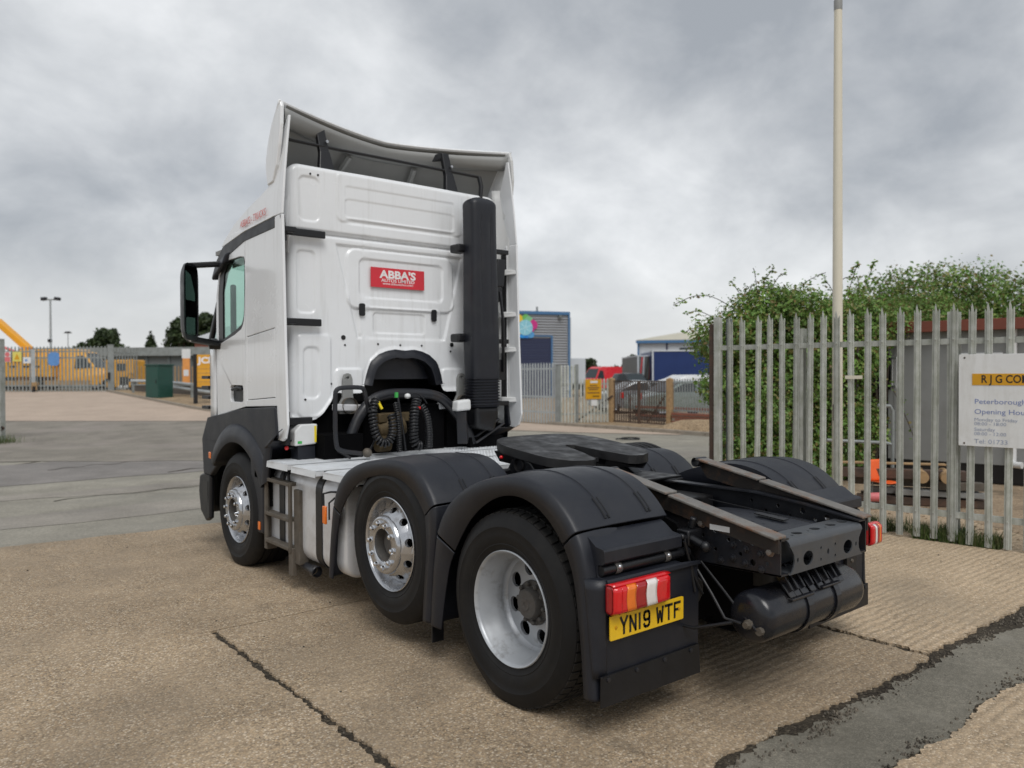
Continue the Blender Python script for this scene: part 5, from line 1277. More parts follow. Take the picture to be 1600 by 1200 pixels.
def coil(path, turns, rc, rw_, name, m=M_black):
    pts = []; N = turns * 12
    pth = [Vector(p) for p in path]
    Ls = [0]
    for a, c in zip(pth, pth[1:]): Ls.append(Ls[-1] + (c - a).length)
    def at_(t):
        d = t * Ls[-1]
        for i in range(len(pth) - 1):
            if d <= Ls[i + 1] + 1e-9: return pth[i].lerp(pth[i + 1], (d - Ls[i]) / (Ls[i + 1] - Ls[i])), (pth[i + 1] - pth[i]).normalized()
        return pth[-1], (pth[-1] - pth[-2]).normalized()
    for k in range(N + 1):
        p, t = at_(k / N); s_, u_ = frame_of(t) if abs(t.y) < .95 else (Vector((1, 0, 0)), Vector((0, 0, 1)))
        s_ = Vector((0, 1, 0)); s_ = (s_ - t * s_.dot(t)).normalized(); u_ = t.cross(s_)
        a = 2 * pi * k / 12; pts.append(p + s_ * cos(a) * rc + u_ * sin(a) * rc)
    return MB().tube(pts, rw_, n=6).build(name, m, T, smooth=60)
coil(smooth_poly([(-.50, 2.66, 1.50), (-.56, 2.62, 1.40), (-.555, 2.60, 1.22), (-.50, 2.60, 1.13), (-.43, 2.60, 1.12), (-.375, 2.61, 1.18), (-.36, 2.63, 1.30), (-.36, 2.66, 1.36)], 2), 26, .030, .0095, 'coiled_airline')
coil(smooth_poly([(-.315, 2.66, 1.46), (-.31, 2.62, 1.3), (-.30, 2.62, 1.04)], 1), 22, .020, .007, 'coiled_airline')
coil(smooth_poly([(-.10, 2.66, 1.48), (-.155, 2.62, 1.38), (-.175, 2.60, 1.22), (-.165, 2.60, 1.10), (-.10, 2.60, 1.08)], 2), 17, .034, .0115, 'coiled_airline')
coil(smooth_poly([(-.06, 2.66, 1.42), (-.03, 2.62, 1.36), (-.015, 2.60, 1.20), (-.02, 2.60, 1.06)], 2), 18, .028, .010, 'coiled_airline')
cbl = MB().tube(sag((-.28, 2.68, 1.50), (-.24, 2.62, 1.04), -.03), .010).tube(sag((-.18, 2.7, 1.5), (.04, 2.72, 1.44), -.06), .007).tube(sag((-.48, 2.7, 1.18), (-.62, 2.62, 1.04), .02), .009).tube(sag((-.9, 3.0, 1.05), (-.72, 2.7, 1.01), -.04), .012)
cbl.build('cable', M_black, T)
MB().bar((-.50, 2.63, 1.47), (-.465, 2.63, 1.41), .02, .02).build('yellow_coupling', M_yeltag, T, smooth=0)
MB().box(-.30, -.275, 2.68, 2.70, 1.50, 1.545).build('green_coupling', M_greentag, T, smooth=0)
MB().sphere((-.17, 2.70, 1.51), .028, .028, .024, n=10, m=6).build('white_coupling', M_wframe, T)
MB().box(-.13, -.10, 2.60, 2.64, 1.40, 1.42).build('red_coupling', M_lred, T, smooth=0)
MB().hexa([(.33, 2.66, 1.36), (.49, 2.66, 1.37), (.49, 2.76, 1.37), (.33, 2.76, 1.36), (.34, 2.66, 1.455), (.485, 2.66, 1.47), (.485, 2.76, 1.47), (.34, 2.76, 1.455)]).build('work_lamp', M_wframe, T, smooth=0, bevel=.02, segs=3)
MB().bar((.42, 2.72, 1.36), (.46, 2.76, 1.06), .09, .05).build('lamp_post', M_rail, T, smooth=0)
# white additive filler box under the cab corner
fb = MB().plate([(-1.105, 1.115), (-.915, 1.125), (-.905, 1.29), (-1.05, 1.29), (-1.105, 1.235)], [], .16, XZ(2.92)).build('additive_box', M_wframe, T, smooth=0, bevel=.012, segs=3)
MB().box(-.935, -.918, 2.916, 2.921, 1.14, 1.275).build('box_label', M_yeltag, fb, smooth=0)
MB().box(-1.08, -1.045, 2.916, 2.921, 1.135, 1.155).build('box_label', M_greentag, fb, smooth=0)
MB().box(-1.07, -.92, 2.94, 3.08, .99, 1.11).build('box_stand', M_grey, fb, smooth=0)
MB().sphere((-1.15, 2.98, 1.10), .018).build('isolator_key', M_lred, T)
MB().tube([(-1.15, 2.98, 1.10), (-1.05, 3.0, 1.09), (-1.0, 3.0, 1.05)], .008).build('isolator_lead', M_black, T)

# ================================================================== NEAR FENCE, HUT AND HEDGE (right)
CAMXY = Vector((CX, CY))
def line_s(A, D, px):
    """distance along the world line A + s*D at which it crosses picture column px"""
    q = P(px, 1.0); e = Vector((q.x - CX, q.y - CY)); A2 = Vector((A[0] - CX, A[1] - CY)); D2 = Vector((D[0], D[1]))
    det = -D2.x * e.y + D2.y * e.x
    return (A2.x * e.y - A2.y * e.x) / det
fA = P(1120, 9.49); fD = (Vector((_r.x, _r.y)) * .716 - Vector((SY, CYw)) * .698).normalized()
frz = math.atan2(fD.y, fD.x)
def fs(px): return line_s(fA, fD, px)
fence = thing('palisade_fence', 'tall weathered galvanised palisade fence right of the lorry, in front of the bramble hedge', 'fence', (fA.x, fA.y, 0), frz)
# W-section pale with a triple-pointed head
def pale_mesh(h, w, name, m):
    prof = [(-w / 2, .012), (-w / 2 + .004, .0), (-w * .22, .004), (-w * .13, -.012), (w * .13, -.012), (w * .22, .004), (w / 2 - .004, 0), (w / 2, .012)]
    mb = MB(); n = len(prof); t = .003
    tops = [h - .05, h - .035, h - .075, h - .02, h - .02, h - .075, h - .035, h - .05]
    for z0 in (0, 1):
        for k, (x, y) in enumerate(prof): mb.v.append((x, y, .02 if z0 == 0 else tops[k]))
    for z0 in (0, 1):
        for k, (x, y) in enumerate(prof): mb.v.append((x, y + t, .02 if z0 == 0 else tops[k]))
    for k in range(n - 1):
        mb.f.append((k, k + 1, n + k + 1, n + k)); mb.f.append((2 * n + k, 3 * n + k, 3 * n + k + 1, 2 * n + k + 1)); mb.f.append((n + k, n + k + 1, 3 * n + k + 1, 3 * n + k))
    o = len(mb.v); mb.v += [(-.0, -.012, h + .02), (0, -.009, h + .02)]
    mb.f += [(n + 3, n + 4, o), (2 * n + n + 3, o + 1, 2 * n + n + 4), (n + 3, o, o + 1, 3 * n + 3), (n + 4, 3 * n + 4, o + 1, o)]
    for z in (.28, h - .34): mb.lathe([(.011, -.012), (.010, -.018), (.001, -.020)], c=(0, 0, z), axis='y', n=8)
    return mb.mesh(name, m, 0)
pms = [pale_mesh(2.36, .068, 'pale', M_galv), pale_mesh(2.36, .068, 'pale', M_galv)]
cols_ = [1120, 1141, 1161.5, 1181.5, 1201.5, 1221.5, 1242, 1263, 1285, 1307.5, 1330.5, 1354.5, 1379.5, 1405.5, 1432, 1459, 1487, 1515.5, 1545, 1575, 1606, 1638, 1671, 1705]
rnd = random.Random(3)
for k, px in enumerate(cols_[1:]):
    o = link('pale', pms[k % 2], fence); o.location = (fs(px), 0, rnd.uniform(-.012, .012)); o.rotation_euler = (rnd.uniform(-.004, .004), rnd.uniform(-.011, .011), rnd.uniform(-.05, .05))
for z in (2.005, .285):
    MB().box(-.02, 5.1, .022, .026, z - .03, z + .03).box(-.02, 5.1, .022, .062, z + .026, z + .030).build('rail', M_galv, fence, smooth=0, bevel=.002)
def ibeam(x, y, h, m, name='post', par=fence):
    return MB().box(x - .05, x + .05, y, y + .008, 0, h).box(x - .05, x + .05, y + .09, y + .098, 0, h).box(x - .004, x + .004, y + .008, y + .09, 0, h).build(name, m, par, smooth=0)
ibeam(fs(1487), .03, 2.30, M_galv); ibeam(fs(1242) + .03, .03, 2.2, M_galv)
MB().box(-.035, .045, -.015, .0, 0, 2.38).box(-.035, .045, -.004, .06, 0, 2.37).build('end_post', M_galv, fence, smooth=0, bevel=.004)
MB().box(-.12, -.055, .02, .12, 0, 2.30).build('gate_post', M_iron, fence, smooth=0, bevel=.01)
MB().box(.055, .13, .12, .15, 0, 2.36).build('gate_stile', M_dgrey, fence, smooth=0, bevel=.004)
MB().box(fs(1322), fs(1349), -.030, -.022, 1.632, 1.668).build('strip', M_cream, fence, smooth=0)

sgn = thing('company_sign', 'white board with an amber nameplate and blue opening hours, fixed to the palisade fence', 'sign', (fA.x, fA.y, 0), frz)
s0 = fs(1500)
sbd = MB().box(s0, s0 + 1.32, -.042, -.034, .985, 1.872).build('sign_board', M_sign, sgn, smooth=0, bevel=.002)
MB().box(s0 + .117, s0 + 1.22, -.046, -.042, 1.575, 1.685).build('name_bar', M_sbar, sgn, smooth=0)
def st(t, x, z, size, m, xs=1.0, bold=0.0, yy=-.0428):
    text('sign_lettering', t, size, m, sgn, board_matrix((s0 + x, yy, z), (1, 0, 0), (0, 0, 1)), align='LEFT', xs=xs, bold=bold)
st('R J G COMM', .192, 1.630, .105, M_ink, xs=.80, bold=.0015, yy=-.0468)
st('Peterborough E', .135, 1.415, .068, M_btext, xs=1.12)
st('Opening Hours:', .135, 1.318, .068, M_btext, xs=1.12)
st('Monday to Friday', .135, 1.242, .046, M_gtext, xs=1.1); st('08:00 - 18:00', .135, 1.202, .046, M_gtext, xs=1.1)
st('Saturday', .135, 1.148, .046, M_gtext, xs=1.1); st('08:00 - 12:00', .135, 1.106, .046, M_gtext, xs=1.1)
st('Tel: 01733', .135, 1.032, .060, M_gtext, xs=1.1)
for (x, z) in ((.05, 1.84), (.05, 1.01), (1.27, 1.84), (1.27, 1.01)):
    MB().lathe([(.010, 0), (.008, -.004), (.001, -.005)], c=(s0 + x, -.042, z), axis='y', n=8).build('screw', M_steps, sgn)

pole = thing('flag_pole', 'tall cream painted pole standing behind the palisade fence', 'pole', P(1308.5, 8.95))
MB().tube([(0, 0, 0), (0, 0, 3.0), (0, 0, 5.86)], [.060, .054, .044], n=20).build('shaft', M_cream, pole)
MB().lathe([(.046, 5.84), (.047, 5.95), (.034, 5.975), (.001, 5.975)], axis='z', n=16).build('collar', M_hut, pole)
MB().lathe([(.022, 5.97), (.026, 6.0), (.040, 6.03), (.036, 6.09), (.001, 6.11)], axis='z', n=14).build('finial', M_rail, pole)
MB().box(-.072, -.055, -.02, .02, 1.15, 1.34).build('cleat', M_iron, pole, smooth=0, bevel=.006)

# --- hut
hA = Vector((9.06, 2.87)); hD = Vector((.30, -1.79)).normalized(); hrz = math.atan2(hD.y, hD.x)
hut = thing('site_hut', 'grey panelled site hut with a rust red roof edge, behind the palisade fence', 'hut', (hA.x, hA.y, 0), hrz)
def hs_(px): return line_s(hA, hD, px)
x_l = hs_(1388); x_w0, x_w1 = hs_(1497), hs_(1567); HL = 4.4
zb_h = .32
# wall skin with window openings (local y runs away from the road)
wl = MB().plate([(x_l, .30), (HL, .30), (HL, 2.36), (x_l, 2.36)], [[(x_w0 + .04, 1.25), (x_w0 + .04, 1.95), (x_w1 - .04, 1.95), (x_w1 - .04, 1.25)]], .05, lambda x, z, w: (x, w, z))
wl.box(x_l, x_l + .05, .05, 2.6, .30, 2.36).box(HL - .05, HL, .05, 2.6, .30, 2.36).box(x_l + .05, HL - .05, 2.55, 2.6, .3, 2.36)
wl.build('wall', M_hut, hut, smooth=0)
for k in range(8):
    x = x_l + .1 + k * .62
    if not (x_w0 - .05 < x < x_w1 + .05): MB().box(x - .012, x + .012, -.006, .0, .31, 2.35).build('panel_joint', M_hut, hut, smooth=0)
MB().box(x_l - .12, HL + .1, -.14, 2.7, 2.36, 2.40).build('roof', M_dgrey, hut, smooth=0)
MB().box(x_l - .28, HL + .1, -.17, -.12, 2.33, 2.50).box(x_l - .28, x_l - .23, -.12, 2.6, 2.33, 2.5).build('fascia', M_fascia, hut, smooth=0, bevel=.006)
MB().box(x_l, HL, .02, 2.55, .02, .30).build('base_skirt', M_ink, hut, smooth=0)
wf_ = MB().plate([(x_w0, 1.21), (x_w0, 1.99), (x_w1, 1.99), (x_w1, 1.21)], [[(x_w0 + .06, 1.27), (x_w0 + .06, 1.92), (x_w0 + .30, 1.92), (x_w0 + .30, 1.27)], [(x_w0 + .36, 1.27), (x_w0 + .36, 1.92), (x_w1 - .06, 1.92), (x_w1 - .06, 1.27)]], .07, lambda x, z, w: (x, w - .025, z)).build('window_frame', M_wframe, hut, smooth=0, bevel=.005)
MB().box(x_w0 + .04, x_w1 - .04, .01, .016, 1.25, 1.94).build('pane', M_dglass, wf_, smooth=0)
# small casement standing open at the far corner
ow = MB().plate([(0, 0), (.30, 0), (.30, .50), (0, .50)], [[(.04, .04), (.26, .04), (.26, .46), (.04, .46)]], .03, lambda x, z, w: (x_l + .06 + .02 * z + x * .42, -.02 - x * .75 - w, 1.45 + z)).build('open_casement', M_wframe, hut, smooth=0)
MB().box(x_l - .34, x_l + .04, -.005, .01, 1.42, 1.98).build('dark_opening', M_ink, hut, smooth=0)
MB().cyl((hs_(1583), -.04, .36), (hs_(1583), -.04, 2.36), .055, n=14).build('downpipe', M_wframe, hut)
MB().tube([(hs_(1583), -.04, .40), (hs_(1583), -.10, .33), (hs_(1583) + .14, -.14, .33)], .05, n=12).build('pipe_shoe', M_wframe, hut)

# --- hedge: bramble grown over what stands behind the fence
def leaf_cloud(name, blobs, n, size, m, parent, seed, jitter=.12, flat=.0, core=0.0, kind='stuff', up=.25):
    rn = random.Random(seed); mb = MB(); Vv = mb.v; Ff = mb.f
    wts = []; tot = 0
    for bl in blobs:
        c, r = bl[0], bl[1]; tot += (r[0] * r[1] + r[1] * r[2] + r[0] * r[2]); wts.append(tot)
    import bisect
    for _ in range(n):
        c, r = blobs[bisect.bisect(wts, rn.random() * tot)][:2]
        while True:
            d = Vector((rn.gauss(0, 1), rn.gauss(0, 1), rn.gauss(0, 1)))
            if d.length > .01: break
        d.normalize()
        k = 1 + rn.gauss(0, jitter) - abs(rn.gauss(0, .12)) if rn.random() < .8 else rn.uniform(.45, 1)
        q = Vector((d.x * r[0], d.y * r[1], d.z * r[2]))
        lump = 1 + .34 * noise.noise(Vector((c[0] + q.x, c[1] + q.y, c[2] + q.z)) * 1.9) + .12 * noise.noise(Vector((c[0] + q.x, c[1] + q.y, c[2] + q.z)) * 5.0)
        p = Vector(c) + q * (k * lump)
        if p.z < .02: continue
        s = size * rn.uniform(.55, 1.3); nrm = (d * .7 + Vector((rn.gauss(0, .55), rn.gauss(0, .55), rn.gauss(0, .55) + up))).normalized()
        a, b_ = frame_of(nrm); th = rn.uniform(0, 2 * pi); u_ = a * cos(th) + b_ * sin(th); w_ = nrm.cross(u_); o = len(Vv)
        fold = nrm * (s * .16)
        Vv.append(tuple(p - u_ * s * .55)); Vv.append(tuple(p + w_ * s * .36 - u_ * s * .05 + fold)); Vv.append(tuple(p + u_ * s * .60)); Vv.append(tuple(p - w_ * s * .36 - u_ * s * .05 + fold))
        Ff.append((o, o + 1, o + 2)); Ff.append((o, o + 2, o + 3))
    return mb.build(name, m, parent, smooth=0, recalc=False, kind=kind)
def sprig(pts, n, size, mb, rn):
    pts = smooth_poly([tuple(p) for p in pts], 3)
    mbs.tube(pts, .006, n=5)
    for _ in range(n):
        t = rn.uniform(.0, 1); k = min(len(pts) - 2, int(t * (len(pts) - 1))); p = Vector(pts[k]) + Vector((rn.gauss(0, .03), rn.gauss(0, .03), rn.gauss(0, .03)))
        nrm = Vector((rn.gauss(0, 1), rn.gauss(0, 1), rn.gauss(0, 1) + .5)).normalized(); a, b_ = frame_of(nrm); s = size * rn.uniform(.6, 1.2); o = len(mb.v)
        mb.v += [tuple(p - a * s * .5), tuple(p + b_ * s * .35), tuple(p + a * s * .6), tuple(p - b_ * s * .35)]; mb.f += [(o, o + 1, o + 2), (o, o + 2, o + 3)]
def hb(px, y, d, rx, ry, rz):
    p = P(px, d, Zp(y, d)); return ((p.x, p.y, p.z), (rx, ry, rz))
hedge = thing('bramble_hedge', 'rambling bramble hedge with reddish tips behind the left half of the palisade fence', 'hedge', (0, 0, 0))
B1 = []
for (px, yt, d, r) in [(1128, 500, 12.2, .50), (1172, 470, 12.2, .52), (1205, 446, 12.3, .55), (1245, 452, 12.4, .55), (1288, 466, 12.4, .50), (1330, 462, 12.5, .52), (1372, 470, 12.6, .50), (1410, 470, 14.6, .5), (1455, 462, 14.8, .55)]:
    zt_ = Zp(yt, d); p = P(px, d)
    B1.append(((p.x, p.y, zt_ - r * .75), (r, r, r * .8)))
    z = zt_ - r * 1.3
    if px < 1150: B1.append(((p.x, p.y, zt_ - 1.0), (r * .7, r * .7, r * .6)))
    while z > .2 and 1150 < px < 1350:
        B1.append(((p.x + random.uniform(-.15, .15), p.y + random.uniform(-.15, .15), z), (r * random.uniform(.85, 1.15), r * random.uniform(.9, 1.2), r * .7))); z -= r * .75
leaf_cloud('leaves', B1, 52000, .064, M_leaf, hedge, 5, jitter=.10); leaf_cloud('small_leaves', B1, 44000, .040, M_leaf, hedge, 15, jitter=.13)
mbs = MB(); mbl = MB(); rn = random.Random(8)
def S(px, y, d): return P(px, d, Zp(y, d))
for pts, n in (([S(1150, 486, 12.1), S(1115, 464, 12), S(1085, 462, 11.9), S(1052, 478, 11.8)], 46), ([S(1120, 500, 12), S(1090, 485, 12), S(1072, 492, 11.9)], 34), ([S(1115, 520, 12), S(1085, 512, 12), S(1068, 522, 11.9)], 26),
               ([S(1250, 448, 12.3), S(1270, 436, 12.2), S(1290, 428, 12.2)], 26), ([S(1325, 460, 12.4), S(1334, 430, 12.4), S(1340, 414, 12.4)], 60), ([S(1345, 462, 12.4), S(1360, 430, 12.4), S(1365, 412, 12.4)], 56), ([S(1195, 440, 12.2), S(1205, 425, 12.2), S(1210, 420, 12.2)], 30),
               ([S(1240, 560, 11.4), S(1262, 600, 11.2), S(1290, 640, 11.1)], 26), ([S(1390, 600, 11.6), S(1410, 640, 11.4), S(1430, 690, 11.3)], 24), ([S(1170, 480, 12.2), S(1150, 452, 12.1), S(1142, 440, 12)], 24)):
    sprig(pts, n, .062, mbl, rn)
for k in range(26):
    px_ = random.uniform(1150, 1640); d_ = 12.2 if px_ < 1395 else 16.9; y_ = random.uniform(440, 480) if px_ < 1395 else random.uniform(428, 446)
    s0_ = S(px_, y_ + 20, d_); e_ = s0_ + Vector((random.uniform(-.35, .35), random.uniform(-.3, .3), random.uniform(.12, .42))); sprig([s0_, s0_.lerp(e_, .6) + Vector((0, 0, .12)), e_], random.randint(14, 30), .050, mbl, rn)
for k in range(40):
    p = P(random.uniform(1130, 1385), random.uniform(12.0, 12.8)); q = p + Vector((random.uniform(-.4, .4), random.uniform(-.4, .4), random.uniform(1.2, 2.6)))
    mbs.tube([p, p.lerp(q, .5) + Vector((random.uniform(-.2, .2), 0, 0)), q], random.uniform(.008, .02), n=5)
mbs.build('stems', M_bark, hedge, kind='stuff'); mbl.build('sprays', M_leaf, hedge, smooth=0, recalc=False, kind='stuff')
B2 = []
for (px, yt, d, r) in [(1340, 452, 17.5, .7), (1385, 440, 17.5, .75), (1425, 424, 17.5, .8), (1470, 424, 17.5, .85), (1515, 424, 17.3, .85), (1560, 432, 17, .85), (1605, 448, 17, .8), (1650, 452, 17, .8), (1690, 470, 17, .7)]:
    zt_ = Zp(yt, d); p = P(px, d)
    for dz, k in ((-.7, 1), (-1.5, 1.1), (-2.3, 1.1), (-3.0, 1.0)):
        if zt_ + dz * r > .2: B2.append(((p.x, p.y, zt_ + dz * r), (r * k, r * k, r * .8)))
hedge2 = thing('overgrown_bush', 'broad rounded overgrown bush rising behind the grey hut roof', 'bush', (0, 0, 0))
leaf_cloud('leaves', B2, 40000, .082, M_leaf, hedge2, 6, jitter=.10); leaf_cloud('small_leaves', B2, 34000, .052, M_leaf, hedge2, 16, jitter=.13)
mbs = MB()
for k in range(20):
    p = P(random.uniform(1350, 1640), 17.3); mbs.tube([p, p + Vector((random.uniform(-.3, .3), 0, 2.2))], .03, n=5)
mbs.build('stems', M_bark, hedge2, kind='stuff')
# darkness under the brambles is shade; added dark boards stand in for it
bf = thing('hedge_backing', 'dark boards added inside the bramble hedge to stand in for its shade', 'fence', P(1100, 13.6), BR - .12)
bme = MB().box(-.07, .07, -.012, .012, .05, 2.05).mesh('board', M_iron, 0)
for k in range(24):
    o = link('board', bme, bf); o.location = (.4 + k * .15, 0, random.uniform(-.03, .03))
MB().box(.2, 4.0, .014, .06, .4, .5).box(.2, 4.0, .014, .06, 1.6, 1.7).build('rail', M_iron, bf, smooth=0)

# --- junk between fence and hut
tr = thing('tube_handrail', 'grey tubular steel handrail beside the hut, behind the fence', 'handrail', P(1395, 10.6), BR)
MB().tube([(-.9, 0, .78), (-.10, 0, .74), (-.02, 0, .72)], .022).tube([(0, 0, .02), (0, 0, 1.18), (-.04, 0, 1.24), (-.20, 0, 1.25)], .024).build('tube', M_galvd, tr)
ch = thing('orange_chair', 'small orange plastic chair behind the fence beside the timber stack', 'chair', P(1382, 9.9), BR + .3)
ch.scale = (.62, .62, .74)
cm_ = MB().grid(6, 8, lambda u, v: (-.20 + .40 * u, .18 + .10 * v - .03 * sin(pi * u), .42 + .36 * v)); cm_.build('backrest', M_orange, ch, smooth=60, solid=.012)
MB().grid(6, 6, lambda u, v: (-.20 + .40 * u, -.2 + .38 * v, .42 - .02 * sin(pi * u))).build('seat', M_orange, ch, smooth=60, solid=.012)
for x in (-.17, .17):
    for y in (-.17, .17): MB().cyl((x, y, 0.01), (x * .9, y * .9, .41), .013, n=8).build('leg', M_galvd, ch)
gb = thing('gas_bottle', 'small red gas bottle lying beside the timber stack', 'gas bottle', P(1367, 9.6, .16), BR)
gb.scale = (.62, .62, .62)
MB().lathe([(.001, -.16), (.05, -.155), (.085, -.12), (.09, .12), (.06, .16), (.025, .175), (.02, .21), (.001, .21)], n=18).build('shell', M_spink, gb)
stk = thing('timber_stack', 'stack of old steel channels and timber lying behind the fence by the hut', 'stack', P(1440, 9.9), BR - .35)
rn = random.Random(4)
for k, (x, y, z, l, w, h, m_, nm) in enumerate([(0, 0, .06, 1.5, .16, .10, M_iron, 'timber'), (.05, .26, .06, 1.5, .14, .10, M_iron, 'timber'), (0, .1, .17, 1.3, .12, .08, M_hut, 'channel'), (.2, -.05, .17, 1.0, .1, .07, M_hut, 'channel'), (-.2, .15, .28, 1.2, .18, .10, M_steps, 'timber'), (-.25, .0, .40, 1.5, .16, .12, M_iron, 'timber'), (-.35, .1, .52, 1.3, .10, .025, M_wood, 'plank'), (.42, -.1, .28, .5, .14, .1, M_steps, 'timber')]):
    MB().box(x - l / 2, x + l / 2, y - w / 2, y + w / 2, z - h / 2, z + h / 2, Matrix.Rotation(rn.uniform(-.08, .08), 4, 'Z')).build(nm, m_, stk, smooth=0, bevel=.006)
for k, x in enumerate((-.02, .26)): MB().cyl((x, -.25, .39), (x + .02, .25, .39), .075, n=16).build('log', M_wood, stk)
# ground litter and grass at the foot of the fence
gm = MB(); rn = random.Random(9)
def blades(mb, n, fpos, h0, h1, rn):
    for _ in range(n):
        p = fpos(); h = rn.uniform(h0, h1); a = rn.uniform(0, 2 * pi); w = rn.uniform(.003, .007); ln = Vector((rn.gauss(0, .35), rn.gauss(0, .35), 0)) * h
        dx = Vector((cos(a), sin(a), 0)) * w; o = len(mb.v); t = Vector((0, 0, h))
        mb.v += [tuple(p - dx), tuple(p + dx), tuple(p + dx * .7 + ln * .4 + t * .6), tuple(p - dx * .7 + ln * .4 + t * .6), tuple(p + ln + t)]
        mb.f += [(o, o + 1, o + 2, o + 3), (o + 3, o + 2, o + 4)]
def fp_():
    while True:
        s = rn.uniform(.6, 3.0); y = abs(rn.gauss(0, .16)) + .0; 
        if noise.noise(Vector((s * 2.2, y * 2, 3))) > -.12 + y * .5: break
    q = fA.xy + fD * s + Vector((-fD.y, fD.x)) * y; return Vector((q.x, q.y, 0))
blades(gm, 5200, fp_, .04, .19, rn)
g = gm.build('grass', M_grass, None, smooth=0, recalc=False); tag(g, 'green grass growing along the foot of the palisade fence', 'grass', kind='stuff')
lm = MB()
for _ in range(700):
    s = rn.uniform(0, 5); y = rn.uniform(.05, 2.6); q = fA.xy + fD * s + Vector((-fD.y, fD.x)) * y; r_ = rn.uniform(.008, .035); a = rn.uniform(0, pi)
    c = Vector((q.x, q.y, 0.0)); pts = [c + Vector((r_ * cos(a + i * pi / 2) * rn.uniform(.6, 1.3), r_ * sin(a + i * pi / 2) * rn.uniform(.6, 1.3), -.005)) for i in range(4)]
    lm.hexa(pts + [c + (p - c) * .6 + Vector((0, 0, r_ * rn.uniform(.3, .9))) for p in pts])
o = lm.build('rubble', M_earth, None, smooth=0, recalc=False); tag(o, 'stones and rubble scattered on the earth behind the fence', 'rubble', kind='stuff')

gm2 = MB(); rn = random.Random(33)
for _ in range(1500):
    x = rn.uniform(-3.6, 4.2); y = rn.uniform(-1.0, 5.6); r_ = rn.uniform(.002, .006) * (2.0 if rn.random() < .04 else 1); a_ = rn.uniform(0, pi); c_ = Vector((x, y, .001))
    pts = [c_ + Vector((r_ * cos(a_ + i * pi / 2) * rn.uniform(.6, 1.3), r_ * sin(a_ + i * pi / 2) * rn.uniform(.6, 1.3), -.003)) for i in range(4)]
    gm2.hexa(pts + [c_ + (p - c_) * .6 + Vector((0, 0, r_ * rn.uniform(.5, .9))) for p in pts])
gm2.build('grit', M_crumb, yard, smooth=0, recalc=False, kind='stuff')

# ================================================================== RIGHT DISTANCE: across the road
def pale_run(mb, A, D, L, h, sp, w=.065, t=.02, z0=.03, zf=None, nrm=None):
    n = int(L / sp); A = Vector(A[:2]); D = Vector(D[:2]); N = Vector((-D.y, D.x))
    for i in range(n + 1):
        c = A + D * (i * sp); g0 = gz(c.x, c.y); q = []
        for z in (g0 + z0, g0 + h - .05):
            for (a, b_) in ((-1, -1), (1, -1), (1, 1), (-1, 1)): 
                p = c + D * (a * w / 2) + N * (b_ * t / 2); q.append((p.x, p.y, z))
        mb.hexa(q); o = len(mb.v); mb.v.append((c.x, c.y, g0 + h + .02)); mb.f += [(o - 4, o - 3, o), (o - 3, o - 2, o), (o - 2, o - 1, o), (o - 1, o - 4, o)]
def rail_run(mb, A, D, L, z, h=.05, off=.03, seg=1.0):
    A = Vector(A[:2]); D = Vector(D[:2]); N = Vector((-D.y, D.x)); n = max(1, int(L / seg))
    for i in range(n):
        a = A + D * (L * i / n) + N * off; c = A + D * (L * (i + 1) / n) + N * off
        mb.bar((a.x, a.y, gz(a.x, a.y) + z), (c.x, c.y, gz(c.x, c.y) + z), .04, h)
GX = 13.72
g1 = thing('palisade_gate', 'tall pale galvanised palisade gate across the road beside the grey unit', 'gate', (0, 0, 0))
mb = MB(); pale_run(mb, (GX, 15.98), (0, 1), 3.4, 2.06, .145); mb.build('pales', M_galvb, g1, smooth=0, kind='stuff')
for z in (1.86, .92, .40): 
    mb = MB(); rail_run(mb, (GX, 15.95), (0, 1), 3.5, z, .06, off=-.03); mb.build('rail', M_galvb, g1, smooth=0)
gp_ = thing('gate_post', 'thick square steel gate post at the end of the road-side palisade gate', 'post', (GX, 15.85, 0)); MB().box(-.07, .07, -.07, .07, 0, 1.98).build('post_shaft', M_galvd, gp_, smooth=0, bevel=.006); MB().box(-.08, .08, -.08, .08, 1.98, 2.0).build('post_cap', M_galvd, gp_, smooth=0)
f2A = Vector((13.80, 15.78)); f2B = Vector((15.42, 15.13)); f2D = (f2B - f2A).normalized(); f2L = (f2B - f2A).length
f2 = thing('palisade_fence', 'low stained palisade fence across the road carrying the yellow notice', 'fence', (0, 0, 0))
mb = MB(); pale_run(mb, f2A, f2D, f2L * .30, 1.98, .12); pale_run(mb, f2A + f2D * f2L * .33, f2D, f2L * .64, 1.52, .12); mb.build('pales', M_galv, f2, smooth=0, kind='stuff')
for z in (1.35, .35):
    mb = MB(); rail_run(mb, f2A, f2D, f2L, z, .05); mb.build('rail', M_galvd, f2, smooth=0)
ibx = f2A + f2D * f2L * .31; MB().box(ibx.x - .05, ibx.x + .05, ibx.y - .04, ibx.y + .04, 0, 2.0).build('post', M_galvd, f2, smooth=0)
ns = thing('yellow_notice', 'yellow notice with black wording on the low palisade fence across the road', 'sign', (f2A.x, f2A.y, 0), math.atan2(f2D.y, f2D.x))
sx = line_s(f2A, f2D, 914); sx1 = line_s(f2A, f2D, 938.5)
MB().box(sx, sx1, -.05, -.04, .84, 1.50).build('notice_board', M_sbar, ns, smooth=0)
nm_ = (sx + sx1) / 2; nw = sx1 - sx
MB().box(nm_ - .12 * nw / .6, nm_ + .16 * nw / .6, -.055, -.05, 1.38, 1.45).build('notice_emblem', M_wframe, ns, smooth=0)
for z, w in ((1.29, .30), (1.22, .48), (1.16, .36), (1.05, .50)): MB().box(nm_ - w * nw / 1.3, nm_ + w * nw / 1.3, -.053, -.05, z - .014, z + .014).build('wording_line', M_iron, ns, smooth=0)
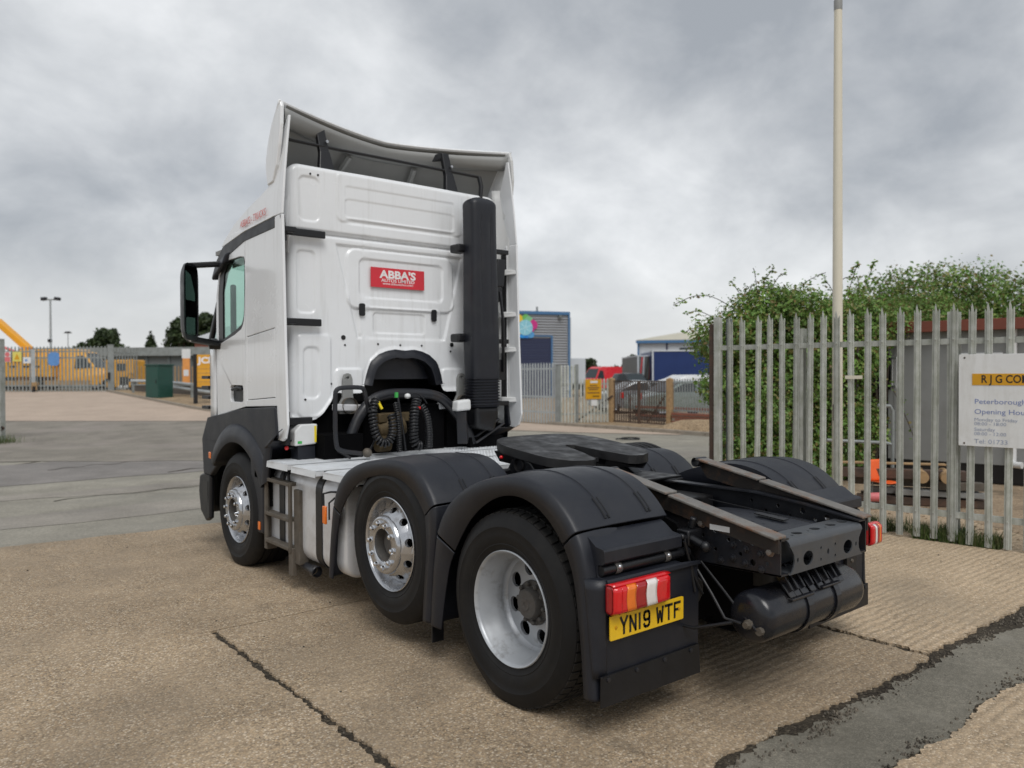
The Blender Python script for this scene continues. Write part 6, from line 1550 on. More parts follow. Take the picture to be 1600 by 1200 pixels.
MB().box(nm_ - .02, nm_ + .20, -.054, -.05, .92, .95).build('wording_bar', M_ink, ns, smooth=0)
MB().box(nm_ - .08, nm_ + .14, -.05, -.042, .62, .81).build('paper_notice', M_sign, ns, smooth=0)
for (x, y, nm, lab) in ((15.47, 15.10, 0, 'square timber post at the end of the low palisade fence across the road'), (15.46, 12.60, 0, 'square timber post between the iron gate and the railings')):
    t = thing('timber_post', lab, 'post', (x, y, 0), group='timber gate posts across the road')
    MB().box(-.085, .085, -.085, .085, 0, 1.53).build('shaft', M_wood, t, smooth=0, bevel=.012); MB().lathe([(.085, 1.53), (.03, 1.56), (.001, 1.565)], axis='z', n=4).build('top', M_wood, t, smooth=0)
ig = thing('iron_gate', 'rusty iron bar gate between two timber posts across the road', 'gate', (15.47, 12.70, 0), pi / 2)
mb = MB()
for i in range(23): mb.box(.04 + i * .10 - .016, .04 + i * .10 + .016, -.012, .012, .10, 1.46)
mb.build('bars', M_iron, ig, smooth=0, kind='stuff')
for z in (.10, 1.44, .42): MB().box(.0, 2.3, -.012, .012, z - .018, z + .018).build('gate_rail', M_iron, ig, smooth=0)
MB().box(1.12, 1.22, -.03, .03, 0, 1.46).build('meeting_stile', M_iron, ig, smooth=0)
MB().bar((.85, -.02, .12), (.12, -.02, .98), .035, .035, up=(0, 1, 0)).build('gate_brace', M_iron, ig, smooth=0)
MB().cyl((1.60, -.02, .02), (1.60, -.02, 1.0), .012, n=6).build('drop_bolt', M_iron, ig)
MB().bar((15.4, 14.98, .95), (15.0, 16.3, .05), .05, .05).build('fence_brace', M_iron, f2, smooth=0)
rlg = thing('railings', 'black iron railings standing on a low brick wall across the road', 'railings', (15.47, 12.48, 0), -pi / 2)
mb = MB()
for i in range(62): mb.box(.06 + i * .10 - .015, .06 + i * .10 + .015, -.01, .01, .48, 1.52)
mb.build('bars', M_galvd, rlg, smooth=0, kind='stuff')
for z in (.54, 1.40): MB().box(0, 6.3, -.015, .015, z - .018, z + .018).build('rail', M_galvd, rlg, smooth=0)
bw_ = thing('brick_wall', 'low red brick wall under the iron railings across the road', 'wall', (15.47, 12.45, 0), -pi / 2)
MB().box(0, 6.4, -.10, .10, 0, .40).build('mortar_core', M_conc, bw_, smooth=0)
brm = MB().box(-.105, .105, -.112, .112, -.031, .031).mesh('brick', M_bricks, 0)
for r_ in range(5):
    for c in range(28):
        o = link('brick', brm, bw_); o.location = (.11 + c * .225 + (.11 if r_ % 2 else 0), random.uniform(-.004, .004), .04 + r_ * .076)
cp = MB().box(0, 6.45, -.13, .13, .40, .47).build('coping', M_bricks, bw_, smooth=0)
rb_ = thing('red_barrier', 'low red painted barrier rail lying behind the iron gate', 'barrier', (17.0, 15.4, 0), -pi / 2)
MB().box(0, 4.5, -.03, .03, .48, .56).box(0, 4.5, -.03, .03, .20, .27).build('rails', M_bricks, rb_, smooth=0); MB().box(0, 5, -.2, .2, 0, .14).build('base', M_brickp, rb_, smooth=0)
mg_ = MB().grid(14, 10, lambda u, v: (14.15 + 1.15 * v, 12.25 - 5.6 * u, .06 + .30 * sin(pi * v) ** .7 * sin(pi * min(1, u * 5 + .02) / 2) + .03 * noise.noise(Vector((u * 9, v * 5, 1)))))
mo = mg_.build('gravel_bank', M_gravel, None, smooth=60); mo['kind'] = 'structure'
dr_ = MB().lathe([(.24, .0), (.25, .02), (.24, .035), (.22, .035)], c=(0, 0, 0), axis='z', n=24).tube([(-.24, 0, .02), (-.35, .05, .03), (-.5, .04, .03)], .015)
hp = dr_.build('hose_loop', M_black, None, loc=P(985, 20.0, .005)); tag(hp, 'black loop of hose lying on the road behind the fifth wheel', 'hose')
lt = MB().box(-.09, .09, -.05, .05, 0, .06).build('litter', M_wframe, None, smooth=0, bevel=.02, loc=P(962, 24.0, .01)); tag(lt, 'white scrap of litter lying on the road by the kerb', 'litter')

# vehicles
def car(name, label, cat, loc, rz, L_, W_, prof, glassband, paint, group=None, front=-1):
    """prof: side outline (x, z) in fractions of nothing - metres, car length along local x; glass: list of side windows"""
    c = thing(name, label, cat, loc, rz, group)
    zmax = max(p[1] for p in prof); zs = glassband[0]
    def wid(z): return W_ / 2 - max(0, z - zs) * .20 - max(0, .45 - z) * .12
    n = len(prof); mb = MB()
    for s in (-1, 1):
        for k in (1.0, .93):
            for (x, z) in prof:
                cxp = x if k == 1 else x * .985; mb.v.append((cxp, s * wid(z) * (.97 if k == 1 else 1.0), z if k == 1 else z * .97 + .02))
    # order: [-1 outer rim, -1 face, +1 outer rim, +1 face]
    for i in range(n):
        j = (i + 1) % n; mb.f += [(i, j, 2 * n + j, 2 * n + i), (i, j, n + j, n + i), (2 * n + i, 2 * n + j, 3 * n + j, 3 * n + i)]
    tri = tessellate_polygon([[Vector((p[0], p[1], 0)) for p in prof]])
    mb.f += [tuple(i + n for i in t) for t in tri] + [tuple(i + 3 * n for i in t) for t in tri]
    body = mb.build('body', paint, c, smooth=40)
    for gw in glassband[1]:
        for s in (-1, 1):
            MB().plate(gw, [], .004, lambda x, z, w, s=s: (x, s * (wid(z) + .006 - w), z)).build('side_window', M_dglass, c, smooth=0)
    for (a, b_) in glassband[2]:
        MB().grid(2, 4, lambda u, v: (a[0] + (b_[0] - a[0]) * u + (.015 if a[0] > 0 else -.015), (wid(a[1] + (b_[1] - a[1]) * u) - .10) * (2 * v - 1), a[1] + (b_[1] - a[1]) * u + .015)).build('windscreen', M_dglass, c)
    wr_ = .32 if zmax < 1.9 else .35
    for x in glassband[3]:
        for s in (-1, 1):
            ty = MB().lathe([(wr_ * .62, -.09), (wr_, -.08), (wr_, .08), (wr_ * .62, .09)], c=(x, s * (W_ / 2 - .10), wr_), axis='y', n=24).build('wheel', M_tyre, c)
            MB().lathe([(wr_ * .64, s * .08), (wr_ * .5, s * .06), (.001, s * .075)], c=(x, s * (W_ / 2 - .10), wr_), axis='y', n=20).build('rim', M_alloy, ty)
    for s in (-1, 1):
        MB().box(front * L_ / 2 - .03, front * L_ / 2 + .05, s * W_ * .36 - .14, s * W_ * .36 + .14, .62, .78).build('headlight', M_lwh, c, smooth=0, bevel=.03)
        MB().box(-front * L_ / 2 - .02, -front * L_ / 2 + .05, s * W_ * .40 - .10, s * W_ * .40 + .10, .70, .95).build('rear_light', M_lred, c, smooth=0, bevel=.03)
    return c
def hatch(L_=4.1, h=1.48):
    a = L_ / 2
    prof = [(-a, .30), (-a + .02, .62), (-a + .10, .80), (-a + .95, .95), (-a + 1.65, h - .06), (-a + 2.1, h), (a - .75, h - .04), (a - .12, .98), (a, .75), (a - .02, .32), (a - .5, .22), (-a + .5, .22)]
    g = (.92, [[(-a + 1.08, .97), (-a + 1.70, h - .13), (-a + 2.30, h - .09), (-a + 2.30, .97)], [(-a + 2.38, .97), (-a + 2.38, h - .09), (a - .80, h - .13), (a - .34, 1.0)]], [((-a + .98, .97), (-a + 1.63, h - .07)), ((a - .14, 1.0), (a - .72, h - .08))], (-a + .75, a - .72))
    return prof, g
def vanp(L_, h):
    a = L_ / 2
    prof = [(-a, .32), (-a + .02, .80), (-a + .15, 1.05), (-a + .85, 1.25), (-a + 1.55, h - .18), (-a + 1.95, h), (a - .10, h), (a, h - .12), (a, .40), (a - .4, .30), (-a + .4, .28)]
    g = (1.2, [[(-a + .98, 1.28), (-a + 1.55, h - .36), (-a + 2.0, h - .40), (-a + 2.0, 1.24)]], [((-a + .88, 1.27), (-a + 1.52, h - .22))], (-a + .85, a - 1.1))
    return prof, g
pr_, gl_ = vanp(5.6, 2.42)
car('panel_van', 'red panel van parked beyond the fence in front of the bushes', 'van', P(942, 78, -.05), BR + .70, 5.6, 1.95, pr_, gl_, M_vred)
pr_, gl_ = hatch(3.9, 1.40)
car('parked_car', 'pale silver hatchback behind the iron gate, nearest the yellow notice', 'car', P(992, 34), BR + .15, 3.9, 1.7, pr_, gl_, M_carsil, 'cars parked behind the railings')
car('parked_car', 'pale green hatchback behind the railings, right of the second timber post', 'car', P(1058, 31), BR + .35, 4.2, 1.75, pr_, gl_, M_cargreen, 'cars parked behind the railings', front=1)
pr_, gl_ = vanp(4.2, 1.62)
car('parked_car', 'white small van with raised roof standing just behind the pale green hatchback', 'van', P(1066, 36), BR + .2, 4.2, 1.8, pr_, gl_, M_carwht, 'cars parked behind the railings')
pr_, gl_ = hatch(4.3, 1.72)
car('parked_car', 'black off-road car seen between the red van and the dark trailer', 'car', P(986, 60), BR + 1.9, 4.3, 1.8, pr_, gl_, M_carblk, 'cars parked behind the railings')
car('parked_car', 'silver hatchback beyond the right end of the railings', 'car', P(1118, 37), BR - .3, 4.3, 1.8, pr_, gl_, M_carsil, 'cars parked behind the railings')

# corrugated unit with the bright round emblem
ub = thing('industrial_unit', 'grey ribbed industrial unit with blue trim, navy shutter and colourful round emblem', 'building', P(889, 56), BR + .32)
H = Zp(488, 56); U0 = -9.0
dx0, dx1 = -3.45, -.0 - 1.30
mb = MB()
for k in range(34):
    z = H - .18 - k * .19
    for (a, c_) in (((U0, -.05),) if z > Zp(527, 56) else ((U0, -4.3), (-1.28, -.05))):
        mb.hexa([(a, 0, z - .19), (c_, 0, z - .19), (c_, .1, z - .19), (a, .1, z - .19), (a, -.035, z - .12), (c_, -.035, z - .12), (c_, .1, z), (a, .1, z)])
mb.build('cladding', M_clad, ub, smooth=0, kind='stuff')
MB().box(U0, -.02, .10, 14, -.5, H - .1).build('wall', M_clad, ub, smooth=0)
MB().box(U0, .06, -.10, .06, H - .22, H).box(-.06, .06, -.09, .05, -.5, H - .22).build('trim', M_blue, ub, smooth=0)
dz = Zp(527, 56)
rs = MB()
for k in range(26): rs.box(-4.2, -1.38, .02 - .02 * (k % 2), .09, dz - (k + 1) * .19, dz - k * .19 - .01)
rs.build('roller_shutter', M_shutter, ub, smooth=0)
MB().box(-4.32, -4.2, -.06, .08, -.5, dz + .08).box(-1.38, -1.26, -.06, .08, -.5, dz + .08).box(-4.2, -1.38, -.06, .08, dz, dz + .08).build('shutter_frame', M_blue, ub, smooth=0)
MB().box(-.85, -.60, -.25, -.05, H - .48, H - .25).build('floodlight', M_dgrey, ub, smooth=0); MB().cyl((.14, .1, -.5), (.14, .1, H - .4), .06, n=8).build('downpipe', M_galvb, ub)
MB().box(-2.35, -2.25, .3, .4, H, H + .35).build('aerial', M_dgrey, ub, smooth=0)
rn = random.Random(2)
cx_, cz_ = -3.35, H - 1.18
for k, (a, col) in enumerate([(130, (.75, .50, .03)), (165, (.70, .42, .02)), (85, (.14, .45, .10)), (60, (.20, .50, .25)), (20, (.55, .03, .22)), (-15, (.50, .02, .25)), (-50, (.08, .30, .60)), (-90, (.02, .22, .65)), (-125, (.02, .28, .70)), (-155, (.03, .3, .6)), (190, (.7, .5, .05))]):
    d_ = rn.uniform(.48, .76); r0_ = rn.uniform(.16, .36); c_ = (cx_ + d_ * cos(R(a)), cz_ + d_ * sin(R(a))); pts = [(c_[0] + r0_ * (1 + .45 * rn.random() * (i % 3 == 0)) * cos(2 * pi * i / 14), c_[1] + r0_ * (1 + .45 * rn.random() * (i % 4 == 0)) * sin(2 * pi * i / 14)) for i in range(14)]
    MB().plate(pts, [], .02, lambda x, z, w, k=k: (x, -.05 - .004 * k - w, z)).build('emblem_splash', mat('splash_%d' % k, col, .5, var=.05), ub, smooth=0)
MB().plate(circ(cx_, cz_, .55, n=28), [], .02, lambda x, z, w: (x, -.11 - w, z)).build('emblem_globe', mat('splash_globe', (.25, .55, .66), .5, var=.15), ub, smooth=0)
for a in (20, 80, 140): MB().bar((cx_ - .5 * cos(R(a)), -.135, cz_ - .5 * sin(R(a))), (cx_ + .5 * cos(R(a)), -.135, cz_ + .5 * sin(R(a))), .05, .01, up=(0, 1, 0)).build('globe_stripe', mat('splash_pale', (.45, .72, .80), .5), ub, smooth=0)
wb = thing('box_trailer', 'plain white box trailer beside the grey unit', 'trailer', P(902, 58), BR)
MB().box(-.62, .62, 0, 5, .9, Zp(560, 58)).build('box_body', M_wclad, wb, smooth=0, bevel=.04); MB().box(-.55, .55, .3, 4.6, .5, .9).build('underframe', M_blackd, wb, smooth=0)
for x in (-.5, .5): MB().lathe([(.25, -.12), (.45, -.10), (.45, .10), (.25, .12)], c=(x, 1.2, .45), n=16).build('wheel', M_tyre, wb)

# pale warehouse and the curtain-sided trailers in front of it
wh = thing('warehouse', 'pale blue-white warehouse with a beige roof, behind the navy trailer', 'building', P(998, 78), BR - .22)
He = Zp(534, 78); Hr = Zp(520, 78) + .4
MB().box(0, 26, 0, 22, -.5, He).build('wall', M_wclad, wh, smooth=0)
for k in range(40): pass
sm = MB()
for k in range(52): sm.box(.25 + k * .5, .29 + k * .5, -.03, 0, 0, He - .25)
sm.build('cladding_ribs', M_wclad, wh, smooth=0, kind='stuff')
MB().hexa([(-.2, -.3, He), (26, -.3, He), (26, 11, 6.25), (4.4, 11, 6.2), (-.2, -.3, He + .12), (26, -.3, He + .12), (26, 11, 6.4), (4.4, 11, 6.35)]).build('roof', M_roofb, wh, smooth=0)
MB().box(-.25, 26, -.4, -.2, He - .22, He + .05).box(-.12, .06, -.12, .02, -.5, He - .2).build('gutter', M_blue, wh, smooth=0)
MB().box(2.7, 2.85, -.1, 0, -.5, He - .2).build('downpipe', M_shutter, wh, smooth=0); MB().box(4.0, 7.6, -.06, 0, He - 1.0, He - .7).build('window', M_dglass, wh, smooth=0); MB().box(5.3, 5.7, -.4, -.2, He - .55, He - .25).build('floodlight', M_dgrey, wh, smooth=0)
def trailer(name, label, px0, px1, d, yt, yb, m_, rz=0, streaks=False):
    w = (px1 - px0) / FPX * d; t = thing(name, label, 'trailer', P(px0, d), BR + rz, 'trailers by the warehouse'); zt_, zb2 = Zp(yt, d), Zp(yb, d) - .3
    MB().box(0, w, 0, 9, zb2, zt_).build('curtain', m_, t, smooth=0)
    MB().box(-.04, w + .04, -.05, 9, zt_, zt_ + .10).box(-.05, .06, -.04, .05, zb2, zt_).box(w - .06, w + .05, -.04, .05, zb2, zt_).build('frame', M_wclad, t, smooth=0)
    MB().box(0, w, .2, 8.8, zb2 - .25, zb2).build('chassis', M_blackd, t, smooth=0)
    for x in (.6, 1.7, w - .7): MB().lathe([(.3, -.12), (.5, -.1), (.5, .1), (.3, .12)], c=(x, .2, .5), axis='y', n=18).build('wheel', M_tyre, t)
    if streaks:
        for k, (a, c_, mm_) in enumerate([(.10, .30, M_red), (.35, .42, M_wclad), (.5, .8, M_brickp), (w - .28, w - .1, M_bricks)]): MB().hexa([(a, -.02, zb2 + .02), (a + .1, -.02, zb2 + .02), (a + .1, -.005, zb2 + .02), (a, -.005, zb2 + .02), (c_, -.02, zt_ - .02), (c_ + .1, -.02, zt_ - .02), (c_ + .1, -.005, zt_ - .02), (c_, -.005, zt_ - .02)]).build('stripe', mm_, t, smooth=0)
    return t
trailer('curtain_trailer', 'navy blue curtain-sided trailer in front of the pale warehouse', 1020, 1135, 60, 550, 590, M_navy, -.06)
trailer('curtain_trailer', 'dark trailer end with red and white streaks left of the navy trailer', 997, 1018, 62, 558, 588, M_dgrey, 0, True)

# trees and far greenery
def tree(name, label, px, d, ytop, wpx, n, size, seed, group=None, m=M_leafd, ybot=None, cone=False):
    g0 = hgt(px, d); p = P(px, d, g0); zt_ = Zp(ytop, d) - g0; Wd = wpx / FPX * d / 2
    t = thing(name, label, 'tree', p, 0, group); rn = random.Random(seed); bl = []
    zb2 = max(.6, zt_ - Wd * 1.9)
    if cone:
        for k in range(9):
            f = k / 8; r_ = Wd * (1 - .85 * f); bl.append(((rn.uniform(-.1, .1), 0, zb2 + (zt_ - zb2) * f), (r_, r_, .16 * zt_)))
    else:
        for k in range(16):
            a = rn.uniform(0, 2 * pi); rr = Wd * rn.uniform(.15, .68); h = rn.uniform(0, 1); r_ = Wd * rn.uniform(.30, .46)
            zc = zb2 + r_ * .4 + (zt_ - zb2 - r_ * 1.1) * h; rr *= math.sqrt(max(.1, 1 - (max(0, h - .35) / .75) ** 2)); bl.append(((rr * cos(a), rr * sin(a), zc), (r_, r_, r_ * .85)))
        bl.append(((0, 0, zt_ - Wd * .36), (Wd * .42, Wd * .42, Wd * .34)))
    leaf_cloud('crown', bl, n, size, m, t, seed, kind=None)
    mb = MB().tube([(0, 0, -.2), (.05, 0, zb2 * .7), (0, .05, zb2 + (zt_ - zb2) * .6)], [Wd * .09, Wd * .07, Wd * .03], n=8)
    for k in range(6):
        a = rn.uniform(0, 2 * pi); mb.tube([(0, 0, zb2 * .9), (Wd * .25 * cos(a), Wd * .25 * sin(a), zb2 + .3 * (zt_ - zb2)), (Wd * .5 * cos(a), Wd * .5 * sin(a), zb2 + .6 * (zt_ - zb2))], [Wd * .05, Wd * .03, Wd * .012], n=6)
    mb.build('trunk', M_bark, t); return t
tg_ = 'trees beyond the far yards'
tree('round_tree', 'round dense tree standing behind the left palisade gate', 164, 66, 512, 66, 5200, .34, 1, tg_)
tree('shrubby_tree', 'low shrub beside the round tree, behind the left palisade gate', 128, 70, 533, 26, 1300, .30, 2, tg_)
tree('conifer', 'small dark conifer above the long grey shed', 237, 74, 528, 26, 1500, .30, 3, tg_, cone=True)
tree('conifer', 'tall dark evergreen partly hidden by the lorry mirror', 285, 74, 497, 62, 5200, .34, 4, tg_)
tree('conifer', 'dark evergreen between the mirror and the cab door', 322, 78, 488, 44, 3600, .34, 5, tg_)
tree('bushy_tree', 'small bushy tree behind the red van, left end', 922, 92, 560, 28, 1400, .36, 6, tg_)
tree('bushy_tree', 'small bushy tree between the red van and the warehouse', 988, 90, 556, 40, 2200, .36, 7, tg_)
tl_ = MB()
fb_ = []
for k in range(60):
    px = -260 + k * 46; d = 150 + 20 * noise.noise(Vector((k * .7, 0, 0))); p = P(px, d); fb_.append(((p.x, p.y, 1.2 + hgt(px, d)), (5.5, 5.5, 2.0 + 1.3 * noise.noise(Vector((k * .9, 3, 0))))))
ft_ = leaf_cloud('far_treeline', fb_, 15000, .9, M_leafd, None, 12); tag(ft_, 'distant low belt of trees along the horizon', 'trees', kind='stuff')

# ================================================================== LEFT DISTANCE: the gateway
GD = 40.0
lg = thing('palisade_gate', 'wide grey palisade gate closing the far yard on the left', 'gate', (0, 0, 0))
gA = P(-60, GD); gD2 = Vector((_r.x, _r.y)); gL = (P(166, GD) - gA).length
mb = MB(); pale_run(mb, gA, gD2, gL, 2.34, .185, .075); mb.build('pales', M_galvd, lg, smooth=0, kind='stuff')
for z in (2.08, 1.75, .32):
    mb = MB(); rail_run(mb, gA, gD2, gL, z, .07); mb.build('rail', M_galvd, lg, smooth=0)
pc = G(52, GD - .1); MB().box(pc.x - .09, pc.x + .09, pc.y - .09, pc.y + .09, pc.z - .1, pc.z + 2.2).build('meeting_post', M_galvb, lg, smooth=0)
MB().box(pc.x - .10, pc.x + .14, pc.y - .16, pc.y - .06, pc.z + .10, pc.z + .50).build('lock_box', M_wood, lg, smooth=0); MB().cyl((pc.x, pc.y - .12, pc.z - .1), (pc.x, pc.y - .12, pc.z + .3), .09, n=10).build('drop_bolt', M_ink, lg)
pg = thing('gate_post', 'thick grey post at the right end of the wide left gate', 'post', G(173, GD - .2)); MB().box(-.13, .13, -.13, .13, -.2, 2.38).build('post_shaft', M_galvd, pg, smooth=0, bevel=.01)
MB().box(-.16, -.06, -.2, -.1, .62, 1.0).build('latch', M_ink, pg, smooth=0)
MB().box(-.14, .14, -.14, .14, 2.38, 2.42).build('post_cap', M_galvd, pg, smooth=0)
pl_ = thing('gate_post', 'weathered grey steel post with weeds at its foot, left edge of the road', 'post', G(-2, 19.6), BR)
MB().box(-.10, .10, -.10, .10, 0, Zp(528, 19.6)).build('post_shaft', M_galv, pl_, smooth=0, bevel=.01); MB().lathe([(.05, 0), (.05, .05), (.02, .06), (.001, .06)], c=(.12, -.1, .35), axis='y', n=10).build('hinge', M_iron, pl_)
gm = MB(); rn = random.Random(19); q0 = G(0, 19.4)
blades(gm, 260, lambda: q0 + Vector((rn.gauss(0, .22), rn.gauss(0, .22), 0)), .06, .30, rn)
o = gm.build('weeds', M_grass, None, smooth=0, recalc=False); tag(o, 'dry weeds round the foot of the steel post at the left', 'weeds', kind='stuff')
for px0, px1, y0, y1, mm_, lab in ((7, 17, 547, 563, M_spink, 'red and white warning notice on the left gate'), (20, 34, 547, 562, M_syel, 'yellow warning notice on the left gate'), (75.5, 93, 548, 569, M_sblue, 'round blue notice on the left gate'), (36.5, 48.5, 555.5, 565, M_wframe, 'small white notice on the left gate, right of the yellow one')):
    d = GD - .12; a = P((px0 + px1) / 2, d); w = (px1 - px0) / FPX * d; t = thing('gate_notice', lab, 'sign', (a.x, a.y, 0), BR)
    if mm_ is M_sblue: MB().plate(rrect(-w / 2, w / 2, Zp(y1, d), Zp(y0, d), w * .30), [], .02, lambda x, z, w_: (x, w_, z)).build('notice_board', mm_, t, smooth=0)
    else:
        MB().box(-w / 2, w / 2, 0, .02, Zp(y1, d), Zp(y0, d)).build('notice_board', M_wframe if mm_ is not M_syel else M_syel, t, smooth=0)
        if mm_ is M_spink: MB().box(-w / 2 + .02, w / 2 - .02, -.008, 0, Zp(y1, d) + .02, (Zp(y1, d) + Zp(y0, d)) / 2).build('warning_band', M_spink, t, smooth=0); MB().plate(circ(0, Zp(551, d), .12, n=16), [], .008, lambda x, z, w_: (x, -.002 - w_, z)).build('warning_symbol', M_spink, t, smooth=0)
        if mm_ is M_syel: MB().plate([(-.14, Zp(559, d)), (.14, Zp(559, d)), (0, Zp(550, d))], [], .008, lambda x, z, w_: (x, -.002 - w_, z)).build('warning_symbol', M_sbar, t, smooth=0)
        if mm_ is M_wframe: MB().box(-.1, .02, -.008, 0, Zp(562, d), Zp(558.5, d)).build('notice_mark', M_sblue, t, smooth=0)
# continuing fence to the right of the gate
lf = thing('palisade_fence', 'grey palisade fence running right from the left gate post, beside the gravel strip', 'fence', (0, 0, 0))
lA = P(178, GD); lB = P(215, GD + 1.5); D_ = (lB - lA).xy.normalized(); mb = MB(); pale_run(mb, lA, D_, (lB - lA).length, 2.3, .19, .075); mb.build('pales', M_galvd, lf, smooth=0, kind='stuff')
lC = P(330, 46.5); D2_ = (lC - lB).xy.normalized(); mb = MB(); pale_run(mb, lB, D2_, (lC - lB).length, 1.35, .26, .09); mb.build('low_pales', M_wood, lf, smooth=0, kind='stuff')
mb = MB(); rail_run(mb, lA, D_, (lB - lA).length, 2.0, .06); mb.build('rail', M_galvd, lf, smooth=0)
# machinery beyond the gate
yp, yg = vanp(5.3, 2.35)
van = car('pickup_van', 'yellow van facing right behind the left palisade gate', 'van', G(112, 45.5), BR + pi + .06, 5.3, 2.0, yp, yg, M_yel)
ex = thing('excavator', 'yellow excavator with raised boom behind the left end of the gate', 'excavator', G(10, 48), BR)
MB().box(-2.6, 2.2, -.9, 1.4, .9, 2.3).build('body', M_yel, ex, smooth=0, bevel=.10)
MB().box(-2.4, 2.4, -1.1, -.5, .05, .85).box(-2.4, 2.4, 1.0, 1.6, .05, .85).build('tracks', M_blackd, ex, smooth=0, bevel=.3)
MB().box(-2.3, -.9, -.85, .3, 2.3, 3.15).build('cab', M_dglass, ex, smooth=0, bevel=.05)
bm = MB(); k1, k2, k3 = (1.45, 0, Zp(541, 48) - hgt(10, 48) - .1), (-.55, 0, Zp(498, 48) - hgt(10, 48)), (-3.2, 0, 5.4)
bm.bar(k1, k2, .35, .58, up=(0, 1, 0)); bm.build('boom', mat('boom_yellow', (0.80, 0.36, 0.012), .4, var=.05), ex, smooth=0, bevel=.05)
MB().bar((k2[0] + .15, 0, k2[2] - .1), k3, .34, .5, up=(0, 1, 0)).build('boom_tip', M_hut, ex, smooth=0, bevel=.05)
MB().tube([(.9, -.05, 2.2), (-.9, -.05, 2.9)], .08).build('ram', M_spink, ex)
lo = thing('site_loader', 'yellow trailer machine behind the left end of the gate, below the boom', 'machine', G(30, 44), BR)
MB().box(-2.6, 1.9, 0, 1.4, .75, 1.95).build('hood', M_yel, lo, smooth=0, bevel=.05)
MB().box(-2.6, 4.0, -.05, 0, .28, .56).build('bumper_board', M_wood, lo, smooth=0)
for x in (-1.6, 1.0): MB().lathe([(.2, -.12), (.4, -.1), (.4, .1), (.2, .12)], c=(x, .0, .4), axis='y', n=16).build('wheel', M_tyre, lo)
for x in (-1.2, -.5, .2, .8): MB().box(x, x + .35, -.02, 0, 1.30, 1.40).build('vent', M_ink, lo, smooth=0)
dp = thing('site_dumper', 'yellow site dumper behind the gate post at the right end of the left gate', 'dumper', G(186, 44), BR)
MB().box(-.75, .75, 0, 1.6, .15, 1.72).build('body', M_yel, dp, smooth=0, bevel=.06); MB().box(-.10, .42, -.02, 0, 1.1, 1.5).build('window', M_dglass, dp, smooth=0)
MB().box(.55, .85, -.03, 0, .95, 1.75).build('tower', M_yel, dp, smooth=0); MB().box(.05, .5, -.04, 0, .2, .75).build('grille', M_ink, dp, smooth=0)
for x in (.1, .42): MB().lathe([(.001, -.10), (.10, -.10), (.10, 0)], c=(x, 0, .2), axis='y', n=12).build('lamp', M_wframe, dp)
for x in (-.6, .65): MB().lathe([(.2, -.12), (.38, -.1), (.38, .1), (.2, .12)], c=(x, .1, .3), axis='y', n=16).build('wheel', M_tyre, dp)
# sheds
sh = thing('long_shed', 'long low grey metal shed behind the left gate and gravel strip', 'shed', (0, 0, 0))
a, c = P(36, 52), P(345, 50.5); mb = MB()
D_ = (c - a).xy.normalized(); N_ = Vector((-D_.y, D_.x)); zt_ = Zp(541, 51)
def quadbox(mb, a, c, off0, off1, z0, z1):
    p = [a.xy + N_ * off0, c.xy + N_ * off0, c.xy + N_ * off1, a.xy + N_ * off1]; mb.hexa([(q.x, q.y, z0) for q in p] + [(q.x, q.y, z1) for q in p])
quadbox(mb, a, c, 0, 8, .3, zt_ - .55); mb.build('wall', M_dgrey, sh, smooth=0)
mb = MB(); quadbox(mb, a, c, -.3, 8, zt_ - .55, zt_); mb.build('fascia', M_galvd, sh, smooth=0)
for k in range(9):
    q = a.lerp(c, .08 + k * .11); MB().box(q.x - .08, q.x + .08, q.y - .14, q.y - .0, .3, zt_ - .55).build('post', M_dgrey, sh, smooth=0)
bg_ = thing('brick_building', 'grey-roofed brick building just left of the cab door', 'building', P(336, 62), BR)
MB().box(-1.6, 6, 0, 8, 0, Zp(531, 62)).build('wall', M_bricks, bg_, smooth=0)
MB().hexa([(-1.75, -.3, Zp(531, 62)), (6, -.3, Zp(531, 62)), (6, 6, Zp(500, 62)), (-1.1, 6, Zp(503, 62)), (-1.75, -.3, Zp(531, 62) + .15), (6, -.3, Zp(531, 62) + .15), (6, 6, Zp(498, 62)), (-1.1, 6, Zp(501, 62))]).build('roof', M_lgrey, bg_, smooth=0)
# lamp masts
def mast(label, px, d, ytop, r_, heads):
    g0 = hgt(px, d); t = thing('light_mast', label, 'light mast', P(px, d, g0), BR, 'floodlight masts beyond the left gate'); h = Zp(ytop, d) - g0
    MB().tube([(0, 0, 0), (0, 0, h)], [r_ * 1.3, r_ * .8], n=10).build('mast_pole', M_galvb, t)
    MB().box(-heads, heads, -.03, .03, h - .04, h + .04).build('cross_arm', M_galvd, t, smooth=0)
    for x in (-heads, heads * .75): MB().box(x - .17, x + .17, -.14, .14, h - .04, h + .18, Matrix.Rotation(.12 if x < 0 else -.1, 4, 'Y')).build('floodlight', M_rail, t, smooth=0, bevel=.03)
    MB().box(-.14, .05, -.12, .1, h * .52, h * .52 + .2).build('control_box', M_rail, t, smooth=0)
    return t
mast('tall floodlight mast standing behind the left palisade gate', 80, 52, 466, .075, .24)
mast('thin distant floodlight mast left of the round tree', 107, 105, 518, .07, .62)
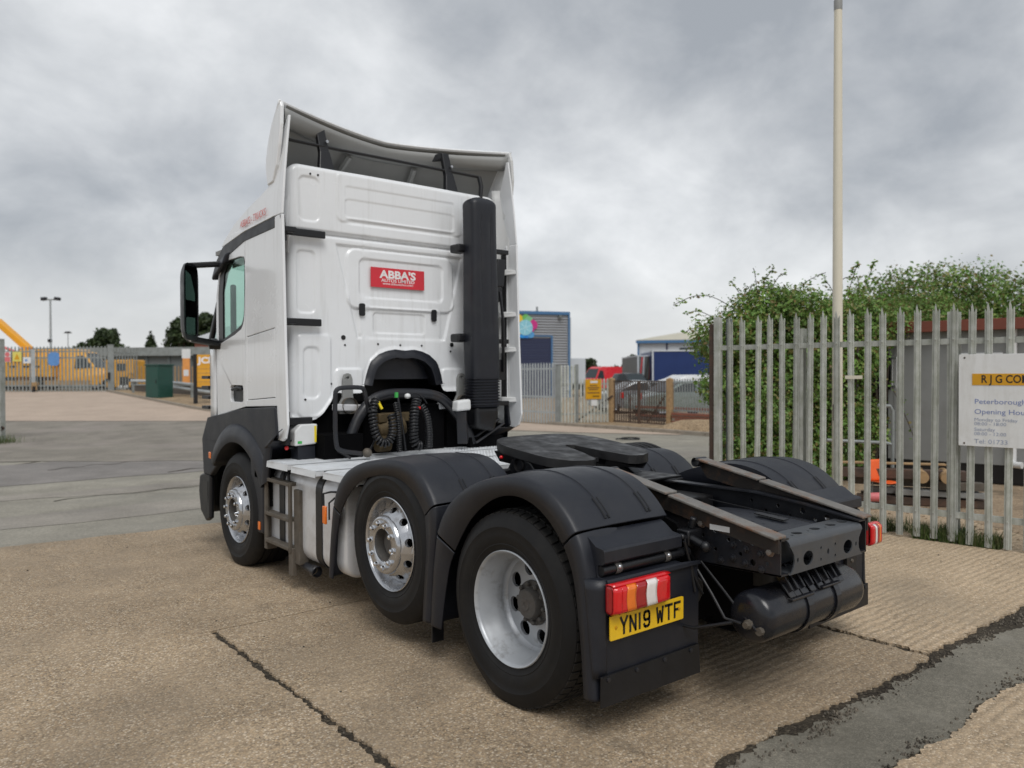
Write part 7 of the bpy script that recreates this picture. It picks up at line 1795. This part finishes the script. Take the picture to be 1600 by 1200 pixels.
# green cabinet, board sign, pipe rail
cb = thing('utility_cabinet', 'dark green utility cabinet standing on the gravel strip left of the lorry', 'cabinet', G(249, 34.6), BR - .45)
MB().box(-.42, .42, -.38, .38, 0, 1.48).build('cabinet_body', M_green, cb, smooth=0, bevel=.015); MB().box(-.46, .46, -.42, .42, 1.48, 1.54).build('lid', M_green, cb, smooth=0, bevel=.01)
MB().box(-.38, .38, -.392, -.382, .08, 1.42).build('door', M_green, cb, smooth=0, bevel=.004); MB().box(-.50, .50, -.46, .46, -.05, .05).build('plinth', M_conc, cb, smooth=0)
MB().box(.25, .29, -.41, -.39, .7, .86).build('handle', M_ink, cb, smooth=0)
js = thing('roadside_board', 'yellow dealer board with white initials on black posts, left of the cab', 'sign', G(305.5, 30.9), BR)
zt_, zb3 = Zp(552.5, 30.9) - hgt(305.5, 30.9), Zp(603, 30.9) - hgt(305.5, 30.9)
for x in (0, 1.55): MB().box(x - .065, x + .065, -.05, .05, -.1, zt_ + .02).build('post', M_ink, js, smooth=0)
MB().box(.07, 1.48, -.02, .02, zb3, zt_).build('board', M_yel, js, smooth=0)
MB().box(.12, 1.44, -.026, -.02, zt_ - .40, zt_ - .07).build('emblem_panel', M_yel, js, smooth=0)
text('board_lettering', 'JCB', .33, M_wtext, js, board_matrix((.13, -.03, zt_ - .235), (1, 0, 0), (0, 0, 1)), align='LEFT', xs=1.25, bold=.014)
for k in range(4): MB().box(.10, 1.45, -.026, -.02, zb3 + .20 + k * .17, zb3 + .215 + k * .17).build('board_line', M_wood, js, smooth=0)
pr2 = thing('pipe_rail', 'low pale pipe rail above the dark plinth behind the green cabinet', 'rail', (0, 0, 0))
for (pa, ya, pb, yb, da, db) in ((205, 593, 262, 594, 38, 37.2), (268, 596, 334, 603, 36, 33.2), (268, 603, 334, 612, 36, 33.2)):
    MB().cyl(P(pa, da, Zp(ya, da)), P(pb, db, Zp(yb, db)), .075, n=10).build('pipe', M_galvb, pr2)
for px, d in ((208, 38), (262, 36.2), (300, 34.4)): 
    q = G(px, d); MB().box(q.x - .05, q.x + .05, q.y - .05, q.y + .05, q.z, q.z + .7).build('post', M_galvd, pr2, smooth=0)
plw = thing('plinth_wall', 'low sooty brick plinth behind the pipe rail and green cabinet', 'wall', (0, 0, 0))
a, c = P(204, 39.4), P(345, 34.6); D_ = (c - a).xy.normalized(); N_ = Vector((-D_.y, D_.x)); mb = MB(); quadbox(mb, a, c, 0, .25, .2, 1.18); mb.build('wall_body', M_brickp, plw, smooth=0)
mb = MB(); quadbox(mb, a, c, -.02, .27, 1.18, 1.24); mb.build('coping', M_galvd, plw, smooth=0)
hpn = thing('hazard_panel', 'orange hazard panel standing behind the pipe rail, left of the yellow board', 'panel', G(291, 37.5), BR); MB().box(-.17, .17, 0, .05, .35, 1.75).build('panel_face', mat('hazard_orange', (0.72, 0.30, 0.08), .5), hpn, smooth=0); MB().box(-.12, .12, -.01, 0, .9, 1.2).build('panel_mark', M_wframe, hpn, smooth=0); MB().box(-.2, .2, 0, .05, 1.75, 2.2).build('panel_top', M_sign, hpn, smooth=0)
